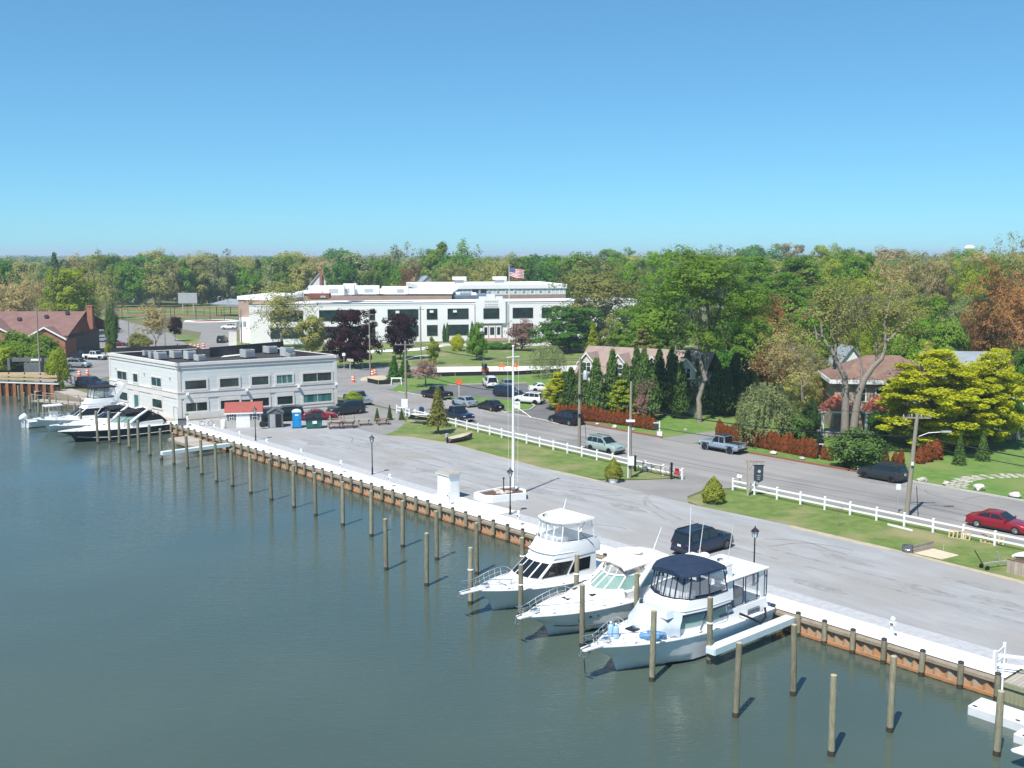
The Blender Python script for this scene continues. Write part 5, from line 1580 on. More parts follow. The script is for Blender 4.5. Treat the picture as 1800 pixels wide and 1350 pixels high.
# realtor sign, rocks, yard lamps
t = thing('yard_sign', 'white post with small dark hanging sign at the end of the brown hedge', 'sign', A(1159, 766))
MB().box(0, 0, .9, .12, .12, 1.8).box(-.35, 0, 1.6, .8, .08, .1).box(0, 0, .25, .6, .6, .5).build('post', 'vinyl', t)
MB().box(-.42, 0, 1.15, .6, .05, .7).build('sign_board', 'sign_navy', t)
for k, (x, y, sc_, l) in enumerate(((1620, 847, 1.6, 'white rock at the road edge right of the parked dark crossover'), (1663, 853, 1.4, 'white rock left of the stone path'), (1721, 862, 2.0, 'big pale rock right of the stone path'), (1783, 875, 1.9, 'pale rock by the kerb near the right edge'),
  (1050, 747, 1.0, 'small white rock by the brick kerb near the minivan'), (1080, 752, 1.2, 'pointed white rock by the brick kerb below the hedge'), (1113, 757, .9, 'small rock by the kerb nearest the yard sign'), (1360, 799, 1.5, 'pale rock before the long brown hedge'), (1410, 808, 1.1, 'flat pale rock before the long brown hedge at right'), (1205, 757, .9, 'white garden stone on the lawn by the driveway'))):
    p = A(x, y)
    o = tag(link('garden_rock', RM[k % 4], None, (p.x, p.y, .12 * sc_), k * 1.1, (sc_, sc_, sc_)), l, 'rock')
t = thing('yard_lamp', 'white lantern on a post before the stone house porch', 'lamp', A(1440, 768))
MB().box(0, 0, .9, .09, .09, 1.8).build('post', 'black_metal', t)
MB().lathe([(.14, 1.8), (.2, 1.85), (.22, 2.2), (.28, 2.22), (.05, 2.45), (0, 2.46)], 6).build('lantern', 'vinyl', t)
t = thing('mailbox', 'round black mailbox on a thick post before the long brown hedge', 'mailbox', A(1441, 800))
b = MB()
b.loft([[(.4 * math.cos(a) * .8, y, 1.35 + .62 * math.sin(a)) for a in [math.pi * k / 8 for k in range(9)]] for y in (-.35, .35)], closed=True, cap=True)
b.build('box', 'black_metal', t)
MB().box(0, 0, .66, .35, .3, 1.32).build('post', 'black_metal', t)
MB().box(0, -.36, 1.3, .5, .04, .1).build('shelf', 'vinyl', t)
t = thing('board_fence', 'dark board fence at the lawn corner by the right edge', 'fence', A(1782, 775), R(40))
for k in range(16):
    MB().box(-1.6 + k * .21, 0, .95, .2, .05, 1.9).build('board', 'frame_dark' if k < 11 else 'picnic_grey', t)
MB().box(0, .05, 1.6, 3.6, .06, .1).box(0, .05, .4, 3.6, .06, .1).build('rail', 'picnic_grey', t)
t = thing('garden_pool', 'white walled round garden pool at the right edge', 'pool', A(1800, 742))
MB().lathe([(1.9, 0), (1.9, 1.2), (1.8, 1.2)], 28).build('pool_wall', 'vinyl', t, 40)
MB().lathe([(1.95, 1.15), (1.98, 1.22), (1.85, 1.26)], 28).build('rim', 'mail_blue', t, 40)
MB().lathe([(0, 1.1), (1.8, 1.1)], 28).build('pool_water', 'plastic_blue', t)
# ---------------------------------------------------------------- school flag
fp = A(895, 603)
fl = thing('flagpole', 'tall white flagpole with striped flag before the school', 'flagpole', fp)
hf = (603 - 467) / (603 - HOR) * CAM_H
MB().tube([(0, 0, 0), (0, 0, hf)], [.13, .07], 8).build('pole', 'white_paint', fl, 50)
MB().lathe([(.05, hf), (.14, hf + .1), (.12, hf + .22), (0, hf + .28)], 8).build('ball', 'boat_buff', fl, 50)
mat('flag_white', (0.8, 0.8, 0.8), .8)
mat('flag_stripe', (0.55, 0.03, 0.05), .8)
mat('flag_canton', (0.03, 0.045, 0.20), .8)
def flag_sheet(z0, z1, x0, x1, dy=0.0):
    n = 10
    secs = []
    for i in range(n + 1):
        x = lerp(x0, x1, i / n)
        wv = .28 * math.sin(x * 1.9 + .4) * min(1, x)
        dr = -.18 * x
        secs.append([(x, wv + dy, z0 + dr + .08 * math.sin(x * 2.5)), (x, wv + dy, z1 + dr + .08 * math.sin(x * 2.5))])
    return MB().loft(secs)
fz = hf - .3
for k in range(13):
    a_, b_ = fz - 2.4 * (k + 1) / 13, fz - 2.4 * k / 13
    x0 = .12 if k > 6 else 1.55
    flag_sheet(a_, b_, x0, 3.7).build('stripe', 'flag_stripe' if k % 2 == 0 else 'flag_white', fl)
ct = flag_sheet(fz - 2.4 * 7 / 13, fz, .12, 1.55).build('canton', 'flag_canton', fl)
for r_ in range(4):
    for c_ in range(5):
        x = .3 + c_ * .27
        MB().box(x, .28 * math.sin(x * 1.9 + .4) * min(1, x) - .03, fz - .2 - r_ * .3 - .18 * x, .09, .02, .09).build('star', 'flag_white', ct)
# ---------------------------------------------------------------- roadworks
mat('barrel_orange', (0.75, 0.13, 0.03), .5)
brl = thing('traffic_barrel', 'x', 'traffic barrel')
MB().lathe([(.32, 0), (.32, .08), (.27, .1), (.22, 1.0), (.1, 1.06), (0, 1.06)], 12).build('barrel_body', 'barrel_orange', brl, 50)
for z in (.4, .75):
    MB().lathe([(.262, z), (.254, z + .16)], 12).build('band', 'white_paint', brl)
BAR = [(621, 672, 'standing alone at the street corner behind the pale building'), (655, 662, 'left of two beside the corner poles'), (659, 660, 'right of two beside the corner poles'), (336, 612, 'in the cluster beyond the pale building roof'), (343, 614, 'in the cluster beyond the pale building roof'), (349, 613, 'in the cluster beyond the pale building roof'), (358, 611, 'in the cluster beyond the pale building roof'), (313, 613, 'standing left of the barrel cluster'), (140, 662, 'by the excavation at far left'), (154, 660, 'on the far left lot beside a parked car')]
for k, (x, y, l) in enumerate(BAR):
    o = brl if k == 0 else copy_tree(brl)
    o.location = A(x, y)
    o.scale = (1.15,) * 3
    tag(o, 'orange and white traffic barrel ' + l, 'traffic barrel', 'traffic barrels of the roadworks')
t = thing('roadwork_sign', 'orange diamond roadwork sign on a white stand by the silver sedan', 'sign', A(807, 699))
MB().tube([(0, 0, 0), (0, 0, 2.2)], .05, 6).build('stand', 'white_paint', t)
b = MB()
b.hexa([(0, -.03, 1.75), (.62, -.03, 2.37), (0, -.03, 2.99), (-.62, -.03, 2.37), (0, .0, 1.75), (.62, .0, 2.37), (0, .0, 2.99), (-.62, .0, 2.37)])
b.build('sign_board', 'barrel_orange', t)
t = thing('barricade', 'white trestle barricade on the grass near the corner shrubs', 'barricade', A(697, 676))
for sx in (-1, 1):
    MB().tube([(sx * .9, -.4, 0), (sx * .75, 0, 1.2)], .07, 5).tube([(sx * .9, .4, 0), (sx * .75, 0, 1.2)], .07, 5).build('leg', 'vinyl', t)
MB().box(0, 0, 1.1, 1.9, .06, .25).build('board', 'vinyl', t)
mat('silt_black', (0.012, 0.012, 0.013), .8)
def silt(pts, label, h=.75):
    t = thing('silt_fence', label, 'fence', pts[0])
    for p, q in zip(pts, pts[1:]):
        d_ = q - p
        c = (p + q) / 2 - pts[0]
        MB().box(c.x, c.y, h / 2, d_.length, .04, h, math.atan2(d_.y, d_.x)).build('fabric', 'silt_black', t)
        MB().box(p.x - pts[0].x, p.y - pts[0].y, h / 2 + .1, .06, .06, h + .2).build('stake', 'raw_timber', t)
silt(px_poly([(762, 662), (800, 661), (850, 660), (900, 659.5), (950, 657), (985, 655)]), 'long black silt fence along the new concrete pavement')
silt(px_poly([(646, 672), (665, 676), (690, 675)]), 'short black silt fence at the street corner mound')
t = thing('soil_mound', 'low heap of sandy soil behind the corner silt fence', 'soil heap', A(668, 668))
bm = bmesh.new()
bmesh.ops.create_icosphere(bm, subdivisions=3, radius=1)
me = bpy.data.meshes.new('mound')
bm.to_mesh(me); bm.free()
me.materials.append(MATS['dirt_edge'])
link('heap', me, t, (0, 0, 0), 0, (3.6, 2.0, .8))
# digger beside the pavement
t = thing('compact_excavator', 'small orange and grey excavator working beside the new pavement', 'excavator', A(853, 659), R(10))
for sx in (-1, 1):
    bevel(MB().box(sx * .6, 0, .25, .35, 1.9, .5).build('track', 'dark_rubber', t), .12)
bevel(MB().box(0, .1, .95, 1.3, 1.3, .8).build('engine_cover', 'barrel_orange', t), .1)
MB().box(-.2, -.2, 1.7, .9, .9, .9).build('cab', 'glass_dark', t)
MB().tube([(-.3, -.6, 1.2), (-.5, -1.6, 2.9), (-.6, -2.5, 2.0)], .13, 6).tube([(-.6, -2.5, 2.0), (-.6, -2.3, .6)], .1, 6).build('arm', 'shed_grey', t)
MB().box(-.6, -2.2, .4, .5, .5, .5).build('bucket', 'shed_grey', t)
for x, l in ((882, 'left'), (905, 'right')):
    t = thing('road_barrier', 'orange folding barrier, the %s one by the new pavement' % l, 'barrier', A(x, 651))
    for sx in (-1, 1):
        MB().tube([(sx * .5, -.4, 0), (0, 0, 1.5), (sx * .5, .4, 0)], .07, 5).build('leg', 'barrel_orange', t)
    MB().box(0, 0, .8, 1.5, .08, .3).build('board', 'barrel_orange', t)
# corner signs at the crossing
for x, yb, h, m_, l, c_ in ((615, 664, 2.4, 'galvanised', 'thin white marker post at the crossing', None), (637, 648, 2.6, 'galvanised', 'green street name sign at the crossing', 'dumpster_green'), (616, 650, 2.2, 'galvanised', 'yellow and white sign board on the school lawn corner', 'boat_buff'), (605, 651, 3.4, 'galvanised', 'white signal box on a pole at the crossing', 'white_paint')):
    t = thing('street_sign', l, 'sign', A(x, yb))
    MB().box(0, 0, h / 2, .09, .09, h).build('post', m_, t)
    if c_:
        MB().box(0, -.08, h - .35, 1.3 if c_ != 'white_paint' else .6, .05, .55).build('sign_board', c_, t)
# swing sign of the condominium
t = thing('community_sign', 'small white sign board on the parking island beside the mast', 'sign', A(908, 719))
MB().box(0, 0, .6, 1.0, .12, 1.0).build('sign_board', 'vinyl', t)
MB().box(0, 0, .08, 1.2, .2, .16).build('base', 'concrete', t)
MB().box(0, -.065, .75, .6, .012, .12).build('letter_row', 'unit_grey', t)
# ---------------------------------------------------------------- sports ground
t = thing('scoreboard', 'large grey scoreboard seen from behind on the sports field', 'scoreboard', A(331, 549))
MB().box(0, 0, 5.4, 7.2, .5, 4.0).build('board', 'unit_grey', t)
for x in (-2, 2):
    MB().box(x, .1, 1.7, .3, .3, 3.4).build('post', 'galvanised', t)
t = thing('storage_container', 'long red storage shed at the far edge of the sports field', 'shed', A(408, 530))
mat('shed_red', (0.38, 0.03, 0.035), .6)
MB().box(0, 0, 2.0, 12, 4, 4.0).build('wall', 'shed_red', t)
MB().box(0, 0, 4.12, 12.4, 4.4, .25).build('roof', 'shed_red', t)
MB().box(3.5, -2.05, 1.6, 2.0, .1, 2.6).build('door', 'white_paint', t)
for x, l in ((374, 'left'), (381, 'right')):
    t = thing('goal_post', 'white goal frame on the field, the %s one' % l, 'goal', A(x, 534))
    MB().tube([(-2.5, 0, 0), (-2.5, 0, 3.2), (2.5, 0, 3.2), (2.5, 0, 0)], .12, 6).build('frame', 'white_paint', t)
    MB().tube([(-2.5, 0, 3.2), (-2.5, 2, 0), (2.5, 2, 0), (2.5, 0, 3.2)], .07, 5).build('net_frame', 'white_paint', t)
t = thing('bleachers', 'dark covered grandstand roof left of the school annexe', 'grandstand', A(409, 555))
MB().hexa([(-7, -3, 4.2), (6, -3, 3.0), (6, 4, 3.4), (-6, 4, 4.6), (-7, -3, 4.5), (6, -3, 4.0), (6, 4, 5.4), (-2, 4, 6.0)]).build('roof', 'shingle_grey', t)
for x in (-5, 0, 5):
    MB().box(x, -2.5, 1.7, .25, .25, 3.4).build('post', 'frame_dark', t)
def mesh_fence(pts, h, label, step=4.0):
    t = thing('chain_fence', label, 'fence', pts[0])
    for p, q in zip(pts, pts[1:]):
        d_ = q - p
        n = max(1, int(d_.length / step))
        for i in range(n + 1):
            c = p + d_ * (i / n) - pts[0]
            MB().box(c.x, c.y, h / 2, .14, .14, h).build('post', 'frame_dark', t)
        c = (p + q) / 2 - pts[0]
        for z in (h * .98, h * .5, .1):
            MB().box(c.x, c.y, z, d_.length, .07, .07, math.atan2(d_.y, d_.x)).build('rail', 'frame_dark', t)
mesh_fence(px_poly([(215, 562), (270, 560), (345, 562), (420, 565)]), 4.5, 'tall dark court fence beside the running track', 6)
mesh_fence(px_poly([(225, 551), (300, 553), (420, 556)]), 2.4, 'dark fence between the running track and courts', 7)
# ---------------------------------------------------------------- excavation wall at far left
mat('rust_wall', (0.30, 0.13, 0.06), .85, (0.20, 0.085, 0.045), 1.5, bump=.3, stretch=(1, 1, .3), orand=.2)
mat('recess_dark', (0.05, 0.025, 0.018), .9)  # near-black tone for the recessed piles
w0, w1 = A(-40, 694, WZ), A(104, 699, WZ)
exw = thing('sheet_pile_wall', 'high rusty steel sheet pile wall with timber walers at far left', 'retaining wall', w0)
dd = w1 - w0
ex = Fac(w0, w1, w0, w0 + Vector((0, 10, 0)))
n = 22
for k in range(n):
    u = ex.L * k / n
    ww = ex.L / n
    b = MB()
    P = ex.P
    if k % 2 == 0:
        ex.box(b, u + .06, u + ww - .06, -.1, .28, -2, 2.1)
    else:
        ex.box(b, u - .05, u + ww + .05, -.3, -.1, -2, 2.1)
    b.build('sheet_pile', 'rust_wall' if k % 2 == 0 else 'recess_dark', exw)
for z, v in ((2.15, .05), (2.75, .3), (3.3, .3)):
    ex.part('waler', 'raw_timber' if z > 2.5 else 'concrete_white', exw, -.1, ex.L + .1, v - .25, v + .12, z, z + .3)
for k in range(6):
    ex.part('rail_post', 'picnic_grey', exw, ex.L * k / 5.2, ex.L * k / 5.2 + .15, -.4, -.1, 2.1, 3.9)
MB().tube([ex.P(2, 1.4, -.95 + .0), ex.P(ex.L * .8, 1.2, -.95)], .35, 10).build('floating_log', 'concrete', exw)
t = thing('timber_stack', 'stacked raw timbers behind the rusty sheet pile wall', 'timber', A(60, 668))
for k in range(6):
    MB().box(-6 + k * .3, 1 + (k % 3) * .5, .6 + (k // 3) * .35, 16, .4, .3).build('beam', 'raw_timber', t)
t = thing('crane_arm', 'dark hydraulic boom lying behind the timbers at far left', 'crane', A(62, 661))
b = MB().box(0, 0, 3.0, 8.0, .5, .7)
b.build('boom', 'shed_grey', t)
MB().box(-4.6, 0, 2.2, .5, .5, 2.2).build('strut', 'shed_grey', t)
MB().box(.4, -.28, 3.0, 1.8, .03, .35).build('sign', 'white_paint', t)
MB().box(0, 0, 1.2, 3.0, 2.0, 2.4).build('carrier', 'shed_grey', t)
t = thing('wooden_pier', 'small weathered pier with rails between the sheet pile wall and the boats', 'pier', A(108, 707, -.2), R(-25))
for k in range(26):
    MB().box(-5 + k * .42, 0, 0, .38, 2.2, .08).build('plank', 'deck_grey', t)
for k in range(5):
    for sy in (-1, 1):
        MB().box(-5 + k * 2.5, sy * 1.0, .2, .12, .12, 1.9).build('post', 'picnic_grey', t)
for sy in (-1, 1):
    MB().box(0, sy * 1.0, 1.0, 10.4, .06, .1).build('rail', 'picnic_grey', t)
mesh_fence(px_poly([(118, 672), (140, 682), (196, 690)]), 1.6, 'grey mesh fence above the small pier', 2.5)
# water tower far beyond the wood
t = thing('water_tower', 'white dome of a far water tower above the treetops at right', 'water tower', (886, 2000, 0))
MB().lathe([(3, 0), (3, 20), (4, 24), (9, 29), (10.5, 33), (9, 37), (5, 39.5), (0, 40)], 20).build('tank', 'white_paint', t, 60)
MB().lathe([(10.55, 32.6), (11, 33), (10.55, 33.4)], 20).build('walkway', 'galvanised', t)
# ================================================================== vehicles
mat('tyre', (0.016, 0.016, 0.016), .85)
mat('rim_silver', (0.45, 0.46, 0.47), .3, metal=.8)
mat('rim_black', (0.02, 0.02, 0.022), .35)
mat('car_glass', (0.012, 0.015, 0.018), .04, spec=.7)
mat('car_trim', (0.02, 0.02, 0.021), .6)
mat('lamp_red', (0.16, 0.008, 0.01), .2)
mat('lamp_clear', (0.6, 0.62, 0.64), .12, spec=.6)
mat('plate', (0.65, 0.62, 0.5), .5)
def paint(name, c, metal=.35):
    return mat('paint_' + name, c, .28, metal=metal, coat=.6, spec=.5)
paint('navy', (0.012, 0.022, 0.06)); paint('black', (0.008, 0.008, 0.010)); paint('silver', (0.36, 0.39, 0.42), .6); paint('white', (0.72, 0.72, 0.72), 0)
paint('red', (0.30, 0.008, 0.018)); paint('mint', (0.33, 0.42, 0.39), .2); paint('steelblue', (0.30, 0.37, 0.45), .3); paint('charcoal', (0.025, 0.032, 0.038)); paint('maroon', (0.20, 0.01, 0.02))
paint('pale_silver', (0.40, 0.45, 0.50), .5)
# front at +x.  profile: (x fraction from rear 0 to front 1, deck height), cabin: rear base, rear top, front top, front base as fractions
SPEC = {
 'suv': dict(L=4.6, W=1.88, H=1.76, deck=[(0, .8), (.02, 1.08), (.10, 1.15), (.66, 1.14), (.80, 1.12), (.94, 1.03), (.988, .84), (1, .6)], cab=(.015, .085, .53, .71), zb=.24, wr=.38, wx=(.19, .81)),
 'big_suv': dict(L=5.2, W=2.0, H=1.88, deck=[(0, .82), (.02, 1.12), (.10, 1.22), (.68, 1.21), (.82, 1.19), (.95, 1.1), (.988, .9), (1, .65)], cab=(.012, .07, .56, .71), zb=.26, wr=.41, wx=(.19, .81)),
 'van': dict(L=5.1, W=1.98, H=1.76, deck=[(0, .7), (.02, 1.0), (.08, 1.04), (.72, 1.03), (.84, .97), (.95, .86), (.99, .7), (1, .5)], cab=(.02, .08, .57, .78), zb=.2, wr=.35, wx=(.19, .81)),
 'sedan': dict(L=4.85, W=1.84, H=1.44, deck=[(0, .62), (.02, .90), (.10, .99), (.2, .98), (.66, .93), (.80, .88), (.95, .74), (.99, .62), (1, .45)], cab=(.13, .27, .53, .70), zb=.18, wr=.34, wx=(.2, .82)),
 'pickup': dict(L=5.75, W=2.0, H=1.92, deck=[(0, .7), (.01, 1.10), (.05, 1.12), (.36, 1.12), (.68, 1.14), (.82, 1.12), (.96, 1.05), (.99, .8), (1, .6)], cab=(.37, .405, .60, .705), zb=.32, wr=.41, wx=(.19, .83)),
 'jeep': dict(L=5.5, W=1.88, H=1.88, deck=[(0, .7), (.01, 1.08), (.05, 1.10), (.36, 1.10), (.68, 1.10), (.80, 1.10), (.965, 1.04), (.985, .8), (1, .62)], cab=(.345, .365, .615, .665), zb=.4, wr=.43, wx=(.2, .83)),
 'coupe': dict(L=4.75, W=1.90, H=1.40, deck=[(0, .62), (.02, .88), (.10, .96), (.2, .96), (.62, .92), (.78, .90), (.95, .78), (.99, .62), (1, .45)], cab=(.14, .30, .47, .64), zb=.17, wr=.35, wx=(.19, .81)),
}
WHEEL = {}
def wheel_meshes(r, rim):
    if (r, rim) not in WHEEL:
        ty = MB().lathe([(r * .62, -.1), (r * .93, -.115), (r, -.08), (r, .08), (r * .93, .115), (r * .62, .1)], 20, axis='y').mesh('tyre', 'tyre', 40)
        rb = MB()
        rb.lathe([(0, .085), (r * .16, .09), (r * .2, .06), (r * .58, .05), (r * .64, .1)], 20, axis='y')
        for k in range(5):
            a = 2 * math.pi * k / 5
            c, s = math.cos(a), math.sin(a)
            for da in (-.16, .16):
                rb.tube([(r * .12 * c, .09, r * .12 * s), (r * .6 * math.cos(a + da), .085, r * .6 * math.sin(a + da))], r * .05, 4)
        WHEEL[(r, rim)] = (ty, rb.mesh('rim', rim, 40))
    return WHEEL[(r, rim)]
CARPROTO = {}
def car(kind, col, p, rz, label, rim='rim_silver', trim=None, group=None, roofcol=None, name=None):
    sp = SPEC[kind]
    key = (kind, col, rim, roofcol)
    if key in CARPROTO:
        t = copy_tree(CARPROTO[key])
        t.location, t.rotation_euler = p, (0, 0, rz)
        tag(t, label, 'car' if kind not in ('pickup', 'jeep') else 'pickup truck', group)
        return t
    L, Wd, H, zb, wr = sp['L'], sp['W'], sp['H'], sp['zb'], sp['wr']
    pm = 'paint_' + col
    cat = 'pickup truck' if kind in ('pickup', 'jeep') else 'car'
    nm = {'suv': 'sport_utility_car', 'big_suv': 'sport_utility_car', 'van': 'minivan', 'sedan': 'sedan_car', 'coupe': 'coupe_car', 'pickup': 'pickup_truck', 'jeep': 'pickup_truck'}[kind]
    t = thing(nm, label, cat, p, rz, group)
    hw = Wd / 2
    X = lambda u: -L / 2 + L * u
    dk = sp['deck']
    def deckz(u):
        for (a, za), (b_, zb_) in zip(dk, dk[1:]):
            if a <= u <= b_:
                return lerp(za, zb_, (u - a) / (b_ - a))
        return dk[-1][1]
    us = sorted(set([q[0] for q in dk] + [.05, .15, .3, .45, .55, .62, .88, .97]))
    secs = []
    boxy = kind in ('pickup', 'jeep')
    for u in us:
        e = min(u, 1 - u)
        wf = hw * (1 - (.16 if not boxy else .07) * max(0, 1 - e / .12) ** 2)
        if kind == 'jeep' and u > .7:
            wf *= .84
        z1 = deckz(u)
        z0 = zb + (.10 if e < .03 else 0)
        zm = lerp(z0, z1, .55)
        secs.append([(X(u), -wf * .90, z0), (X(u), -wf * .985, z0 + .10), (X(u), -wf, zm), (X(u), -wf * .975, z1 - .10), (X(u), -wf * .91, z1 - .015), (X(u), -wf * .5, z1 + .018), (X(u), 0, z1 + .025), (X(u), wf * .5, z1 + .018), (X(u), wf * .91, z1 - .015), (X(u), wf * .975, z1 - .10), (X(u), wf, zm), (X(u), wf * .985, z0 + .10), (X(u), wf * .90, z0)])
    MB().loft(secs, closed=True, cap=True).build('body', pm, t, 38)
    # cabin
    rb, rt, ft, fb = sp['cab']
    zt = H
    wb, wt = hw * .93, hw * (.76 if not boxy else .82)
    if kind == 'jeep':
        wb, wt = hw * .84, hw * .78
    zr, zf = deckz(rb) - .02, deckz(fb) - .02
    cabs = []
    for x, z, w_ in ((X(rb), zr, wb), (X(rt), zt - .04, wt), (X((rt + ft) / 2), zt, wt), (X(ft), zt - .03, wt), (X(fb), zf, wb)):
        cabs.append((x, z, w_))
    def base(u_):
        return deckz((u_ + L / 2) / L) - .03
    b = MB()
    ring = []
    for x, z, w_ in cabs:
        ring.append([(x, -w_, z), (x, -w_ * .55, z + (.03 if z > 1.2 else 0)), (x, 0, z + (.04 if z > 1.2 else 0)), (x, w_ * .55, z + (.03 if z > 1.2 else 0)), (x, w_, z)])
    b.loft(ring)
    # sides
    for s in (-1, 1):
        top = [(x, s * w_, z) for x, z, w_ in cabs]
        low = [(X(fb), s * wb, zf - .1), (X(rb), s * wb, zr - .1)]
        b.face(top + low)
    cb = b.build('cabin', 'paint_' + roofcol if roofcol else pm, t, 30)
    def lift(q, d):
        return [Vector(v) + d for v in q]
    def inset(q, k=.9, kz=None):
        c = sum((Vector(v) for v in q), Vector()) / len(q)
        return [c + (Vector(v) - c) * k for v in q]
    def pane(q, d, nm_):
        q = [Vector(v) + Vector(d) for v in q]
        MB().face(q).build(nm_, 'car_glass', t)
    xa, za, wa = cabs[4]
    xb, zb2, wb2 = cabs[3]
    q = [(xa, -wa, za), (xa, wa, za), (xb, wb2, zb2), (xb, -wb2, zb2)]
    nrm = Vector((za - zb2, 0, xa - xb)).normalized()
    nrm = Vector((abs(zb2 - za), 0, abs(xa - xb))).normalized() * .035
    pane(inset(q, .9), nrm, 'windscreen')
    xa, za, wa = cabs[0]
    xb, zb2, wb2 = cabs[1]
    q = [(xa, -wa, za), (xa, wa, za), (xb, wb2, zb2), (xb, -wb2, zb2)]
    nrm = Vector((-abs(zb2 - za), 0, abs(xa - xb))).normalized() * .035
    pane(inset(q, .86), nrm, 'rear_window')
    # side glass: split by pillars
    xs = [X(rb), X(fb)]
    nsp = {'suv': (.06, .30, .36, .60, .62), 'big_suv': (.06, .32, .36, .62, .63), 'van': (.06, .34, .36, .64, .65), 'sedan': (.2, .44, .455, .66), 'coupe': (.24, .42, .43, .60), 'pickup': (.40, .51, .525, .665), 'jeep': (.36, .485, .5, .64)}[kind]
    segs = {'suv': ((.07, .22), (.235, .40), (.415, .62)), 'big_suv': ((.06, .22), (.235, .42), (.435, .64)), 'van': ((.05, .24), (.255, .44), (.455, .68)), 'sedan': ((.21, .40), (.415, .63)), 'coupe': ((.25, .38), (.395, .58)), 'pickup': ((.40, .51), (.525, .655)), 'jeep': ((.372, .485), (.5, .64))}[kind]
    def topz(u):
        x = X(u)
        for (x0, z0, _), (x1, z1, _) in zip(cabs, cabs[1:]):
            if x0 <= x <= x1:
                return lerp(z0, z1, (x - x0) / (x1 - x0))
        return zf
    zbase = max(zr, zf) + .03
    for s in (-1, 1):
        for a, b_ in segs:
            pts = []
            za_, zb_ = max(zbase + .04, topz(a) - .10), max(zbase + .04, topz(b_) - .10)
            mids = [(a, zbase), (b_, zbase), (b_, zb_), ((a + b_) / 2, max(zbase + .04, topz((a + b_) / 2) - .09)), (a, za_)]
            for u, z in mids:
                k = (z - (zf)) / (zt - zf)
                w_ = lerp(wb, wt, max(0, min(1, k)))
                pts.append((X(u), s * (w_ + .012), z))
            MB().face(pts).build('side_window', 'car_glass', t)
    # wheels
    ty, rm_ = wheel_meshes(wr, rim)
    for u in sp['wx']:
        for s in (-1, 1):
            w_ = hw * (1.0 if not (kind == 'jeep') else 1.0)
            MB().lathe([(0, 0), (wr * 1.16, 0), (wr * 1.16, .012)], 20, (X(u), s * (w_ - .02) - (.0 if s > 0 else 0), wr + .02), axis='y').build('wheel_arch', 'car_trim' if kind != 'jeep' else pm, t)
            o = link('wheel', ty, t, (X(u), s * (w_ - .075), wr), 0 if s > 0 else math.pi)
            link('rim', rm_, o)
    # trim and lamps
    e = .004
    zl = deckz(.97) - .12
    fw_ = hw * .80
    for s in (-1, 1):
        bevel(MB().box(X(.975), s * fw_ * .86, zl, .16, .34, .13).build('headlight', 'lamp_clear', t), .02)
        zt_ = deckz(.03) - .14
        MB().box(X(.012), s * fw_ * .93, zt_, .10, (.14 if kind in ('pickup', 'jeep') else .30), .22 if kind in ('pickup', 'jeep', 'van') else .11).build('tail_light', 'lamp_red', t)
        bevel(MB().box(X(fb) - .18, s * (hw + .06), deckz(fb) + .10, .12, .2, .15).build('mirror', pm, t), .03)
        MB().box(0, s * (hw * .985), zb + .06, L * .48, .04, .12).build('sill', 'car_trim', t)
        for u in ((segs[-1][0] + .02), (segs[-2][0] + .02)):
            MB().box(X(u) + .1, s * (hw * .985 + .012), deckz(.5) - .2, .2, .03, .035).build('door_handle', pm, t)
    MB().box(X(.985), 0, zl - .05, .08, fw_ * 1.1, .16).build('grille', 'car_trim', t)
    bevel(MB().box(X(.99), 0, zb + .16, .12, hw * 1.75, .2).build('front_bumper', 'car_trim' if kind in ('jeep', 'suv') else ('chrome' if kind == 'pickup' else pm), t), .03)
    bevel(MB().box(X(.008), 0, zb + .18, .12, hw * 1.78, .22).build('rear_bumper', 'car_trim' if kind in ('jeep', 'suv', 'big_suv') else ('chrome' if kind == 'pickup' else pm), t), .03)
    MB().box(X(0) - .065, 0, deckz(.03) - .24, .02, .34, .17).build('number_plate', 'plate', t)
    if kind in ('suv', 'big_suv', 'van'):
        for s in (-1, 1):
            MB().box((cabs[1][0] + cabs[3][0]) / 2, s * wt * .88, H + .035, (cabs[3][0] - cabs[1][0]) * .95, .04, .05).build('roof_rail', 'car_trim', t)
        MB().box(cabs[1][0] - .08, 0, cabs[1][1] + .0, .24, wt * 1.8, .05).build('spoiler', pm, t)
    if kind in ('pickup', 'jeep'):
        bl = X(rb) - X(.02)
        MB().box((X(.02) + X(rb)) / 2 - .02, 0, deckz(.2) + .035, bl - .12, hw * 1.62, .02).build('cargo_bed', 'car_trim', t)
        for s in (-1, 1):
            MB().box((X(.02) + X(rb)) / 2, s * hw * .88, deckz(.2) + .045, bl, .1, .06).build('bed_rail', pm, t)
    if kind == 'jeep':
        for u in sp['wx']:
            for s in (-1, 1):
                bevel(MB().box(X(u), s * (hw - .04), wr * 2 + .10, wr * 2.5, .3, .07).build('fender_flare', pm, t), .02)
        MB().box(X(.49), 0, H + .01, L * .24, wt * 1.9, .05).build('soft_top', 'car_trim', t)
    # sagging underside
    MB().box(0, 0, zb - .03, L * .8, hw * 1.5, .12).build('chassis', 'car_trim', t)
    CARPROTO[key] = t
    return t
def head(x0, y0, x1, y1):
    a, b_ = A(x0, y0), A(x1, y1)
    return math.atan2((b_ - a).y, (b_ - a).x)
RD = ANG               # heading away along the road
RDB = ANG + math.pi    # heading towards the camera side
def onroad(x, y, o=None):
    p = A(x, y)
    if o is not None:
        s_, _ = SO(p)
        return W(s_, o)
    return p
s_, o_ = SO(A(1228, 970))
car('big_suv', 'navy', W(-20.8, 7.0), head(1222, 986, 1277, 970), 'navy blue three row sport utility car parked on the gravel lot', 'rim_silver')
car('sedan', 'red', onroad(1757, 930) , RDB + R(1), 'glossy red sedan driving on the road at the right edge', 'rim_silver')
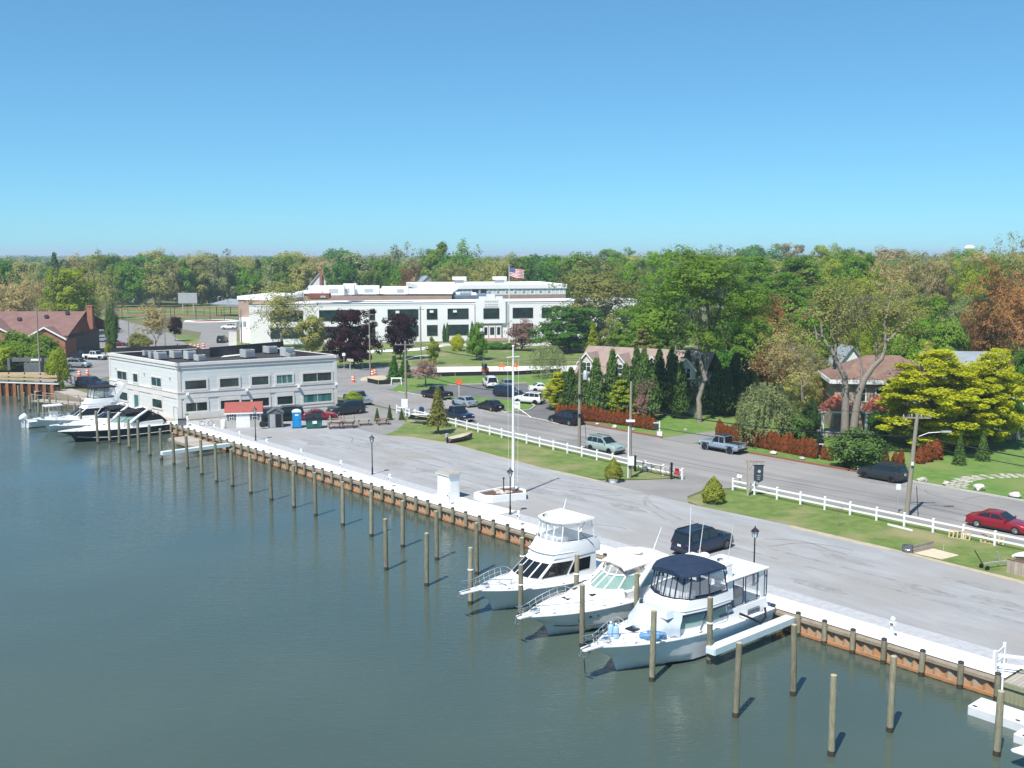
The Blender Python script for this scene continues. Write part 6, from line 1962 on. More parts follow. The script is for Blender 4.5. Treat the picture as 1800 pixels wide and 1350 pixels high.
car('suv', 'charcoal', W(SO(A(1553, 842))[0], 39.8), RD, 'dark grey crossover parked at the far kerb by the big dark shrub', 'rim_black')
car('jeep', 'steelblue', W(SO(A(1275, 792))[0], 39.7), RD, 'pale blue open pickup with black soft top parked by the long brown hedge', 'rim_black')
car('suv', 'mint', W(SO(A(1071, 793))[0], 29.4), RDB, 'pale mint green crossover with dark roof rails driving towards the camera', 'rim_black')
car('van', 'black', W(SO(A(1003, 743))[0], 39.6), RD, 'black minivan parked at the kerb by the short brown hedge', 'rim_silver')
car('sedan', 'black', A(862, 720), RD + R(-6), 'black sedan parked at the kerb of the parking island', 'rim_silver')
car('sedan', 'pale_silver', A(816, 713), RD + R(-6), 'silver sedan under the orange roadwork sign', 'rim_silver')
car('pickup', 'navy', A(803, 738), RDB + R(-3), 'dark blue pickup parked along the white fence facing the camera', 'rim_silver')
car('pickup', 'black', A(768, 700), RD + R(2), 'black pickup turning from the street into the condominium parking', 'rim_silver')
car('pickup', 'pale_silver', A(629, 709), RDB + R(-3), 'silver pickup driving down the street past the pale building', 'rim_silver')
car('big_suv', 'white', A(862, 680), R(100), 'white sport utility car seen from behind in the condominium parking', 'rim_silver')
car('sedan', 'silver', A(891, 681), R(100), 'silver blue sedan parked right beside the white sport utility car', 'rim_silver')
car('suv', 'navy', A(893, 697), R(-28), 'dark navy crossover in the condominium parking behind the mast', 'rim_silver')
car('suv', 'white', A(930, 709), R(152), 'white crossover with black rear window in the condominium parking', 'rim_black')
car('coupe', 'white', A(955, 688), R(8), 'white coupe half hidden by the yellow shrub', 'rim_black')
car('coupe', 'red', A(562, 737), R(15), 'red coupe parked before the pale building behind the dumpster', 'rim_black')
car('big_suv', 'black', A(500, 739), R(200), 'black car behind the grey plastic shed', 'rim_black')
car('suv', 'charcoal', A(464, 741), R(195), 'dark car between the red roofed hut and the building', 'rim_black')
car('big_suv', 'charcoal', A(608, 728), R(215), 'dark sport utility car parked by the right corner of the pale building', 'rim_silver')
car('suv', 'pale_silver', A(140, 646), R(-14), 'silver crossover on the lot left of the pale building', 'rim_silver')
car('jeep', 'white', A(168, 632), R(-20), 'white pickup with black top beside the brick building', 'rim_black')
car('pickup', 'black', A(148, 630), R(-20), 'dark car in the shadow of the brick building', 'rim_black')
car('big_suv', 'navy', A(163, 682), R(-12), 'dark blue sport utility car behind the mesh fence by the boats', 'rim_black')
car('sedan', 'navy', A(182, 688), R(-15), 'dark blue sedan squeezed beside the pale building side wall', 'rim_black')
car('sedan', 'maroon', A(205, 608), R(10), 'dark red sedan beside the ivy covered trunk', 'rim_silver')
car('sedan', 'silver', A(180, 601), R(170), 'silver sedan on the school parking', 'rim_silver')
car('suv', 'white', A(403, 579), R(178), 'white crossover on the school drive', 'rim_silver')
car('suv', 'black', A(391, 602), R(90), 'black crossover driving up the school drive', 'rim_silver')
car('sedan', 'navy', A(1080, 640), R(175), 'dark blue car behind the condominium roof', 'rim_silver')
# ================================================================== boats (bow +x, port +y, z 0 = waterline)
mat('boot_dark', (0.02, 0.025, 0.05), .4)
mat('hull_navy', (0.006, 0.007, 0.022), .12, spec=.6, coat=.5)
mat('canvas_navy', (0.010, 0.022, 0.052), .85, (0.016, 0.032, 0.066), 3)
mat('canvas_black', (0.012, 0.012, 0.016), .85)
mat('canvas_beige', (0.66, 0.57, 0.51), .85, (0.72, 0.64, 0.58), 1.5)
mat('cover_pale', (0.40, 0.46, 0.53), .8, (0.50, 0.555, 0.61), 1.2, bump=.6, bscale=2.5)
mat('hardtop_cream', (0.70, 0.67, 0.56), .5)
mat('tender_blue', (0.10, 0.24, 0.45), .5)
mat('jug_blue', (0.30, 0.45, 0.65), .4)
mat('cockpit_dark', (0.10, 0.11, 0.14), .7)  # dark blue-grey of cockpit floors, stripes, vents and lettering
mat('seat_blue', (0.03, 0.05, 0.16), .7)
glassmat('vinyl_clear', (0.55, 0.58, 0.60), .32, .3)
glassmat('glass_green', (0.22, 0.36, 0.32), .75, .12)
def hull(t, L, B, fb, fs, m='gelcoat', lower=None, rake=1.5, boot='boot_dark', stripe=None):
    n = 18
    secs, sheer = [], []
    for i in range(n + 1):
        u = i / n
        x = -L / 2 + L * u
        bw = B / 2 * ((.93 + .07 * min(1, u / .3)) if u < .35 else max(.015, 1 - ((u - .35) / .65) ** 2.5))
        zs = lerp(fs, fb, u ** 1.7)
        e = max(0, (u - .55) / .45)
        cb = bw * lerp(.92, .30, e ** 1.2)
        zc = lerp(.12, .85, e ** 1.6)
        zk = -.55 + .55 * e ** 3
        xr = rake * e ** 2.2
        sec = []
        for s in (1, -1):
            q = [(x, s * bw, zs), (x - xr * .22, s * lerp(cb, bw, .72), lerp(zc, zs, .66)), (x - xr * .5, s * lerp(cb, bw, .38), lerp(zc, zs, .33)), (x - xr * .75, s * cb, zc)]
            sec += q if s > 0 else q[::-1]
            if s > 0:
                sec.append((x - xr, 0, zk))
        secs.append(sec)
        sheer.append((x, bw, zs))
    b = MB().loft(secs)
    b.face(secs[0])
    b.build('hull', m, t, 50)
    bt = []
    for sec in secs:
        row = []
        for k in (3, 4, 5):
            x, y, z = sec[k]
            row.append((x, y * 1.012 + (.012 if y > 0 else (-.012 if y < 0 else 0)), min(z, .20) if k != 4 else z - .015))
        bt.append(row)
    MB().loft(bt[:13]).build('boot_stripe', boot, t)
    if stripe:
        b = MB()
        for s in (1, -1):
            b.tube([(q[2][0], s * (q[2][1] * 1.005 + .01), q[2][2] * .8) for q in secs[:17]], .035, 5)
        b.build('side_stripe', stripe, t)
    b = MB()
    for s in (1, -1):
        b.tube([(x, s * (y + .02), z) for x, y, z in sheer], .055, 6)
    b.build('rub_rail', 'gelcoat', t, 60)
    dk = []
    for x, y, z in sheer:
        c = .10 * min(1, y / (B / 3))
        dk.append([(x, -y * .98, z + .015), (x, -y * .6, z + c * .8), (x, 0, z + c + .01), (x, y * .6, z + c * .8), (x, y * .98, z + .015)])
    MB().loft(dk).build('deck', 'gelcoat', t, 50)
    return sheer
def sheer_at(sheer, x):
    for (x0, y0, z0), (x1, y1, z1) in zip(sheer, sheer[1:]):
        if x0 <= x <= x1:
            f = (x - x0) / (x1 - x0)
            return lerp(y0, y1, f), lerp(z0, z1, f)
    return sheer[-1][1], sheer[-1][2]
def bow_rail(t, sheer, x0, h=.72, n=7, pulpit=.9, inset=.1):
    xe = sheer[-1][0]
    r = []
    for s in (1, -1):
        top = []
        b = MB()
        for i in range(n + 1):
            x = lerp(x0, xe - .15, i / n)
            y, z = sheer_at(sheer, x)
            y = max(.12, y - inset)
            hh = h * min(1, i / 1.2)
            top.append((x + .12 * min(1, i), s * y, z + .05 + hh))
            if i:
                b.tube([(x, s * y, z), (x + .12, s * y, z + .05 + hh)], .016, 5)
        top.append((xe + pulpit * .85, s * .28, sheer[-1][2] + .05 + h))
        if s < 0:
            top.append((xe + pulpit * .85, .28, sheer[-1][2] + .05 + h))
        b.tube(top, .02, 6)
        b.tube([(x, y, z - h * .48) for x, y, z in top[1:]], .012, 5)
        b.build('bow_rail', 'chrome', t, 60)
    if pulpit:
        z = sheer[-1][2]
        bevel(MB().prism([(xe - .7, -.35), (xe + pulpit, -.22), (xe + pulpit + .12, 0), (xe + pulpit, .22), (xe - .7, .35)], z - .02, z + .1).build('bow_pulpit', 'gelcoat', t), .03)
        a_ = MB().tube([(xe + pulpit * .3, 0, z + .16), (xe + pulpit + .15, 0, z + .1), (xe + pulpit + .2, 0, z - .25)], .04, 6)
        a_.box(xe + pulpit + .1, 0, z - .3, .1, .5, .08)
        a_.build('anchor', 'steel', t)
        MB().box(xe - .9, 0, z + .16, .4, .3, .2).build('windlass', 'chrome', t)
def plan(xa, xf, wa, wf, nose, k=1.0):
    """outline from aft port, round the front, to aft starboard (open aft edge closes the loop)"""
    xm = lerp(xa, xf, .55)
    return [(xa, wa), (xm, wa * 1.0), (xf, wf), (xf + nose * .75, wf * .5), (xf + nose, 0), (xf + nose * .75, -wf * .5), (xf, -wf), (xm, -wa), (xa, -wa)]
class House:
    def __init__(self, levels):
        self.lv = [[(x, y, z) for x, y in p] for p, z in levels]
    def build(self, name, m, t, cap=True):
        b = MB().loft(self.lv, closed=True)
        if cap:
            b.face(self.lv[-1])
        return b.build(name, m, t, 35)
    def panel(self, k, i, u0, u1, v0, v1, off, name, m, parent, skew=0.0):
        a, b_ = self.lv[k], self.lv[k + 1]
        n = len(a)
        A0, A1, B0, B1 = Vector(a[i]), Vector(a[(i + 1) % n]), Vector(b_[i]), Vector(b_[(i + 1) % n])
        def q(u, v):
            return A0.lerp(A1, u).lerp(B0.lerp(B1, u), v)
        pts = [q(u0, v0), q(u1, v0), q(u1 - skew, v1), q(u0 + skew, v1)]
        nrm = (pts[1] - pts[0]).cross(pts[3] - pts[0]).normalized()
        ctr = sum(pts, Vector()) / 4
        mid = sum((Vector(v) for v in a), Vector()) / n
        if nrm.dot(ctr - mid) < 0:
            nrm = -nrm
        pts = [p + nrm * off for p in pts]
        return MB().face(pts).build(name, m, parent)
def frame_lines(hs, k, edges, r, name, m, t, rails=True):
    b = MB()
    lo, hi_ = hs.lv[k], hs.lv[k + 1]
    for i in edges:
        b.tube([lo[i], hi_[i]], r, 5)
    if rails:
        for lv in (lo, hi_):
            b.tube([lv[i] for i in sorted(edges)], r, 5)
    return b.build(name, m, t)
def dome(t, x, y, z, r=.3, h=.3):
    MB().lathe([(r * .9, 0), (r, h * .25), (r * .92, h * .6), (r * .5, h * .95), (0, h)], 16, (x, y, z)).build('radar_dome', 'gelcoat', t, 50)
def antenna(t, x, y, z, h, lean=(-.3, 0)):
    MB().tube([(x, y, z), (x + lean[0], y + lean[1], z + h)], [.03, .015], 6).build('antenna', 'white_paint', t)
def cleats(t, sheer, xs):
    for x in xs:
        y, z = sheer_at(sheer, x)
        for s in (1, -1):
            MB().box(x, s * (y - .12), z + .08, .28, .05, .05).box(x, s * (y - .12), z + .04, .08, .06, .08).build('cleat', 'chrome', t)
BOATA = ANG + math.pi / 2
def boat_at(s, o_c, label, name='motor_boat'):
    return thing(name, label, 'boat', W(s, o_c, WZ), BOATA)
# ---------------------------------------------------------------- flybridge boats
def flybridge(s, oc, label, L=11.6, B=4.2, canvas=None, group=None):
    t = boat_at(s, oc, label, 'flybridge_boat')
    sh = hull(t, L, B, 1.75, 1.15, boot='boot_dark')
    bow_rail(t, sh, L * .08, .7, 7, 1.0)
    k = L / 11.6
    hs = House([(plan(-3.2 * k, 2.2 * k, 1.72, 1.4, .5), 1.2), (plan(-3.2 * k, 1.75 * k, 1.68, 1.32, .42), 1.75), (plan(-3.2 * k, .15 * k, 1.6, 1.2, .3), 2.95)])
    hs.build('cabin', 'gelcoat', t)
    # three raked front windows and long side windows
    for i, (u0, u1) in ((2, (.12, .92)), (3, (.08, .95)), (4, (.05, .92)), (5, (.08, .88))):
        hs.panel(1, i, u0, u1, .10, .78, .02, 'front_window', 'glass_dark', t)
    for i in (1, 7):
        hs.panel(1, i, .04, .93, .10, .80, .02, 'side_window', 'glass_dark', t, .0)
    for i in (0, 8 - 1 + 0):
        hs.panel(1, 0, .25, .96, .10, .80, .02, 'side_window', 'glass_dark', t)
    fb = House([(plan(-3.6 * k, .25 * k, 1.64, 1.24, .32), 2.95), (plan(-3.6 * k, -.1 * k, 1.66, 1.26, .34), 3.45), (plan(-3.4 * k, -.45 * k, 1.62, 1.22, .34), 3.95)])
    fb.build('flybridge', 'gelcoat', t, False)
    MB().face([(x, y, 3.3) for x, y, z in fb.lv[0]]).build('bridge_floor', 'gelcoat', t)
    MB().box(-1.0 * k, 0, 3.75, .9, 1.6, .8).build('helm_console', 'gelcoat', t)
    for y in (-.6, .6):
        MB().box(-2.0 * k, y, 3.75, .5, .55, .15).box(-2.22 * k, y, 4.05, .1, .55, .6).build('helm_seat', 'gelcoat_grey', t)
    tp = 5.35
    en = House([(plan(-3.1 * k, -.5 * k, 1.56, 1.18, .32), 3.97), (plan(-2.9 * k, -.75 * k, 1.45, 1.1, .3), tp)])
    cm = 'gelcoat' if not canvas else canvas
    for i in range(9):
        if i == 8:
            continue
        en.panel(0, i, .03, .97, .10, .93, 0, 'clear_curtain', 'vinyl_clear', t)
    frame_lines(en, 0, list(range(9)), .035, 'enclosure_frame', 'white_paint' if not canvas else canvas, t)
    tf = plan(-3.1 * k, -.6 * k, 1.6, 1.2, .35)
    b = MB().prism(tf, tp, tp + .1)
    bevel(b.build('hardtop', 'hardtop_cream' if not canvas else canvas, t), .03)
    MB().prism([(x * 1.01, y * 1.02) for x, y in tf], tp - .06, tp + .02).build('hardtop_rim', cm, t)
    if not canvas:
        dome(t, -1.0 * k, .55, tp + .1, .3, .16)
        dome(t, -2.0 * k, .1, tp + .1, .3, .16)
        antenna(t, -2.6, -.9, tp + .1, .9)
        MB().box(-.7, -.6, tp + .2, .3, .2, .18).build('searchlight', 'chrome', t)
    else:
        ar = MB()
        for sgn in (1, -1):
            ar.hexa([(-3.0 * k, sgn * 1.7, 3.3), (-2.3 * k, sgn * 1.7, 3.3), (-2.3 * k, sgn * 1.6, 3.3), (-3.0 * k, sgn * 1.6, 3.3), (-4.4 * k, sgn * 1.5, 5.5), (-4.0 * k, sgn * 1.5, 5.5), (-4.0 * k, sgn * 1.4, 5.5), (-4.4 * k, sgn * 1.4, 5.5)])
        ar.box(-4.2 * k, 0, 5.5, .5, 3.0, .16)
        ar.build('radar_arch', 'gelcoat', t)
        dome(t, -4.2 * k, 0, 5.58, .32, .24)
    # braces and ladder of the bridge
    b = MB()
    for sgn in (1, -1):
        b.tube([(-2.9 * k, sgn * 1.7, 3.5), (-1.8 * k, sgn * 1.5, 4.6), (-2.4 * k, sgn * 1.5, tp)], .025, 6)
    b.build('brace', 'chrome', t)
    # cockpit
    MB().box(-4.7 * k, 0, 1.0, 2.2 * k, B * .78, .1).build('cockpit_floor', 'cockpit_dark', t)
    MB().face([(-3.25 * k, -1.3, 1.2), (-3.25 * k, 1.3, 1.2), (-3.25 * k, 1.3, 2.9), (-3.25 * k, -1.3, 2.9)]).build('aft_bulkhead', 'glass_dark', t)
    bevel(MB().box(2.9 * k, 0, sheer_at(sh, 2.9 * k)[1] + .14, .6, .6, .08).build('deck_hatch', 'gelcoat_grey', t), .02)
    b = MB()
    b.tube([(3.7 * k, .5 * math.cos(a), sheer_at(sh, 3.7 * k)[1] + .28 + .18 * math.sin(a)) for a in (0, .8, 1.6, 2.4, 3.1)], .06, 6)
    b.build('deck_fender', 'gelcoat_grey', t)
    cleats(t, sh, (-L * .4, 0, L * .33))
    return t, sh
# ---------------------------------------------------------------- express cruisers
def express(s, oc, label, L=12.0, B=3.8, hm='gelcoat', top='canvas_beige', glass='glass_green', arch=True, dark=False):
    t = boat_at(s, oc, label, 'express_cruiser')
    sh = hull(t, L, B, 1.55, 1.25, hm, boot='boot_dark' if hm != 'hull_navy' else 'boot_dark', rake=2.0, stripe='gelcoat' if hm == 'hull_navy' else 'cockpit_dark')
    k = L / 12
    if hm != 'hull_navy':
        bow_rail(t, sh, 0.4 * k, .55, 7, .35)
    fd = House([(plan(-.6 * k, 3.2 * k, 1.62, 1.05, 1.5), 1.25), (plan(-.6 * k, 2.0 * k, 1.45, .85, 1.6), 1.78), (plan(-.7 * k, .7 * k, 1.25, .8, 1.3), 2.0)])
    fd.build('foredeck_trunk', 'gelcoat', t)
    bevel(MB().box(2.6 * k, 0, 1.86, .55, .55, .06).build('deck_hatch', 'glass_dark', t), .015)
    for y in (-.7, .7):
        MB().box(1.3 * k, y, 1.96, .4, .28, .03).build('deck_light', 'glass_dark', t)
    ws = House([(plan(-3.2 * k, -.2 * k, 1.62, 1.2, .95), 1.86), (plan(-3.4 * k, -1.2 * k, 1.4, 1.0, .55), 2.62)])
    for i in (0, 1, 2, 3, 4, 5, 6, 7):
        ws.panel(0, i, .02, .98, .06, .94, 0, 'windscreen_pane', glass, t)
    frame_lines(ws, 0, list(range(9)), .045, 'windscreen_frame', 'gelcoat' if not dark else 'chrome', t)
    MB().loft([[(x, y, z) for x, y, z in sh_] for sh_ in ([(-4.9 * k, 1.75, 1.2), (-4.9 * k, 1.75, 1.9), (-4.9 * k, 1.5, 1.95)], [(-.6 * k, 1.75, 1.35), (-.6 * k, 1.68, 1.88), (-.6 * k, 1.5, 1.9)])]).loft([[(x, -y, z) for x, y, z in sh_] for sh_ in ([(-4.9 * k, 1.75, 1.2), (-4.9 * k, 1.75, 1.9), (-4.9 * k, 1.5, 1.95)], [(-.6 * k, 1.75, 1.35), (-.6 * k, 1.68, 1.88), (-.6 * k, 1.5, 1.9)])], flip=True).build('cockpit_coaming', 'gelcoat', t)
    MB().box(-2.9 * k, 0, 1.3, 4.2 * k, 3.2, .06).build('cockpit_floor', 'cockpit_dark', t)
    MB().box(-1.6 * k, -.6, 1.75, .7, 1.0, .8).build('helm_console', 'gelcoat', t)
    for y in (-.7, .6):
        MB().box(-2.4 * k, y, 1.65, .6, .8, .5).box(-2.7 * k, y, 2.1, .12, .8, .6).build('seat', 'gelcoat_grey', t)
    # canvas or hard top
    b = MB()
    prof = []
    for i in range(7):
        u = i / 6
        x = lerp(-4.7 * k, -.9 * k, u)
        zc = 3.2 + .22 * math.sin(math.pi * (u * .8 + .15)) - (.75 * (1 - u) ** 3 if dark else 0)
        w_ = 1.5 * (1 - .25 * u ** 3)
        prof.append([(x, -w_, zc - .22), (x, -w_ * .8, zc - .05), (x, 0, zc + .04), (x, w_ * .8, zc - .05), (x, w_, zc - .22)])
    b.loft(prof)
    b.loft([[(x, y, z - .05) for x, y, z in q] for q in prof], flip=True)
    b.build('canopy', top, t, 50)
    cu = House([([(x, y) for x, y, z in ws.lv[1]], 2.66), (plan(-4.3 * k, -1.5 * k, 1.45, 1.05, .55), 3.05)])
    for i in range(0, 8):
        cu.panel(0, i, .05, .95, .08, .92, 0, 'clear_curtain', 'vinyl_clear' if not dark else 'canvas_black', t)
    frame_lines(cu, 0, [1, 2, 3, 4, 5, 6, 7], .03, 'curtain_frame', 'canvas_beige' if not dark else 'canvas_black', t)
    if dark:
        b = MB()
        for sgn in (1, -1):
            b.face([(-4.6 * k, sgn * 1.55, 2.5), (-2.5 * k, sgn * 1.5, 3.1), (-2.2 * k, sgn * 1.6, 1.95), (-5.4 * k, sgn * 1.6, 1.7)])
        b.face([(-4.7 * k, -1.5, 2.55), (-4.7 * k, 1.5, 2.55), (-5.6 * k, 1.5, 1.6), (-5.6 * k, -1.5, 1.6)])
        b.build('aft_canvas', top, t)
    if arch:
        ar = MB()
        for sgn in (1, -1):
            ar.tube([(-1.2 * k, sgn * 1.72, 1.9), (-2.2 * k, sgn * 1.66, 2.7), (-3.2 * k, sgn * 1.5, 3.28), (-3.5 * k, sgn * .9, 3.42), (-3.5 * k, 0, 3.45)], [.2, .17, .15, .12, .12], 8)
        ar.build('radar_arch', 'gelcoat', t, 60)
        dome(t, -3.0 * k, .2, 3.5, .34, .24)
        antenna(t, -3.5 * k, .9, 3.4, 1.6, (-.9, 0))
    bevel(MB().box(-5.75 * k, 0, .42, 1.0, B * .86, .16).build('swim_platform', 'gelcoat', t), .04)
    b = MB()
    for x in (3.0, 1.9):
        y, z = sheer_at(sh, x * k)
        for sgn in (1, -1):
            MB().lathe([(.18, 0), (.18, .02)], 12, (x * k - .3, sgn * (y * .86 + .04), z * .62), axis='y').build('porthole', 'glass_dark', t)
    cleats(t, sh, (-L * .42, 0, L * .36))
    return t, sh
fb1, sh1 = flybridge(-18.3, -6.9, 'white flybridge boat with clear enclosure and cream hardtop')
ex2, sh2 = express(-23.9, -7.2, 'white express cruiser with beige canvas top and green tinted windscreen', 12.3, 3.9)
fb1.scale = (1.04, 1.04, .96)
ex2.scale = (1.06, 1.04, 1.06)
for x in (1.6, 2.2, 2.8):
    MB().box(x, sheer_at(sh2, x)[0] * .93 + .02, 1.02, .35, .012, .14).build('registration_mark', 'cockpit_dark', ex2)
# ---------------------------------------------------------------- aft cabin yacht with navy canopy
t = boat_at(-30.3, -7.45, 'white aft cabin motor yacht with navy canopy and pale covered windscreen', 'motor_yacht')
L3, B3 = 12.6, 4.3
t.scale = (1.08, 1.05, 1.05)
sh = hull(t, L3, B3, 1.75, 1.35, 'gelcoat', boot='boot_dark', rake=1.7)
bow_rail(t, sh, 2.2, .62, 6, .75)
tr = House([(plan(1.0, 3.6, 1.5, .9, 1.3), 1.55), (plan(1.0, 3.0, 1.35, .75, 1.0), 1.95)])
tr.build('foredeck_trunk', 'gelcoat', t)
bevel(MB().box(3.4, 0, 2.0, .62, .62, .07).build('deck_hatch', 'glass_dark', t), .02)
hs = House([(plan(-2.4, 1.9, 1.72, 1.4, .6), 1.5), (plan(-2.4, .7, 1.62, 1.25, .45), 2.5)])
hs.build('cabin', 'gelcoat', t)
for i in (0, 1, 6, 7):
    hs.panel(0, i, .06, .96, .30, .90, .02, 'side_window', 'glass_green', t, .0)
frame_lines(hs, 0, [1, 2, 6, 7], .04, 'window_frame', 'cockpit_dark', t, False)
# draped cover over the windscreen
rr_ = random.Random(9)
b = MB()
rows = []
for i in range(15):
    th = -1.15 + 2.3 * i / 14
    row = []
    for j in range(7):
        v = j / 6
        rad = lerp(2.75, 1.9, v ** 1.6)
        z = lerp(1.62, 2.78, v ** .62) + .06 * math.sin(i * 2.1 + j)
        rad += .14 * math.sin(i * 1.9) * (1 - v) + rr_.uniform(-.06, .06)
        row.append((.45 + rad * math.cos(th) * (1.02 if v < .5 else .9), 1.75 * math.sin(th) / .92 * lerp(1.02, .88, v), z))
    rows.append(row)
b.loft(rows)
b.build('windscreen_cover', 'cover_pale', t, 50)
MB().box(1.75, .2, 2.72, 1.0, 2.3, .3, top=(.6, .8)).build('cover_fold', 'cover_pale', t)
br = House([(plan(-2.5, 1.05, 1.84, 1.5, .72), 2.5), (plan(-2.5, 1.0, 1.82, 1.48, .68), 2.68), (plan(-2.4, .55, 1.74, 1.4, .56), 3.25)])
br.build('flybridge', 'gelcoat', t, False)
MB().face([(x, y, 2.75) for x, y, z in br.lv[0]]).build('bridge_floor', 'gelcoat_grey', t)
b = MB()
b.tube([(x, y, z + .03) for x, y, z in br.lv[0]], .06, 6)
b.build('bridge_stripe', 'canvas_navy', t)
MB().box(-.1, 0, 3.15, .7, 2.0, .7).build('helm_console', 'gelcoat', t)
for y in (-.75, .75):
    MB().box(-1.1, y, 3.1, .6, .7, .5).box(-1.35, y, 3.55, .14, .7, .8).build('helm_seat', 'seat_blue', t)
MB().box(-2.1, 0, 3.0, .4, 2.6, .5).build('bridge_bench', 'seat_blue', t)
TP3 = 4.55
en = House([(plan(-2.3, .5, 1.72, 1.38, .55), 3.27), (plan(-2.1, .25, 1.58, 1.28, .42), TP3)])
for i in range(9):
    en.panel(0, i, .04, .96, .12, .94, 0, 'clear_curtain', 'vinyl_clear', t)
frame_lines(en, 0, list(range(9)), .045, 'enclosure_frame', 'canvas_navy', t)
b = MB()
for i in (1, 2, 3, 4, 5, 6):
    a_, c_ = en.lv[0][i], en.lv[0][i + 1]
    m0 = tuple((p + q) / 2 for p, q in zip(a_, c_))
    a2, c2_ = en.lv[1][i], en.lv[1][i + 1]
    m1 = tuple((p + q) / 2 for p, q in zip(a2, c2_))
    b.tube([m0, m1], .03, 5)
b.build('zip_seam', 'canvas_navy', t)
prof = []
for i in range(9):
    u = i / 8
    x = lerp(-2.35, .85, u)
    w_ = 1.62 * (1 - .35 * max(0, (u - .6) / .4) ** 2)
    zc = TP3 + .12 + .20 * math.sin(math.pi * (.12 + .76 * u))
    prof.append([(x, -w_, zc - .26), (x, -w_ * .92, zc - .1), (x, -w_ * .5, zc), (x, 0, zc + .03), (x, w_ * .5, zc), (x, w_ * .92, zc - .1), (x, w_, zc - .26)])
b = MB().loft(prof)
b.loft([[(x, y, z - .04) for x, y, z in q] for q in prof], flip=True)
b.face(prof[-1])
b.build('canopy', 'canvas_navy', t, 50)
# radar arch with dome and antennas
ar = MB()
for sgn in (1, -1):
    ar.hexa([(-2.8, sgn * 1.8, 2.6), (-2.2, sgn * 1.8, 2.6), (-2.2, sgn * 1.66, 2.6), (-2.8, sgn * 1.66, 2.6), (-3.0, sgn * 1.5, 4.5), (-2.5, sgn * 1.5, 4.5), (-2.5, sgn * 1.36, 4.5), (-3.0, sgn * 1.36, 4.5)])
ar.box(-2.75, 0, 4.56, .6, 3.0, .16)
bevel(ar.build('radar_arch', 'gelcoat', t), .05)
dome(t, -2.75, -.3, 4.64, .33, .26)
MB().box(-2.75, .8, 4.72, .3, .2, .16).build('horn', 'chrome', t)
for y, h, ln in ((1.4, 2.7, (.15, .5)), (-.6, 2.3, (.0, .3)), (-1.3, 3.0, (-.2, -.1))):
    antenna(t, -2.6, y, 4.4, h, ln)
# aft deck: hard top, curtains, aft cabin sides, vents
ac = House([(plan(-6.0, -2.5, 1.85, 1.8, .1), 1.3), (plan(-5.9, -2.5, 1.75, 1.7, .1), 2.05)])
ac.build('aft_cabin', 'gelcoat', t)
bevel(MB().prism([(-6.1, -1.75), (-2.2, -1.8), (-2.2, 1.8), (-6.1, 1.75)], 3.72, 3.84).build('aft_hardtop', 'gelcoat', t), .04)
for sgn in (1, -1):
    MB().hexa([(-6.0, sgn * 1.68, 2.05), (-5.5, sgn * 1.68, 2.05), (-5.5, sgn * 1.6, 2.05), (-6.0, sgn * 1.6, 2.05), (-5.7, sgn * 1.68, 3.72), (-5.2, sgn * 1.68, 3.72), (-5.2, sgn * 1.6, 3.72), (-5.7, sgn * 1.6, 3.72)]).build('hardtop_support', 'gelcoat', t)
    for x0, x1 in ((-5.1, -4.0), (-3.8, -2.9), (-5.98, -5.75)):
        MB().face([(x0, sgn * 1.66, 2.2), (x1, sgn * 1.66, 2.2), (x1, sgn * 1.66, 3.6), (x0, sgn * 1.66, 3.6)]).build('clear_curtain', 'vinyl_clear', t)
        MB().tube([(x0, sgn * 1.67, 2.15), (x1, sgn * 1.67, 2.15), (x1, sgn * 1.67, 3.66), (x0, sgn * 1.67, 3.66), (x0, sgn * 1.67, 2.15)], .035, 5).build('curtain_frame', 'canvas_navy', t)
    for k in range(3):
        MB().lathe([(.15, 0), (.15, .02)], 12, (0, 0, 0), axis='y').build('vent', 'cockpit_dark', t, None, (-2.7 + k * .42, sgn * 1.73 - (0 if sgn > 0 else .02), 1.86)).scale = (1.4, 1, .45)
    for k in range(5):
        MB().box(-4.6, sgn * 1.84, 1.42 + k * .075, 1.1, .02, .04).build('louvre', 'cockpit_dark', t)
MB().face([(-6.0, -1.6, 2.1), (-6.0, 1.6, 2.1), (-5.95, 1.6, 3.65), (-5.95, -1.6, 3.65)]).build('aft_curtain', 'vinyl_clear', t)
MB().box(-4.4, 0, 2.0, 2.8, 3.2, .06).build('aft_deck_floor', 'cockpit_dark', t)
MB().box(-4.6, .2, 2.3, 1.0, 1.0, .5).build('deck_table', 'picnic_wood', t)
bevel(MB().box(-6.7, 0, .5, 1.0, 3.6, .12).build('swim_platform', 'gelcoat', t), .04)
cleats(t, sh, (-5.2, 0.2, 4.2))
b = MB()
b.tube([(-5.6, 1.9, 1.5), (-5.1, 2.3, 1.2), (-4.2, 2.6, 1.15), (-3.6, 2.5, 1.5), (-3.2, 1.9, 1.75)], .07, 7)
b.build('shore_hose', 'canvas_black', t, 60)
for k, (x, y) in enumerate(((2.35 + 1.2, 1.0), (2.95 + 1.0, 1.05))):
    f_ = thing('boat_fender', 'blue fender lying on the yacht foredeck, the %s one' % ('aft' if k == 0 else 'forward'), 'fender', W(-30.3 - 1.12, -7.45 - 3.0 - k * .55, WZ + 1.72), BOATA + .5)
    MB().lathe([(.05, -.6), (.18, -.5), (.2, -.1), (.2, .1), (.18, .5), (.05, .6)], 12, (0, 0, .2), axis='y').build('fender_body', 'tender_blue', f_, 50)
    MB().lathe([(.03, -.5), (.03, -.42)], 8, (0, 0, .18), axis='y').build('eye', 'white_paint', f_)
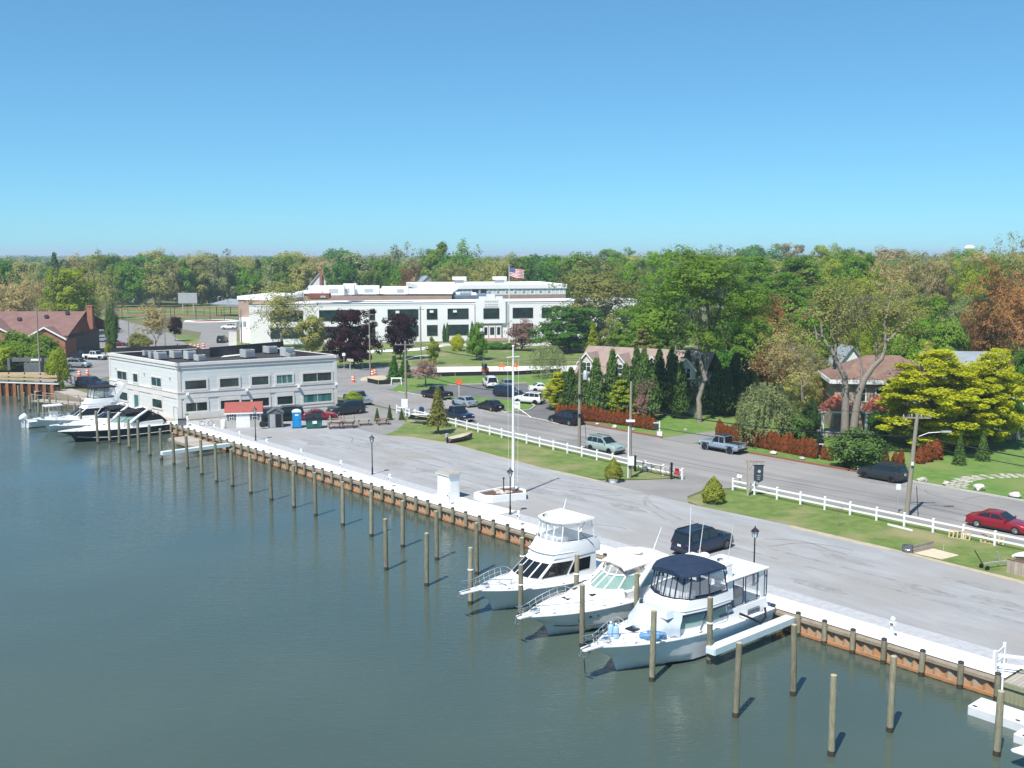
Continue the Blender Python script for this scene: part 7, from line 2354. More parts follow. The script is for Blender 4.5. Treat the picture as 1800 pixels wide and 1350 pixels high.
for k, y in enumerate((-.55, -.15)):
    f_ = thing('water_jug', 'pale blue water jug at the yacht bow, the %s one' % ('starboard' if k == 0 else 'port'), 'jug', W(-30.3 - y, -7.45 - 4.9, WZ + 1.86), BOATA)
    MB().lathe([(.17, 0), (.18, .1), (.18, .5), (.13, .62), (.06, .66), (.06, .74), (0, .75)], 12).build('jug_body', 'jug_blue', f_, 50)
    MB().lathe([(.07, .73), (.07, .79), (0, .8)], 10).build('cap', 'white_paint', f_)
MB().tube([(5.9, -.1, 1.9), (6.5, -.5, 1.0), (6.0, -.9, -.2)], .03, 5).build('bow_line', 'cockpit_dark', t)
# ---------------------------------------------------------------- far left boats
express(61.7, -6.8, 'navy hulled express cruiser with black canvas before the pale building', 13.6, 4.0, 'hull_navy', 'canvas_black', 'glass_green', True, True)
express(66.6, -6.9, 'small white express cruiser between the navy boat and the flybridge boat', 11.6, 3.5, 'gelcoat', 'canvas_black', 'glass_dark', True, True)
flybridge(71.8, -6.8, 'white flybridge cruiser with black canvas at the far left', 13.0, 4.3, 'canvas_black')
t = thing('console_boat', 'white centre console boat with outboard and T top at far left', 'boat', W(77.2, -9.0, WZ), BOATA + math.pi)
shc = hull(t, 8.0, 2.7, 1.25, .85)
MB().box(-.4, 0, 1.35, 1.0, .9, 1.0, top=(.8, .9)).build('console', 'gelcoat', t)
MB().box(-.5, 0, 2.65, 2.2, 1.7, .12).build('t_top', 'gelcoat', t)
for sx in (-1.2, .3):
    for sy in (-.6, .6):
        MB().tube([(sx, sy, .9), (sx, sy * .9, 2.6)], .03, 6).build('t_top_post', 'chrome', t)
MB().face([(.2, -.5, 1.8), (.2, .5, 1.8), (-.1, .45, 2.5), (-.1, -.45, 2.5)]).build('windscreen', 'vinyl_clear', t)
ob = MB()
secs = []
for i in range(6):
    z = 1.0 + i * .17
    w_ = (.22, .34, .38, .36, .28, .12)[i]
    l_ = (.35, .5, .55, .52, .42, .2)[i]
    secs.append([(-4.3 + l_ * math.cos(a), w_ * math.sin(a), z + .1 * math.cos(a)) for a in [2 * math.pi * k / 10 for k in range(10)]])
ob.loft(secs, closed=True, cap=True)
ob.build('outboard_cowl', 'gelcoat', t, 60)
MB().box(-4.4, 0, .4, .3, .16, 1.3).build('outboard_leg', 'gelcoat', t)
# bow in the bottom right corner
pc = A(1778, 1322, -.3)
t = thing('runabout_boat', 'white runabout bow with dark cockpit in the bottom right corner', 'boat', Vector((pc.x + 2.95, pc.y - .5, WZ)), R(172))
hull(t, 6.0, 2.5, .82, .7, rake=.7)
MB().prism([(-2.4, -.95), (.6, -.98), (1.6, -.72), (2.3, -.3), (2.42, 0), (2.3, .3), (1.6, .72), (.6, .98), (-2.4, .95)], .80, .90).build('cockpit_panel', 'canvas_navy', t)  # flat dark panel where the open cockpit lies
# ================================================================== vegetation
nrs = np.random.RandomState(11)
def quads(name, V, mats, mi=None):
    n = len(V) // 4
    me = bpy.data.meshes.new(name)
    me.vertices.add(len(V))
    me.vertices.foreach_set('co', np.asarray(V, dtype=np.float32).ravel())
    me.loops.add(n * 4)
    me.loops.foreach_set('vertex_index', np.arange(n * 4, dtype=np.int32))
    me.polygons.add(n)
    me.polygons.foreach_set('loop_start', np.arange(0, n * 4, 4, dtype=np.int32))
    me.polygons.foreach_set('loop_total', np.full(n, 4, dtype=np.int32))
    if mats:
        for m_ in mats:
            me.materials.append(MATS[m_])
    if mi is not None:
        me.polygons.foreach_set('material_index', mi)
    me.update(calc_edges=True)
    return me
def leaf_quads(P, Nm, size, aspect=1.5):
    """diamond leaves at P facing Nm"""
    n = len(P)
    r = nrs.normal(size=(n, 3))
    t = np.cross(Nm, r)
    t /= np.linalg.norm(t, axis=1)[:, None] + 1e-9
    b_ = np.cross(Nm, t)
    s = np.asarray(size).reshape(-1, 1) * np.ones((n, 1))
    a, c = t * s * .5 * aspect, b_ * s * .5
    V = np.empty((n, 4, 3))
    bend = Nm * s * .12
    V[:, 0], V[:, 1], V[:, 2], V[:, 3] = P - a, P + c * .9 + bend, P + a, P - c * .9 + bend
    return V.reshape(-1, 3)
def norm(v):
    return v / (np.linalg.norm(v, axis=1)[:, None] + 1e-9)
def clumps_to_leaves(cc_, cr, per, size, flat=.75, up=.5, rad=.5, jit=.9):
    n = len(cc_)
    idx = np.repeat(np.arange(n), per)
    d = norm(nrs.normal(size=(len(idx), 3)))
    r = nrs.uniform(.25, 1, size=len(idx)) ** .6
    off = d * (r * cr[idx])[:, None]
    off[:, 2] *= flat
    P = cc_[idx] + off
    Nm = norm(d * rad + np.array([0, 0, up]) + nrs.normal(size=d.shape) * jit * .42)
    return P, Nm
def crown_broad(seed, ncl=60, per=75, size=.046, cr=(.085, .15), shell=.55, lump=.25, taper=0.0, hole=0.0):
    nrs.seed(seed)
    d = norm(nrs.normal(size=(ncl * 3, 3)))
    d = d / (np.sum(np.abs(d) ** 2.7, axis=1) ** (1 / 2.7))[:, None]
    r = shell + (1 - shell) * nrs.uniform(size=len(d))
    ph = nrs.uniform(0, 6, size=4)
    lum = 1 - lump * (.5 + .5 * np.sin(3 * d[:, 0] + ph[0]) * np.sin(3 * d[:, 1] + ph[1]) + .3 * np.sin(5 * d[:, 2] + ph[2]))
    c = d * (r * lum)[:, None] * .44
    c[:, 2] = c[:, 2] / .44 * .5 + .5
    if taper:
        k = 1 - taper * np.clip(c[:, 2], 0, 1)
        c[:, 0] *= k; c[:, 1] *= k
    keep = c[:, 2] > -.02
    c = c[keep][:ncl]
    rad = nrs.uniform(cr[0], cr[1], size=len(c))
    P, Nm = clumps_to_leaves(c, rad, per, size)
    out = norm((P - np.array([0, 0, .45])) * np.array([1, 1, .8]))
    Nm = norm(Nm * .75 + out * .75 + np.array([0, -.1, .25]) * 0 )
    z0, z1 = np.percentile(P[:, 2], .6), np.percentile(P[:, 2], 99.6)
    P[:, 2] = (P[:, 2] - z0) / (z1 - z0)
    rr = np.percentile(np.hypot(P[:, 0], P[:, 1]), 98)
    P[:, :2] *= .5 / rr
    return leaf_quads(P, Nm, nrs.uniform(.7, 1.25, size=len(P)) * size)
def crown_layered(seed, nl=9, per=110, size=.045):
    """horizontal plates of foliage on spreading branches"""
    nrs.seed(seed)
    cs, rs = [], []
    for k in range(nl):
        z = (k + .4) / nl
        R_ = .48 * math.sin(math.pi * min(.96, .18 + .80 * z)) ** .7
        m_ = max(4, int((14 if per > 150 else 10) * R_ / .48))
        for j in range(m_):
            a = 2 * math.pi * j / m_ + nrs.uniform(0, .8) + k
            r = R_ * math.sqrt(nrs.uniform(.05, 1))
            cs.append((r * math.cos(a), r * math.sin(a), z - .06 * r + nrs.uniform(-.03, .03)))
            rs.append(nrs.uniform(.09, .15) if per < 150 else nrs.uniform(.07, .14))
    P, Nm = clumps_to_leaves(np.array(cs), np.array(rs), per, size, flat=.34, up=1.2, rad=.3)
    return leaf_quads(P, Nm, nrs.uniform(.7, 1.2, size=len(P)) * size)
def crown_conifer(seed, rows=26, size=.05, per=24, spread=.5, droop=.25, power=1.0):
    nrs.seed(seed)
    Ps, Ns = [], []
    for k in range(rows):
        z = (k + .3) / rows
        R_ = spread * (1 - z) ** power + .025
        nb = max(5, int(15 * (1 - z) + 5))
        for j in range(nb):
            a = 2 * math.pi * j / nb + k * 1.3 + nrs.uniform(-.25, .25)
            ln = R_ * nrs.uniform(.62, 1.16)
            tt = np.sqrt(nrs.uniform(.02, 1, size=per))
            px_, py_ = ln * tt * math.cos(a), ln * tt * math.sin(a)
            pz_ = z + .03 - droop * ln * tt ** 1.5 + nrs.normal(size=per) * .012
            w_ = .045 * (1 - tt * .6)
            Ps.append(np.stack([px_ + nrs.normal(size=per) * w_, py_ + nrs.normal(size=per) * w_, pz_], 1))
            Ns.append(norm(np.stack([np.full(per, math.cos(a) * .45), np.full(per, math.sin(a) * .45), np.full(per, .8)], 1) + nrs.normal(size=(per, 3)) * .45))
    P, Nm = np.concatenate(Ps), np.concatenate(Ns)
    return leaf_quads(P, Nm, nrs.uniform(.6, 1.2, size=len(P)) * size, 1.9)
def crown_dense(seed, n=2600, size=.06, prof=None, jag=.12):
    """tight clipped shrub: leaves on a surface of revolution with bumps"""
    nrs.seed(seed)
    z = nrs.uniform(0, 1, size=n * 3)
    pr = np.interp(z, [q[0] for q in prof], [q[1] for q in prof])
    keep = nrs.uniform(0, .5, size=len(z)) < pr + .04
    z, pr = z[keep][:n], pr[keep][:n]
    a = nrs.uniform(0, 2 * math.pi, size=len(z))
    lum = 1 + jag * (np.sin(a * 3 + seed) * np.sin(z * 14 + seed * 2) + .6 * np.sin(a * 7 + z * 20)) + nrs.normal(size=len(z)) * jag * .4
    r = pr * lum * nrs.uniform(.82, 1.02, size=len(z))
    P = np.stack([r * np.cos(a), r * np.sin(a), z], 1)
    Nm = norm(np.stack([np.cos(a), np.sin(a), np.full(len(a), .45)], 1) + nrs.normal(size=(len(a), 3)) * .5)
    return leaf_quads(P, Nm, nrs.uniform(.7, 1.2, size=len(P)) * size, 1.6)
def strands(seed, n=240, size=.03, per=26):
    """weeping crown: drooping strings of leaves over a dome"""
    nrs.seed(seed)
    Ps, Ns = [], []
    for k in range(n):
        a = nrs.uniform(0, 6.283)
        r0 = .47 * math.sqrt(nrs.uniform(.03, 1))
        z0 = (1 - (r0 / .5) ** 2) ** .5 * .5 + .45 + nrs.uniform(-.06, .06)
        if nrs.uniform() < .3:
            z0 *= .7
        ln = nrs.uniform(.3, .62) * (1.15 if r0 > .25 else .7)
        tt = nrs.uniform(0, 1, size=per)
        rr = r0 + .06 * np.sin(tt * 2.0)
        Ps.append(np.stack([rr * math.cos(a) + nrs.normal(size=per) * .012, rr * math.sin(a) + nrs.normal(size=per) * .012, np.maximum(.0, z0 - ln * tt ** 1.1)], 1))
        Ns.append(norm(np.stack([np.full(per, math.cos(a)), np.full(per, math.sin(a)), np.full(per, .4)], 1) + nrs.normal(size=(per, 3)) * .6))
    return leaf_quads(np.concatenate(Ps), np.concatenate(Ns), nrs.uniform(.7, 1.2, size=n * per) * size, 2.4)
def skeleton(seed, h=1.0, r0=.03, fork=.35, spread=.5, gen=4, nb=3, up=.35, twig=.004):
    """tapered trunk with limbs; returns mesh builder, tips"""
    rr = random.Random(seed)
    b = MB()
    tips = []
    def grow(p, d, ln, r, g):
        q1 = p + d * ln * .5 + Vector((rr.uniform(-1, 1), rr.uniform(-1, 1), 0)) * ln * .06
        q2 = p + d * ln
        r2 = r * (.62 if g else .4)
        b.tube([p, q1, q2], [r, (r + r2) / 2, r2], 7 if r > .012 else (5 if r > .005 else 3), cap=False)
        if g == 0:
            tips.append(q2)
            return
        n = nb if g < gen else nb + 1
        for i in range(n):
            a = 2 * math.pi * (i + rr.uniform(-.25, .25)) / n + g
            t_ = rr.uniform(.55, 1.0) if i else 1.0
            st = p + d * ln * t_
            side = Vector((math.cos(a), math.sin(a), 0))
            nd = (d * rr.uniform(.5, .9) + side * spread * rr.uniform(.7, 1.3) + Vector((0, 0, up * rr.uniform(.3, 1)))).normalized()
            grow(st, nd, ln * rr.uniform(.62, .82), max(twig, r2 * rr.uniform(.62, .9)), g - 1)
    grow(Vector((0, 0, 0)), Vector((rr.uniform(-.06, .06), rr.uniform(-.06, .06), 1)).normalized(), h * fork, r0, gen)
    return b, tips
mat('bark', (0.13, 0.105, 0.085), .95, (0.19, 0.16, 0.13), 3, stretch=(8, 8, 1), bump=.5)
mat('bark_pale', (0.26, 0.225, 0.19), .95, (0.17, 0.145, 0.125), 2.5, stretch=(6, 6, 1.2), bump=.5)
mat('twig', (0.20, 0.165, 0.14), .95, (0.26, 0.215, 0.18), 3)
leafmat('leaf_bright', (0.099, 0.206, 0.021), (0.242, 0.429, 0.045), (0.151, 0.304, 0.028))
leafmat('leaf_deep', (0.065, 0.170, 0.035), (0.177, 0.366, 0.059), (0.105, 0.248, 0.041))
leafmat('leaf_olive', (0.216, 0.230, 0.066), (0.458, 0.446, 0.140), (0.317, 0.317, 0.096))
leafmat('leaf_tan', (0.318, 0.250, 0.125), (0.589, 0.475, 0.237), (0.453, 0.374, 0.170))
leafmat('leaf_lime', (0.220, 0.312, 0.033), (0.458, 0.514, 0.054), (0.330, 0.404, 0.037))
leafmat('leaf_gold', (0.36, 0.39, 0.02), (0.66, 0.66, 0.04), (0.50, 0.52, 0.03), tr=.5, orand=.08)
leafmat('leaf_purple', (0.022, 0.008, 0.012), (0.062, 0.02, 0.028), (0.038, 0.013, 0.018), tr=.2)
leafmat('leaf_rust', (0.250, 0.129, 0.059), (0.500, 0.260, 0.103), (0.353, 0.189, 0.074))
leafmat('leaf_hedge_brown', (0.17, 0.05, 0.018), (0.33, 0.105, 0.035), (0.25, 0.078, 0.026), tr=.2)
leafmat('leaf_pine', (0.036, 0.080, 0.027), (0.099, 0.169, 0.053), (0.064, 0.124, 0.040), tr=.15)
leafmat('leaf_arbor', (0.052, 0.105, 0.027), (0.152, 0.235, 0.058), (0.095, 0.166, 0.043), tr=.2)
leafmat('leaf_shrub', (0.160, 0.191, 0.029), (0.334, 0.351, 0.056), (0.239, 0.263, 0.040), tr=.2)
leafmat('leaf_grey', (0.184, 0.220, 0.091), (0.384, 0.422, 0.202), (0.275, 0.321, 0.138))
leafmat('leaf_pink', (0.255, 0.135, 0.120), (0.431, 0.255, 0.208), (0.319, 0.191, 0.160))
# prototypes
CR = {}
CR['broad'] = [quads('crown', crown_broad(s, 70, 80, .044), ['leaf_mid']) for s in (1, 2, 3)]
CR['airy'] = [quads('crown', crown_broad(s, 62, 46, .034, (.07, .13), .3, .35), ['leaf_mid']) for s in (4, 5, 6)]
CR['big'] = [quads('crown', crown_broad(s, 170, 90, .026, (.05, .095), .5, .3), ['leaf_mid']) for s in (7, 8)]
CR['bigairy'] = [quads('crown', crown_broad(s, 190, 48, .019, (.045, .085), .25, .35), ['leaf_mid']) for s in (9, 10)]
CR['wisp'] = [quads('crown', crown_broad(s, 210, 20, .017, (.04, .08), .1, .4), ['leaf_mid']) for s in (33, 34)]
CR['layer'] = [quads('crown', crown_layered(s), ['leaf_mid']) for s in (11, 12)]
CR['biglayer'] = [quads('crown', crown_layered(s_, 15, 210, .023), ['leaf_mid']) for s_ in (13, 31)]
CR['cone'] = [quads('crown', crown_conifer(s), ['leaf_mid']) for s in (14, 15)]
CR['arbor'] = [quads('crown', crown_conifer(s, 30, .05, 26, .46, -.35, .75), ['leaf_mid']) for s in (16, 17, 18)]
CR['column'] = [quads('crown', crown_dense(s, 2000, .07, [(0, .32), (.2, .46), (.55, .44), (.85, .25), (1, .03)], .14), ['leaf_mid']) for s in (19, 20)]
CR['teardrop'] = [quads('crown', crown_dense(s, 4200, .045, [(0, .30), (.15, .47), (.4, .46), (.7, .27), (.9, .12), (1, .02)], .10), ['leaf_mid']) for s in (21,)]
CR['bush'] = [quads('crown', crown_broad(s, 90, 110, .036, (.1, .17), .55, .3), ['leaf_mid']) for s in (22, 23)]
CR['weep'] = [quads('crown', strands(24, 250, .021, 40), ['leaf_mid']), quads('crown', strands(25, 300, .018, 20), ['leaf_mid'])]
CR['oval'] = [quads('crown', crown_broad(s, 75, 80, .045, (.08, .13), .45, .2, .35), ['leaf_mid']) for s in (26, 27)]
SK = {}
def skel_mesh(seed, m_, **k):
    b, tips = skeleton(seed, **k)
    return b.mesh('trunk', m_, 60)
SK['std'] = [skel_mesh(s, 'bark', gen=3, nb=3, fork=.42, r0=.022, spread=.5, twig=.003) for s in (1, 2)]
SK['bare'] = [skel_mesh(s, 'twig', gen=5, nb=3, fork=.30, r0=.02, spread=.55, twig=.0016) for s in (3, 4)]
SK['stem'] = [MB().tube([(0, 0, 0), (0, 0, .5), (0, 0, .95)], [.03, .02, .006], 7).mesh('trunk', 'bark', 50)]
def put(name, label, p, w, h, kind, leaf, base=.22, sk='std', group=None, seed=0, cat='tree', rz=None, dens=None, trunk=True):
    """a tree: trunk and crown meshes shared between copies, the leaf material set per tree"""
    t = thing(name, label, cat, p, rz if rz is not None else rnd.uniform(0, 6.28), group)
    if trunk:
        tm = SK[sk][seed % len(SK[sk])]
        o = link('trunk', tm, t)
        sz = h if sk != 'bare' else h / 1.25
        o.scale = (max(w * .95, h * .5) if sk != 'stem' else h * .8,) * 2 + (sz * (.95 if sk == 'std' else 1.0),)
    if kind:
        w = w * {'broad': 1.04, 'airy': 1.08, 'big': 1.04, 'bigairy': 1.06, 'layer': 1.05}.get(kind, 1.0)
        ms_ = CR[kind]
        o = link('crown', ms_[seed % len(ms_)], t, (0, 0, h * base))
        o.scale = (w, w, h * (1 - base) * (dens or 1))
        o.material_slots[0].link = 'OBJECT'
        o.material_slots[0].material = MATS[leaf]
    return t
def tree(x, yb, yt, wpx, kind, leaf, label, name='broadleaf_tree', **k):
    p = A(x, yb)
    h = (yb - yt) / (yb - HOR) * CAM_H
    w = wpx * (p.y * math.cos(PITCH) + CAM_H * math.sin(PITCH)) / FOC
    return put(name, label, p, w, h, kind, leaf, **k)
# ---- named trees and shrubs
tree(622, 646, 545, 98, 'big', 'leaf_purple', 'large dark purple maple on the school lawn corner', 'purple_maple', base=.12, seed=0)
tree(704, 632, 552, 56, 'broad', 'leaf_purple', 'smaller dark purple maple left of the brown wooden pole', 'purple_maple', base=.14, seed=1)
tree(838, 633, 567, 40, 'oval', 'leaf_bright', 'fresh green oval tree on the school lawn before the entrance', base=.10, seed=0)
tree(762, 640, 592, 24, 'oval', 'leaf_lime', 'narrow bright green tree left of the school entrance walk', base=.04, seed=1)
tree(804, 617, 588, 28, 'bush', 'leaf_gold', 'round shrub with golden top on the school lawn', 'golden_shrub', base=0, trunk=False, seed=0, cat='shrub')
for k, (x, yt, l) in enumerate(((781, 569, 'left columnar evergreen of the pair before the school'), (786.5, 567, 'right columnar evergreen of the pair before the school'), (830, 564, 'columnar evergreen beside the school entrance'))):
    tree(x, 601, yt, 7, 'column', 'leaf_pine', l, 'columnar_evergreen', base=0, sk='stem', seed=k, cat='tree')
tree(918, 617, 560, 64, 'airy', 'leaf_pink', 'pinkish brown blossoming tree right of the school entrance', base=.08, seed=0)
tree(1000, 618, 538, 138, 'big', 'leaf_deep', 'wide dark green tree before the right part of the school', base=.12, seed=2)
tree(1055, 612, 460, 172, 'bigairy', 'leaf_olive', 'tall olive brown budding oak behind the dark green school tree', base=.3, sk='bare', seed=1)
tree(497, 613, 488, 165, 'wisp', 'leaf_olive', 'wide thinly leaved tree before the left end of the school', base=.16, sk='bare', seed=0)
tree(549, 622, 555, 52, 'broad', 'leaf_olive', 'dark olive tree between the thin tree and the purple maple', base=.1, seed=1)
tree(962, 664, 602, 66, 'weep', 'leaf_grey', 'pale weeping willow beside the condominium lawn', 'willow_tree', base=.05, sk='bare', seed=1)
tree(1042, 668, 571, 52, 'cone', 'leaf_lime', 'yellow green conical tree left of the condominium roof', base=.02, sk='stem', seed=0)
tree(748, 679, 632, 62, 'airy', 'leaf_pink', 'flat topped brownish crab tree beside the street light pole', base=.3, seed=1)
tree(693, 671, 626, 32, 'cone', 'leaf_deep', 'dark conical shrub left of the brownish crab tree', 'conical_shrub', base=0, sk='stem', seed=1, cat='shrub')
tree(712, 664, 622, 30, 'cone', 'leaf_deep', 'second conical shrub close behind the dark one', 'conical_shrub', base=0, sk='stem', seed=0, cat='shrub')
tree(770, 762, 681, 42, 'cone', 'leaf_olive', 'young loose pine on the grass strip by the fence', 'pine_tree', base=.22, sk='stem', seed=1)
tree(1254, 884, 836, 42, 'teardrop', 'leaf_shrub', 'rounded conical shrub in a pale pot right of the entrance', 'potted_shrub', base=.04, trunk=False, cat='shrub')
tree(1078, 847, 804, 34, 'teardrop', 'leaf_shrub', 'conical shrub in a white tub left of the entrance', 'potted_shrub', base=.12, trunk=False, cat='shrub')
for x, y, m_, l in ((1254, 885, 'unit_grey', 'round grey pot under the conical shrub right of the entrance'), (1078, 848, 'vinyl', 'white tub under the conical shrub left of the entrance')):
    t = thing('plant_pot', l, 'pot', A(x, y))
    MB().lathe([(.42, 0), (.5, .35), (.46, .35), (.44, .28), (0, .28)], 14).build('pot_body', m_, t, 40)
    MB().lathe([(.49, .33), (.54, .36), (.49, .4)], 14).build('rim', m_, t, 40)
tree(1475, 925, 868, 26, None, None, 'small bare sapling inside the white fence', 'bare_sapling', sk='bare', seed=0)
tree(985, 720, 652, 62, 'biglayer', 'leaf_gold', 'yellow leaved shrub tree left of the evergreen screen', 'golden_tree', base=.08, seed=0)
tree(1028, 700, 630, 40, 'layer', 'leaf_gold', 'second yellow shrub tree behind the transformer pole', 'golden_tree', base=.1, seed=1)
# evergreen screen
ARB = [(992, 722, 655, 36), (1003, 727, 648, 40), (1022, 731, 640, 40), (1047, 734, 632, 44), (1075, 730, 618, 40), (1099, 736, 642, 38), (1118, 724, 612, 38), (1131, 726, 614, 36), (1157, 727, 617, 40), (1180, 729, 613, 44), (1207, 727, 620, 40), (1228, 728, 628, 42), (1260, 729, 640, 46), (1290, 727, 625, 46), (1144, 738, 640, 36), (1195, 736, 640, 36), (1275, 731, 648, 44), (1308, 730, 632, 48), (1328, 733, 650, 44)]
ORD = 'first second third fourth fifth sixth seventh eighth ninth tenth eleventh twelfth thirteenth fourteenth fifteenth sixteenth seventeenth eighteenth nineteenth'.split()
for k, (x, yb, yt, w) in enumerate(sorted(ARB)):
    tree(x, yb, yt, w, 'arbor', 'leaf_arbor', 'tall dark feathery evergreen, %s from the left in the screen row' % ORD[k], 'arborvitae', base=.01, sk='stem', seed=k, group='evergreens of the screen row')
tree(1090, 738, 665, 48, 'layer', 'leaf_lime', 'bright lime shrub before the evergreen screen', 'lime_shrub', base=.05, seed=0, cat='shrub')
tree(1132, 738, 665, 46, 'airy', 'leaf_pink', 'thin reddish twigged shrub beside the lime one', 'thin_shrub', base=.05, seed=1, cat='shrub')
# brown hedges: short one by the minivan, long one, loose ones
def hedge_row(pts, n, wpx, hpx, label, group, skip=()):
    for i in range(n):
        if i in skip:
            continue
        f = i / max(1, n - 1)
        k = f * (len(pts) - 1)
        j = min(int(k), len(pts) - 2)
        x, y = lerp(pts[j][0], pts[j + 1][0], k - j), lerp(pts[j][1], pts[j + 1][1], k - j)
        w_ = wpx * rnd.uniform(.9, 1.15)
        tree(x, y, y - hpx * rnd.uniform(.82, 1.15), w_, 'column', 'leaf_hedge_brown', label, 'hedge_shrub', base=0, sk='stem', seed=i, group=group, cat='shrub')
hedge_row([(982, 735), (1060, 742), (1148, 756)], 24, 13, 27, 'browned columnar shrub of the short hedge behind the black minivan', 'short brown hedge')
hedge_row([(1264, 772), (1330, 786), (1432, 806)], 30, 13, 33, 'browned columnar shrub of the long hedge behind the pale blue pickup', 'long brown hedge')
for k, (x, yb, yt, w, l) in enumerate(((1448, 808, 782, 12, 'first loose brown shrub right of the long hedge'), (1459, 810, 784, 11, 'last thin brown shrub right of the long hedge'), (1556, 815, 790, 13, 'small brown shrub right of the big dark juniper'), (1573, 822, 793, 13, 'brown shrub left of the bare patch by the leaning pole'), (1583, 822, 789, 13, 'brown shrub beside the leaning pole on its left'),
   (1617, 815, 784, 18, 'brown shrub just right of the leaning pole'), (1630, 812, 776, 20, 'wide brown shrub second right of the leaning pole'), (1645, 808, 770, 24, 'largest brown shrub right of the leaning pole'))):
    tree(x, yb, yt, w, 'column', 'leaf_hedge_brown', l, 'hedge_shrub', base=0, sk='stem', seed=k, cat='shrub')
tree(1660, 795, 768, 16, 'column', 'leaf_lime', 'yellow green columnar shrub behind the brown ones', 'hedge_shrub', base=0, sk='stem', cat='shrub')
tree(1508, 824, 752, 96, 'bush', 'leaf_arbor', 'big dark spreading juniper behind the dark grey crossover', 'juniper_shrub', base=0, trunk=False, seed=0, cat='shrub')
tree(1395, 785, 725, 62, 'bush', 'leaf_arbor', 'dark rounded shrub between the weeping tree and the stone house', 'evergreen_shrub', base=0, trunk=False, seed=1, cat='shrub')
tree(1425, 770, 705, 40, 'bush', 'leaf_pine', 'dark shrub beside the stone house porch', 'evergreen_shrub', base=0, trunk=False, seed=0, cat='shrub')
tree(1545, 775, 722, 40, 'bush', 'leaf_deep', 'deep green shrub before the stone house wall', 'evergreen_shrub', base=0, trunk=False, seed=1, cat='shrub')
tree(1686, 817, 764, 26, 'cone', 'leaf_arbor', 'left small conifer on the lawn below the golden tree', 'small_conifer', base=.02, sk='stem', seed=0)
tree(1727, 810, 758, 28, 'cone', 'leaf_arbor', 'right small conifer on the lawn below the golden tree', 'small_conifer', base=.02, sk='stem', seed=1)
tree(1345, 782, 668, 104, 'weep', 'leaf_grey', 'silvery green weeping tree behind the long brown hedge', 'weeping_tree', base=.06, sk='bare', seed=0)
tree(1640, 790, 612, 200, 'biglayer', 'leaf_gold', 'broad golden yellow tree left of the right edge', 'golden_tree', base=.10, seed=0)
tree(1740, 786, 612, 118, 'biglayer', 'leaf_gold', 'golden yellow tree at the right edge', 'golden_tree', base=.12, seed=1, rz=2.1)
tree(1690, 770, 640, 150, 'big', 'leaf_pine', 'dark tree filling the shade behind the golden trees', base=.1, seed=1)
# big forked tree before the driveway (pale trunk) and the knotty one before the stone house
def limb_tree(name, label, p, segs, m_):
    t = thing(name, label, 'tree', p)
    b = MB()
    for pts, rr in segs:
        n = len(pts)
        b.tube(pts, [lerp(rr[0], rr[1], i / (n - 1)) for i in range(n)], 8)
    b.build('trunk', m_, t, 60)
    return t
p = A(1229, 742)
k_ = (p.y * math.cos(PITCH) + CAM_H * math.sin(PITCH)) / FOC
def pl(l, yoff=0):
    return [((x - 1229) * k_, yoff + (i * .25), (742 - y) * k_) for i, (x, y) in enumerate(l)]
t = limb_tree('forked_tree', 'tall pale trunked tree with a leaning fork and airy green crown by the driveway', p,
   [(pl([(1229, 745), (1229, 712), (1228, 702), (1238, 672), (1245, 630), (1247, 590), (1245, 560), (1243, 520)]), (.40, .08)), (pl([(1238, 668), (1230, 640), (1222, 600), (1219, 575), (1215, 540)], -.3), (.3, .08)),
    (pl([(1246, 600), (1256, 560), (1270, 520), (1275, 490)], .3), (.2, .05)), (pl([(1245, 570), (1236, 530), (1230, 490), (1232, 470)], .2), (.2, .04)), (pl([(1219, 575), (1200, 545), (1190, 520)], .1), (.09, .03))], 'bark_pale')
for dx, dz, w_, h_, sd in ((0, 16.5, 15, 8.5, 0), (-5.5, 13, 9, 7, 1), (5.5, 13.5, 10, 7, 0), (1, 11.5, 7, 5, 1)):
    o = link('branches', SK['bare'][sd], t, (dx * .6, .3, dz - 4), sd)
    o.scale = (w_ * .8, w_ * .8, h_ * 1.1)
    o = link('crown', CR['airy' if sd else 'bigairy'][sd], t, (dx, .5, dz - 2), sd + dx)
    o.scale = (w_, w_, h_)
    o.material_slots[0].link = 'OBJECT'
    o.material_slots[0].material = MATS['leaf_mid']
p = A(1490, 790)
k_ = (p.y * math.cos(PITCH) + CAM_H * math.sin(PITCH)) / FOC
def pl2(l, yoff=0):
    return [((x - 1490) * k_, yoff + i * .15, (790 - y) * k_) for i, (x, y) in enumerate(l)]
t = limb_tree('forked_tree', 'big gnarled pale tree with two forked trunks before the stone house', p,
   [(pl2([(1484, 792), (1484, 735), (1484, 690), (1482, 662), (1470, 640), (1458, 615), (1448, 602), (1441, 592), (1431, 586)]), (.5, .09)), (pl2([(1496, 792), (1500, 735), (1506, 690), (1516, 665), (1530, 645), (1546, 630), (1552, 610), (1552, 580), (1548, 540)], -.2), (.5, .09)),
    (pl2([(1431, 597), (1430, 585), (1427, 572)], .5), (.14, .05)), (pl2([(1552, 600), (1565, 588), (1580, 575), (1592, 562)], .2), (.22, .06)), (pl2([(1548, 560), (1555, 530), (1560, 500)], .3), (.14, .04)), (pl2([(1440, 592), (1438, 570), (1432, 550), (1436, 520)], .5), (.15, .03)), (pl2([(1510, 680), (1512, 650), (1505, 610), (1500, 560)], .4), (.2, .04))], 'bark_pale')
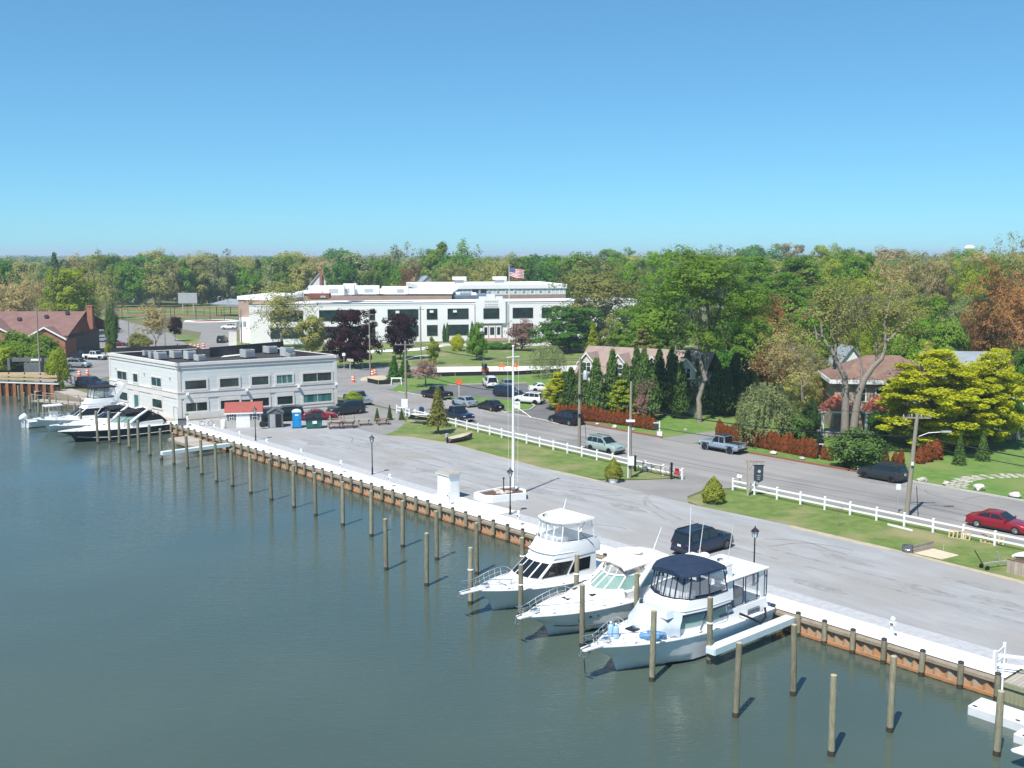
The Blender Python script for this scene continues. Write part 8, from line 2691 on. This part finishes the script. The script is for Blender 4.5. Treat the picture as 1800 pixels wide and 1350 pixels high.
for dx, dz, w_, h_, lf in ((-2, 13.5, 13, 9, 'leaf_olive'), (5, 14, 12, 9, 'leaf_olive'), (-7, 10, 9, 7, 'leaf_tan')):
    o = link('branches', SK['bare'][int(dx) % 2], t, (dx * .7, 1.5, dz - 4.5), dx)
    o.scale = (w_ * .9, w_ * .9, h_ * 1.1)
    o = link('crown', CR['wisp'][int(dx) % 2], t, (dx, 1.5, dz - 2.5), dx)
    o.scale = (w_, w_, h_)
    o.material_slots[0].link = 'OBJECT'
    o.material_slots[0].material = MATS[lf]
# left side: ivy trunk, shrubs, young street trees
tree(198, 622, 478, 27, 'bush', 'leaf_arbor', 'ivy covered trunk standing by the school parking', 'ivy_trunk', base=.0, sk='bare', seed=0, dens=.62)
tree(245, 620, 585, 44, 'bush', 'leaf_olive', 'rounded olive bush at the parking edge behind the pale building', 'olive_bush', base=0, trunk=False, cat='shrub')
for x, yb, yt, w, lf, l in ((30, 650, 582, 84, 'leaf_mid', 'leftmost bright thicket before the brick building'), (76, 655, 588, 84, 'leaf_mid', 'middle bright thicket before the brick building'), (104, 684, 612, 40, 'leaf_lime', 'slim bright shrub at the end of the sheet pile wall'), (5, 655, 610, 50, 'leaf_lime', 'lime thicket at the left edge'), (120, 625, 600, 20, 'leaf_mid', 'small green bush beside the brick end wall'), (190, 625, 605, 14, 'leaf_lime', 'small lime bush at the foot of the ivy trunk')):
    tree(x, yb, yt, w, 'bush', lf, l, 'thicket_shrub', base=0, trunk=False, seed=int(x) % 2, cat='shrub')
tree(275, 615, 533, 60, 'airy', 'leaf_tan', 'small nearly bare street tree by the school parking', base=.35, sk='bare', seed=1)
tree(308, 600, 556, 26, 'broad', 'leaf_purple', 'small red leaved tree beside the school drive', base=.3, seed=0)
tree(622, 718, 688, 34, 'bush', 'leaf_lime', 'low lime juniper at the right corner of the pale building', 'juniper_shrub', base=0, trunk=False, cat='shrub')
for x, yb, yt, l in ((663, 740, 718, 'left little conifer behind the red brown picnic table'), (685, 738, 712, 'right little conifer behind the red brown picnic table'), (706, 738, 718, 'spiky little plant by the street light pole')):
    tree(x, yb, yt, 12, 'cone', 'leaf_arbor', l, 'little_conifer', base=0, sk='stem', cat='shrub')
for x, yb, yt, w, l in ((870, 614, 601, 40, 'low clipped hedge right of the oval school tree'), (895, 614, 603, 30, 'low dark hedge under the pinkish tree')):
    tree(x, yb, yt, w, 'bush', 'leaf_deep', l, 'low_hedge', base=0, trunk=False, cat='shrub')
# ---- woods: hand placed mid distance trees, then filled rows
def wood(x, yb, yt, w, kind, leaf, region, base=.12, sk='std', seed=0):
    nm = {'leaf_bright': 'bright green', 'leaf_mid': 'mid green', 'leaf_deep': 'deep green', 'leaf_olive': 'olive', 'leaf_tan': 'tan budding', 'leaf_lime': 'yellow green', 'leaf_rust': 'russet', 'leaf_pine': 'dark evergreen', 'leaf_grey': 'grey green', 'leaf_pink': 'pinkish'}[leaf]
    sp_ = next(b_ for a_, b_ in SPOT if x < a_)
    form = {'cone': 'conical', 'oval': 'slender', 'layer': 'tiered', 'biglayer': 'wide tiered', 'airy': 'thin', 'bigairy': 'wide thin', 'broad': 'rounded', 'big': 'wide'}[kind]
    tree(x, yb, yt, w, kind, leaf, '%s %s %stree %s' % (form, nm, region, sp_), base=base, sk=sk, seed=seed, group='%s %s %strees %s' % (form, nm, region, sp_), name='budding_tree' if 'airy' in kind else 'broadleaf_tree')
RG = ['', 'far row ', 'low storey ']
SPOT = [(60, 'left of the brick building'), (130, 'behind the brick building'), (225, 'behind the ivy covered trunk'), (300, 'left of the scoreboard'), (370, 'behind the scoreboard'), (440, 'above the red storage shed'), (540, 'above the thinly leaved school tree'), (620, 'above the large purple maple'), (690, 'above the smaller purple maple'), (760, 'above the left end of the gymnasium'), (840, 'above the middle of the gymnasium'), (890, 'left of the school flag'), (950, 'right of the school flag'), (1030, 'above the right end of the gymnasium'), (1090, 'behind the tall olive oak'), (1150, 'right of the tall olive oak'), (1215, 'left of the pale forked trunk'), (1280, 'behind the pale forked trunk'), (1350, 'right of the pale forked trunk'), (1420, 'above the weeping tree'), (1480, 'above the red porch roofs'), (1560, 'behind the gnarled forked tree'), (1630, 'above the stone house roof'), (1700, 'above the broad golden tree'), (1760, 'below the water tower'), (9999, 'at the right edge')]
HAND = [ # left
 (125, 588, 472, 98, 'big', 'leaf_lime', 0), (40, 585, 480, 80, 'bigairy', 'leaf_tan', 0), (75, 578, 465, 50, 'airy', 'leaf_tan', 0), (10, 560, 455, 60, 'broad', 'leaf_deep', 0), (20, 585, 500, 50, 'airy', 'leaf_tan', 0), (85, 592, 520, 50, 'airy', 'leaf_olive', 0), (160, 575, 520, 50, 'airy', 'leaf_olive', 0),
 (190, 560, 470, 50, 'airy', 'leaf_olive', 0), (100, 540, 447, 43, 'cone', 'leaf_pine', 0), (145, 540, 446, 58, 'airy', 'leaf_tan', 0), (170, 542, 440, 49, 'airy', 'leaf_olive', 0), (215, 540, 462, 50, 'broad', 'leaf_bright', 0), (245, 540, 468, 44, 'broad', 'leaf_bright', 0), (280, 540, 450, 72, 'airy', 'leaf_olive', 0), (310, 538, 462, 44, 'airy', 'leaf_tan', 0), (330, 538, 458, 40, 'oval', 'leaf_bright', 0),
 (355, 537, 468, 60, 'broad', 'leaf_olive', 0), (392, 537, 440, 75, 'airy', 'leaf_grey', 0), (375, 536, 475, 44, 'broad', 'leaf_deep', 0), (420, 536, 468, 50, 'broad', 'leaf_bright', 0), (440, 540, 482, 44, 'broad', 'leaf_bright', 0), (455, 534, 458, 40, 'cone', 'leaf_pine', 0), (480, 540, 455, 54, 'airy', 'leaf_grey', 0), (510, 540, 452, 60, 'broad', 'leaf_mid', 0), (540, 538, 446, 72, 'airy', 'leaf_tan', 0),
 (535, 542, 462, 50, 'broad', 'leaf_olive', 0), (600, 548, 462, 56, 'broad', 'leaf_deep', 1), (590, 540, 455, 44, 'airy', 'leaf_grey', 1), (628, 545, 447, 72, 'oval', 'leaf_grey', 1), (650, 548, 478, 40, 'broad', 'leaf_mid', 1), (672, 545, 455, 40, 'broad', 'leaf_bright', 1), (690, 540, 432, 66, 'airy', 'leaf_grey', 1), (722, 540, 428, 63, 'airy', 'leaf_grey', 1), (700, 548, 465, 40, 'broad', 'leaf_bright', 1),
 (720, 552, 460, 54, 'airy', 'leaf_rust', 1), (770, 545, 428, 63, 'oval', 'leaf_mid', 1), (822, 545, 423, 66, 'airy', 'leaf_mid', 1), (800, 548, 447, 72, 'broad', 'leaf_deep', 1), (790, 552, 456, 70, 'bigairy', 'leaf_olive', 1), (845, 552, 455, 74, 'bigairy', 'leaf_olive', 1), (880, 550, 447, 87, 'bigairy', 'leaf_olive', 1), (870, 555, 462, 44, 'broad', 'leaf_olive', 1),
 (912, 548, 450, 63, 'broad', 'leaf_bright', 1), (938, 548, 455, 44, 'airy', 'leaf_pine', 1), (975, 552, 452, 56, 'broad', 'leaf_bright', 1), (960, 556, 468, 60, 'broad', 'leaf_deep', 1), (1015, 548, 445, 72, 'broad', 'leaf_mid', 1), (1075, 548, 450, 49, 'broad', 'leaf_bright', 1), (1105, 548, 452, 44, 'airy', 'leaf_tan', 1),
 # right
 (1110, 580, 462, 56, 'broad', 'leaf_bright', 2), (1165, 585, 440, 62, 'big', 'leaf_bright', 2), (1140, 600, 492, 80, 'airy', 'leaf_mid', 2), (1190, 620, 500, 90, 'big', 'leaf_bright', 2), (1150, 632, 530, 90, 'big', 'leaf_bright', 2), (1105, 628, 540, 76, 'big', 'leaf_mid', 2), (1075, 622, 552, 60, 'airy', 'leaf_olive', 2), (1440, 728, 622, 70, 'bigairy', 'leaf_olive', 2), (1465, 735, 640, 46, 'bigairy', 'leaf_tan', 2), (1530, 728, 610, 60, 'bigairy', 'leaf_lime', 2), (1165, 650, 545, 80, 'broad', 'leaf_mid', 2), (1205, 570, 434, 60, 'airy', 'leaf_mid', 2), (1250, 575, 432, 70, 'bigairy', 'leaf_mid', 2), (1300, 580, 440, 70, 'bigairy', 'leaf_mid', 2),
 (1330, 600, 452, 100, 'biglayer', 'leaf_bright', 2), (1400, 605, 450, 110, 'biglayer', 'leaf_bright', 2), (1370, 630, 480, 110, 'biglayer', 'leaf_bright', 2), (1440, 640, 500, 100, 'biglayer', 'leaf_bright', 2), (1300, 650, 520, 90, 'big', 'leaf_bright', 2), (1270, 690, 545, 80, 'big', 'leaf_mid', 2), (1290, 700, 560, 70, 'big', 'leaf_deep', 2), (1460, 580, 436, 90, 'bigairy', 'leaf_lime', 2), (1500, 590, 445, 80, 'big', 'leaf_bright', 2),
 (1520, 620, 470, 90, 'bigairy', 'leaf_lime', 2), (1475, 660, 500, 90, 'bigairy', 'leaf_olive', 2), (1350, 690, 520, 110, 'bigairy', 'leaf_rust', 2), (1385, 710, 560, 100, 'bigairy', 'leaf_olive', 2), (1420, 720, 600, 80, 'bigairy', 'leaf_olive', 2), (1340, 715, 610, 60, 'bigairy', 'leaf_rust', 2), (1560, 600, 445, 90, 'bigairy', 'leaf_tan', 2), (1600, 590, 445, 80, 'bigairy', 'leaf_olive', 2), (1650, 595, 440, 80, 'bigairy', 'leaf_tan', 2),
 (1590, 650, 500, 90, 'bigairy', 'leaf_olive', 2), (1610, 690, 560, 80, 'big', 'leaf_bright', 2), (1700, 600, 436, 90, 'bigairy', 'leaf_lime', 2), (1750, 600, 440, 80, 'airy', 'leaf_lime', 2), (1785, 610, 412, 90, 'bigairy', 'leaf_olive', 2), (1640, 650, 520, 70, 'broad', 'leaf_bright', 2), (1680, 660, 520, 90, 'bigairy', 'leaf_grey', 2), (1760, 690, 462, 150, 'bigairy', 'leaf_rust', 2), (1800, 710, 480, 120, 'bigairy', 'leaf_rust', 2), (1720, 680, 540, 80, 'bigairy', 'leaf_rust', 2),
 (1560, 690, 560, 70, 'big', 'leaf_deep', 2), (1402, 745, 640, 90, 'bigairy', 'leaf_olive', 2), (1360, 735, 600, 90, 'bigairy', 'leaf_rust', 2), (1440, 740, 650, 60, 'bigairy', 'leaf_tan', 2), (1320, 700, 560, 90, 'big', 'leaf_mid', 2), (1615, 735, 600, 70, 'airy', 'leaf_lime', 2), (1580, 705, 590, 60, 'broad', 'leaf_bright', 2), (1525, 700, 560, 70, 'bigairy', 'leaf_lime', 2), (1790, 770, 610, 70, 'big', 'leaf_deep', 2), (1660, 700, 560, 70, 'broad', 'leaf_mid', 2)]
for k, (x, yb, yt, w, kind, lf, rg) in enumerate(HAND):
    wood(x, yb, yt, w, kind, lf, RG[0], sk='bare' if 'airy' in kind else 'std', seed=k)
wr_ = random.Random(5)
PAL = {0: ['leaf_olive', 'leaf_deep', 'leaf_mid', 'leaf_tan', 'leaf_olive', 'leaf_pine'], 1: ['leaf_olive', 'leaf_mid', 'leaf_deep', 'leaf_olive', 'leaf_tan'], 2: ['leaf_mid', 'leaf_bright', 'leaf_olive', 'leaf_tan', 'leaf_deep', 'leaf_lime']}
for row, (yb, top, wd, step) in enumerate(((532, 459, 66, 31), (516, 450, 66, 28))):
    x = -60
    while x < 1880:
        rg = 0 if x < 560 else (1 if x < 1110 else 2)
        lf = wr_.choice(PAL[rg])
        rt = top - (9 if x > 1110 else 0) + wr_.choice((-9, -4, 0, 3, 6, 9)) + wr_.uniform(-3, 3) + (6 if x < 120 else 0)
        wood(x, yb + wr_.uniform(-4, 4), rt, wd * wr_.uniform(.8, 1.35), wr_.choice(['broad', 'airy', 'big', 'bigairy']), lf, RG[1], seed=wr_.randint(0, 9))
        x += step * wr_.uniform(.8, 1.3)
# lower storey on the right, between the houses and the far wood
for k in range(38):
    x = wr_.uniform(1120, 1860)
    yb = wr_.uniform(560, 690)
    wood(x, yb, yb - wr_.uniform(70, 105) * (yb - HOR) / 170, wr_.uniform(40, 70) * (yb - HOR) / 170, wr_.choice(['broad', 'airy', 'layer']), wr_.choice(['leaf_mid', 'leaf_bright', 'leaf_olive', 'leaf_deep', 'leaf_lime']), RG[2], seed=k)
# the farthest wood, one mass to the horizon
far = []
for k in range(1300):
    yy = 700 * 8 ** wr_.uniform(0, 1)
    xx = wr_.uniform(-.62, .62) * yy
    f_ = 1 + yy / 3500
    far.append((xx, yy, wr_.uniform(12, 22) * f_, wr_.uniform(11, 20)))
base_v = crown_broad(50, 16, 14, .16, (.16, .26), .6, .2).reshape(-1, 4, 3)
VV, MI = [], []
for k, (xx, yy, w_, h_) in enumerate(far):
    v = base_v * np.array([w_, w_, h_]) + np.array([xx, yy, 0])
    VV.append(v)
    MI += [k % 4] * len(base_v)
me = quads('distant_woods', np.concatenate(VV).reshape(-1, 3), ['leaf_olive', 'leaf_deep', 'leaf_mid', 'leaf_tan'], np.array(MI, dtype=np.int32))
tag(link('distant_woods', me), 'far mixed wood running to the horizon behind everything', 'wood', kind='stuff')
# ---- air: faint haze over the distance
hz = bpy.data.materials.new('haze')
hz.use_nodes = True
ht = hz.node_tree
for n_ in list(ht.nodes):
    if n_.type != 'OUTPUT_MATERIAL':
        ht.nodes.remove(n_)
pv = ht.nodes.new('ShaderNodeVolumePrincipled')
pv.inputs['Color'].default_value = (0.68, 0.86, 1.0, 1)
pv.inputs['Density'].default_value = 0.00022
ht.links.new(pv.outputs[0], next(n_ for n_ in ht.nodes if n_.type == 'OUTPUT_MATERIAL').inputs['Volume'])
b = MB().box(0, 7000, 21.5, 18600, 15600, 47)
o = b.build('haze', hz)
tag(o, 'faint pale haze lying over the whole landscape', 'haze', kind='stuff')
scene.cycles.volume_bounces = 0
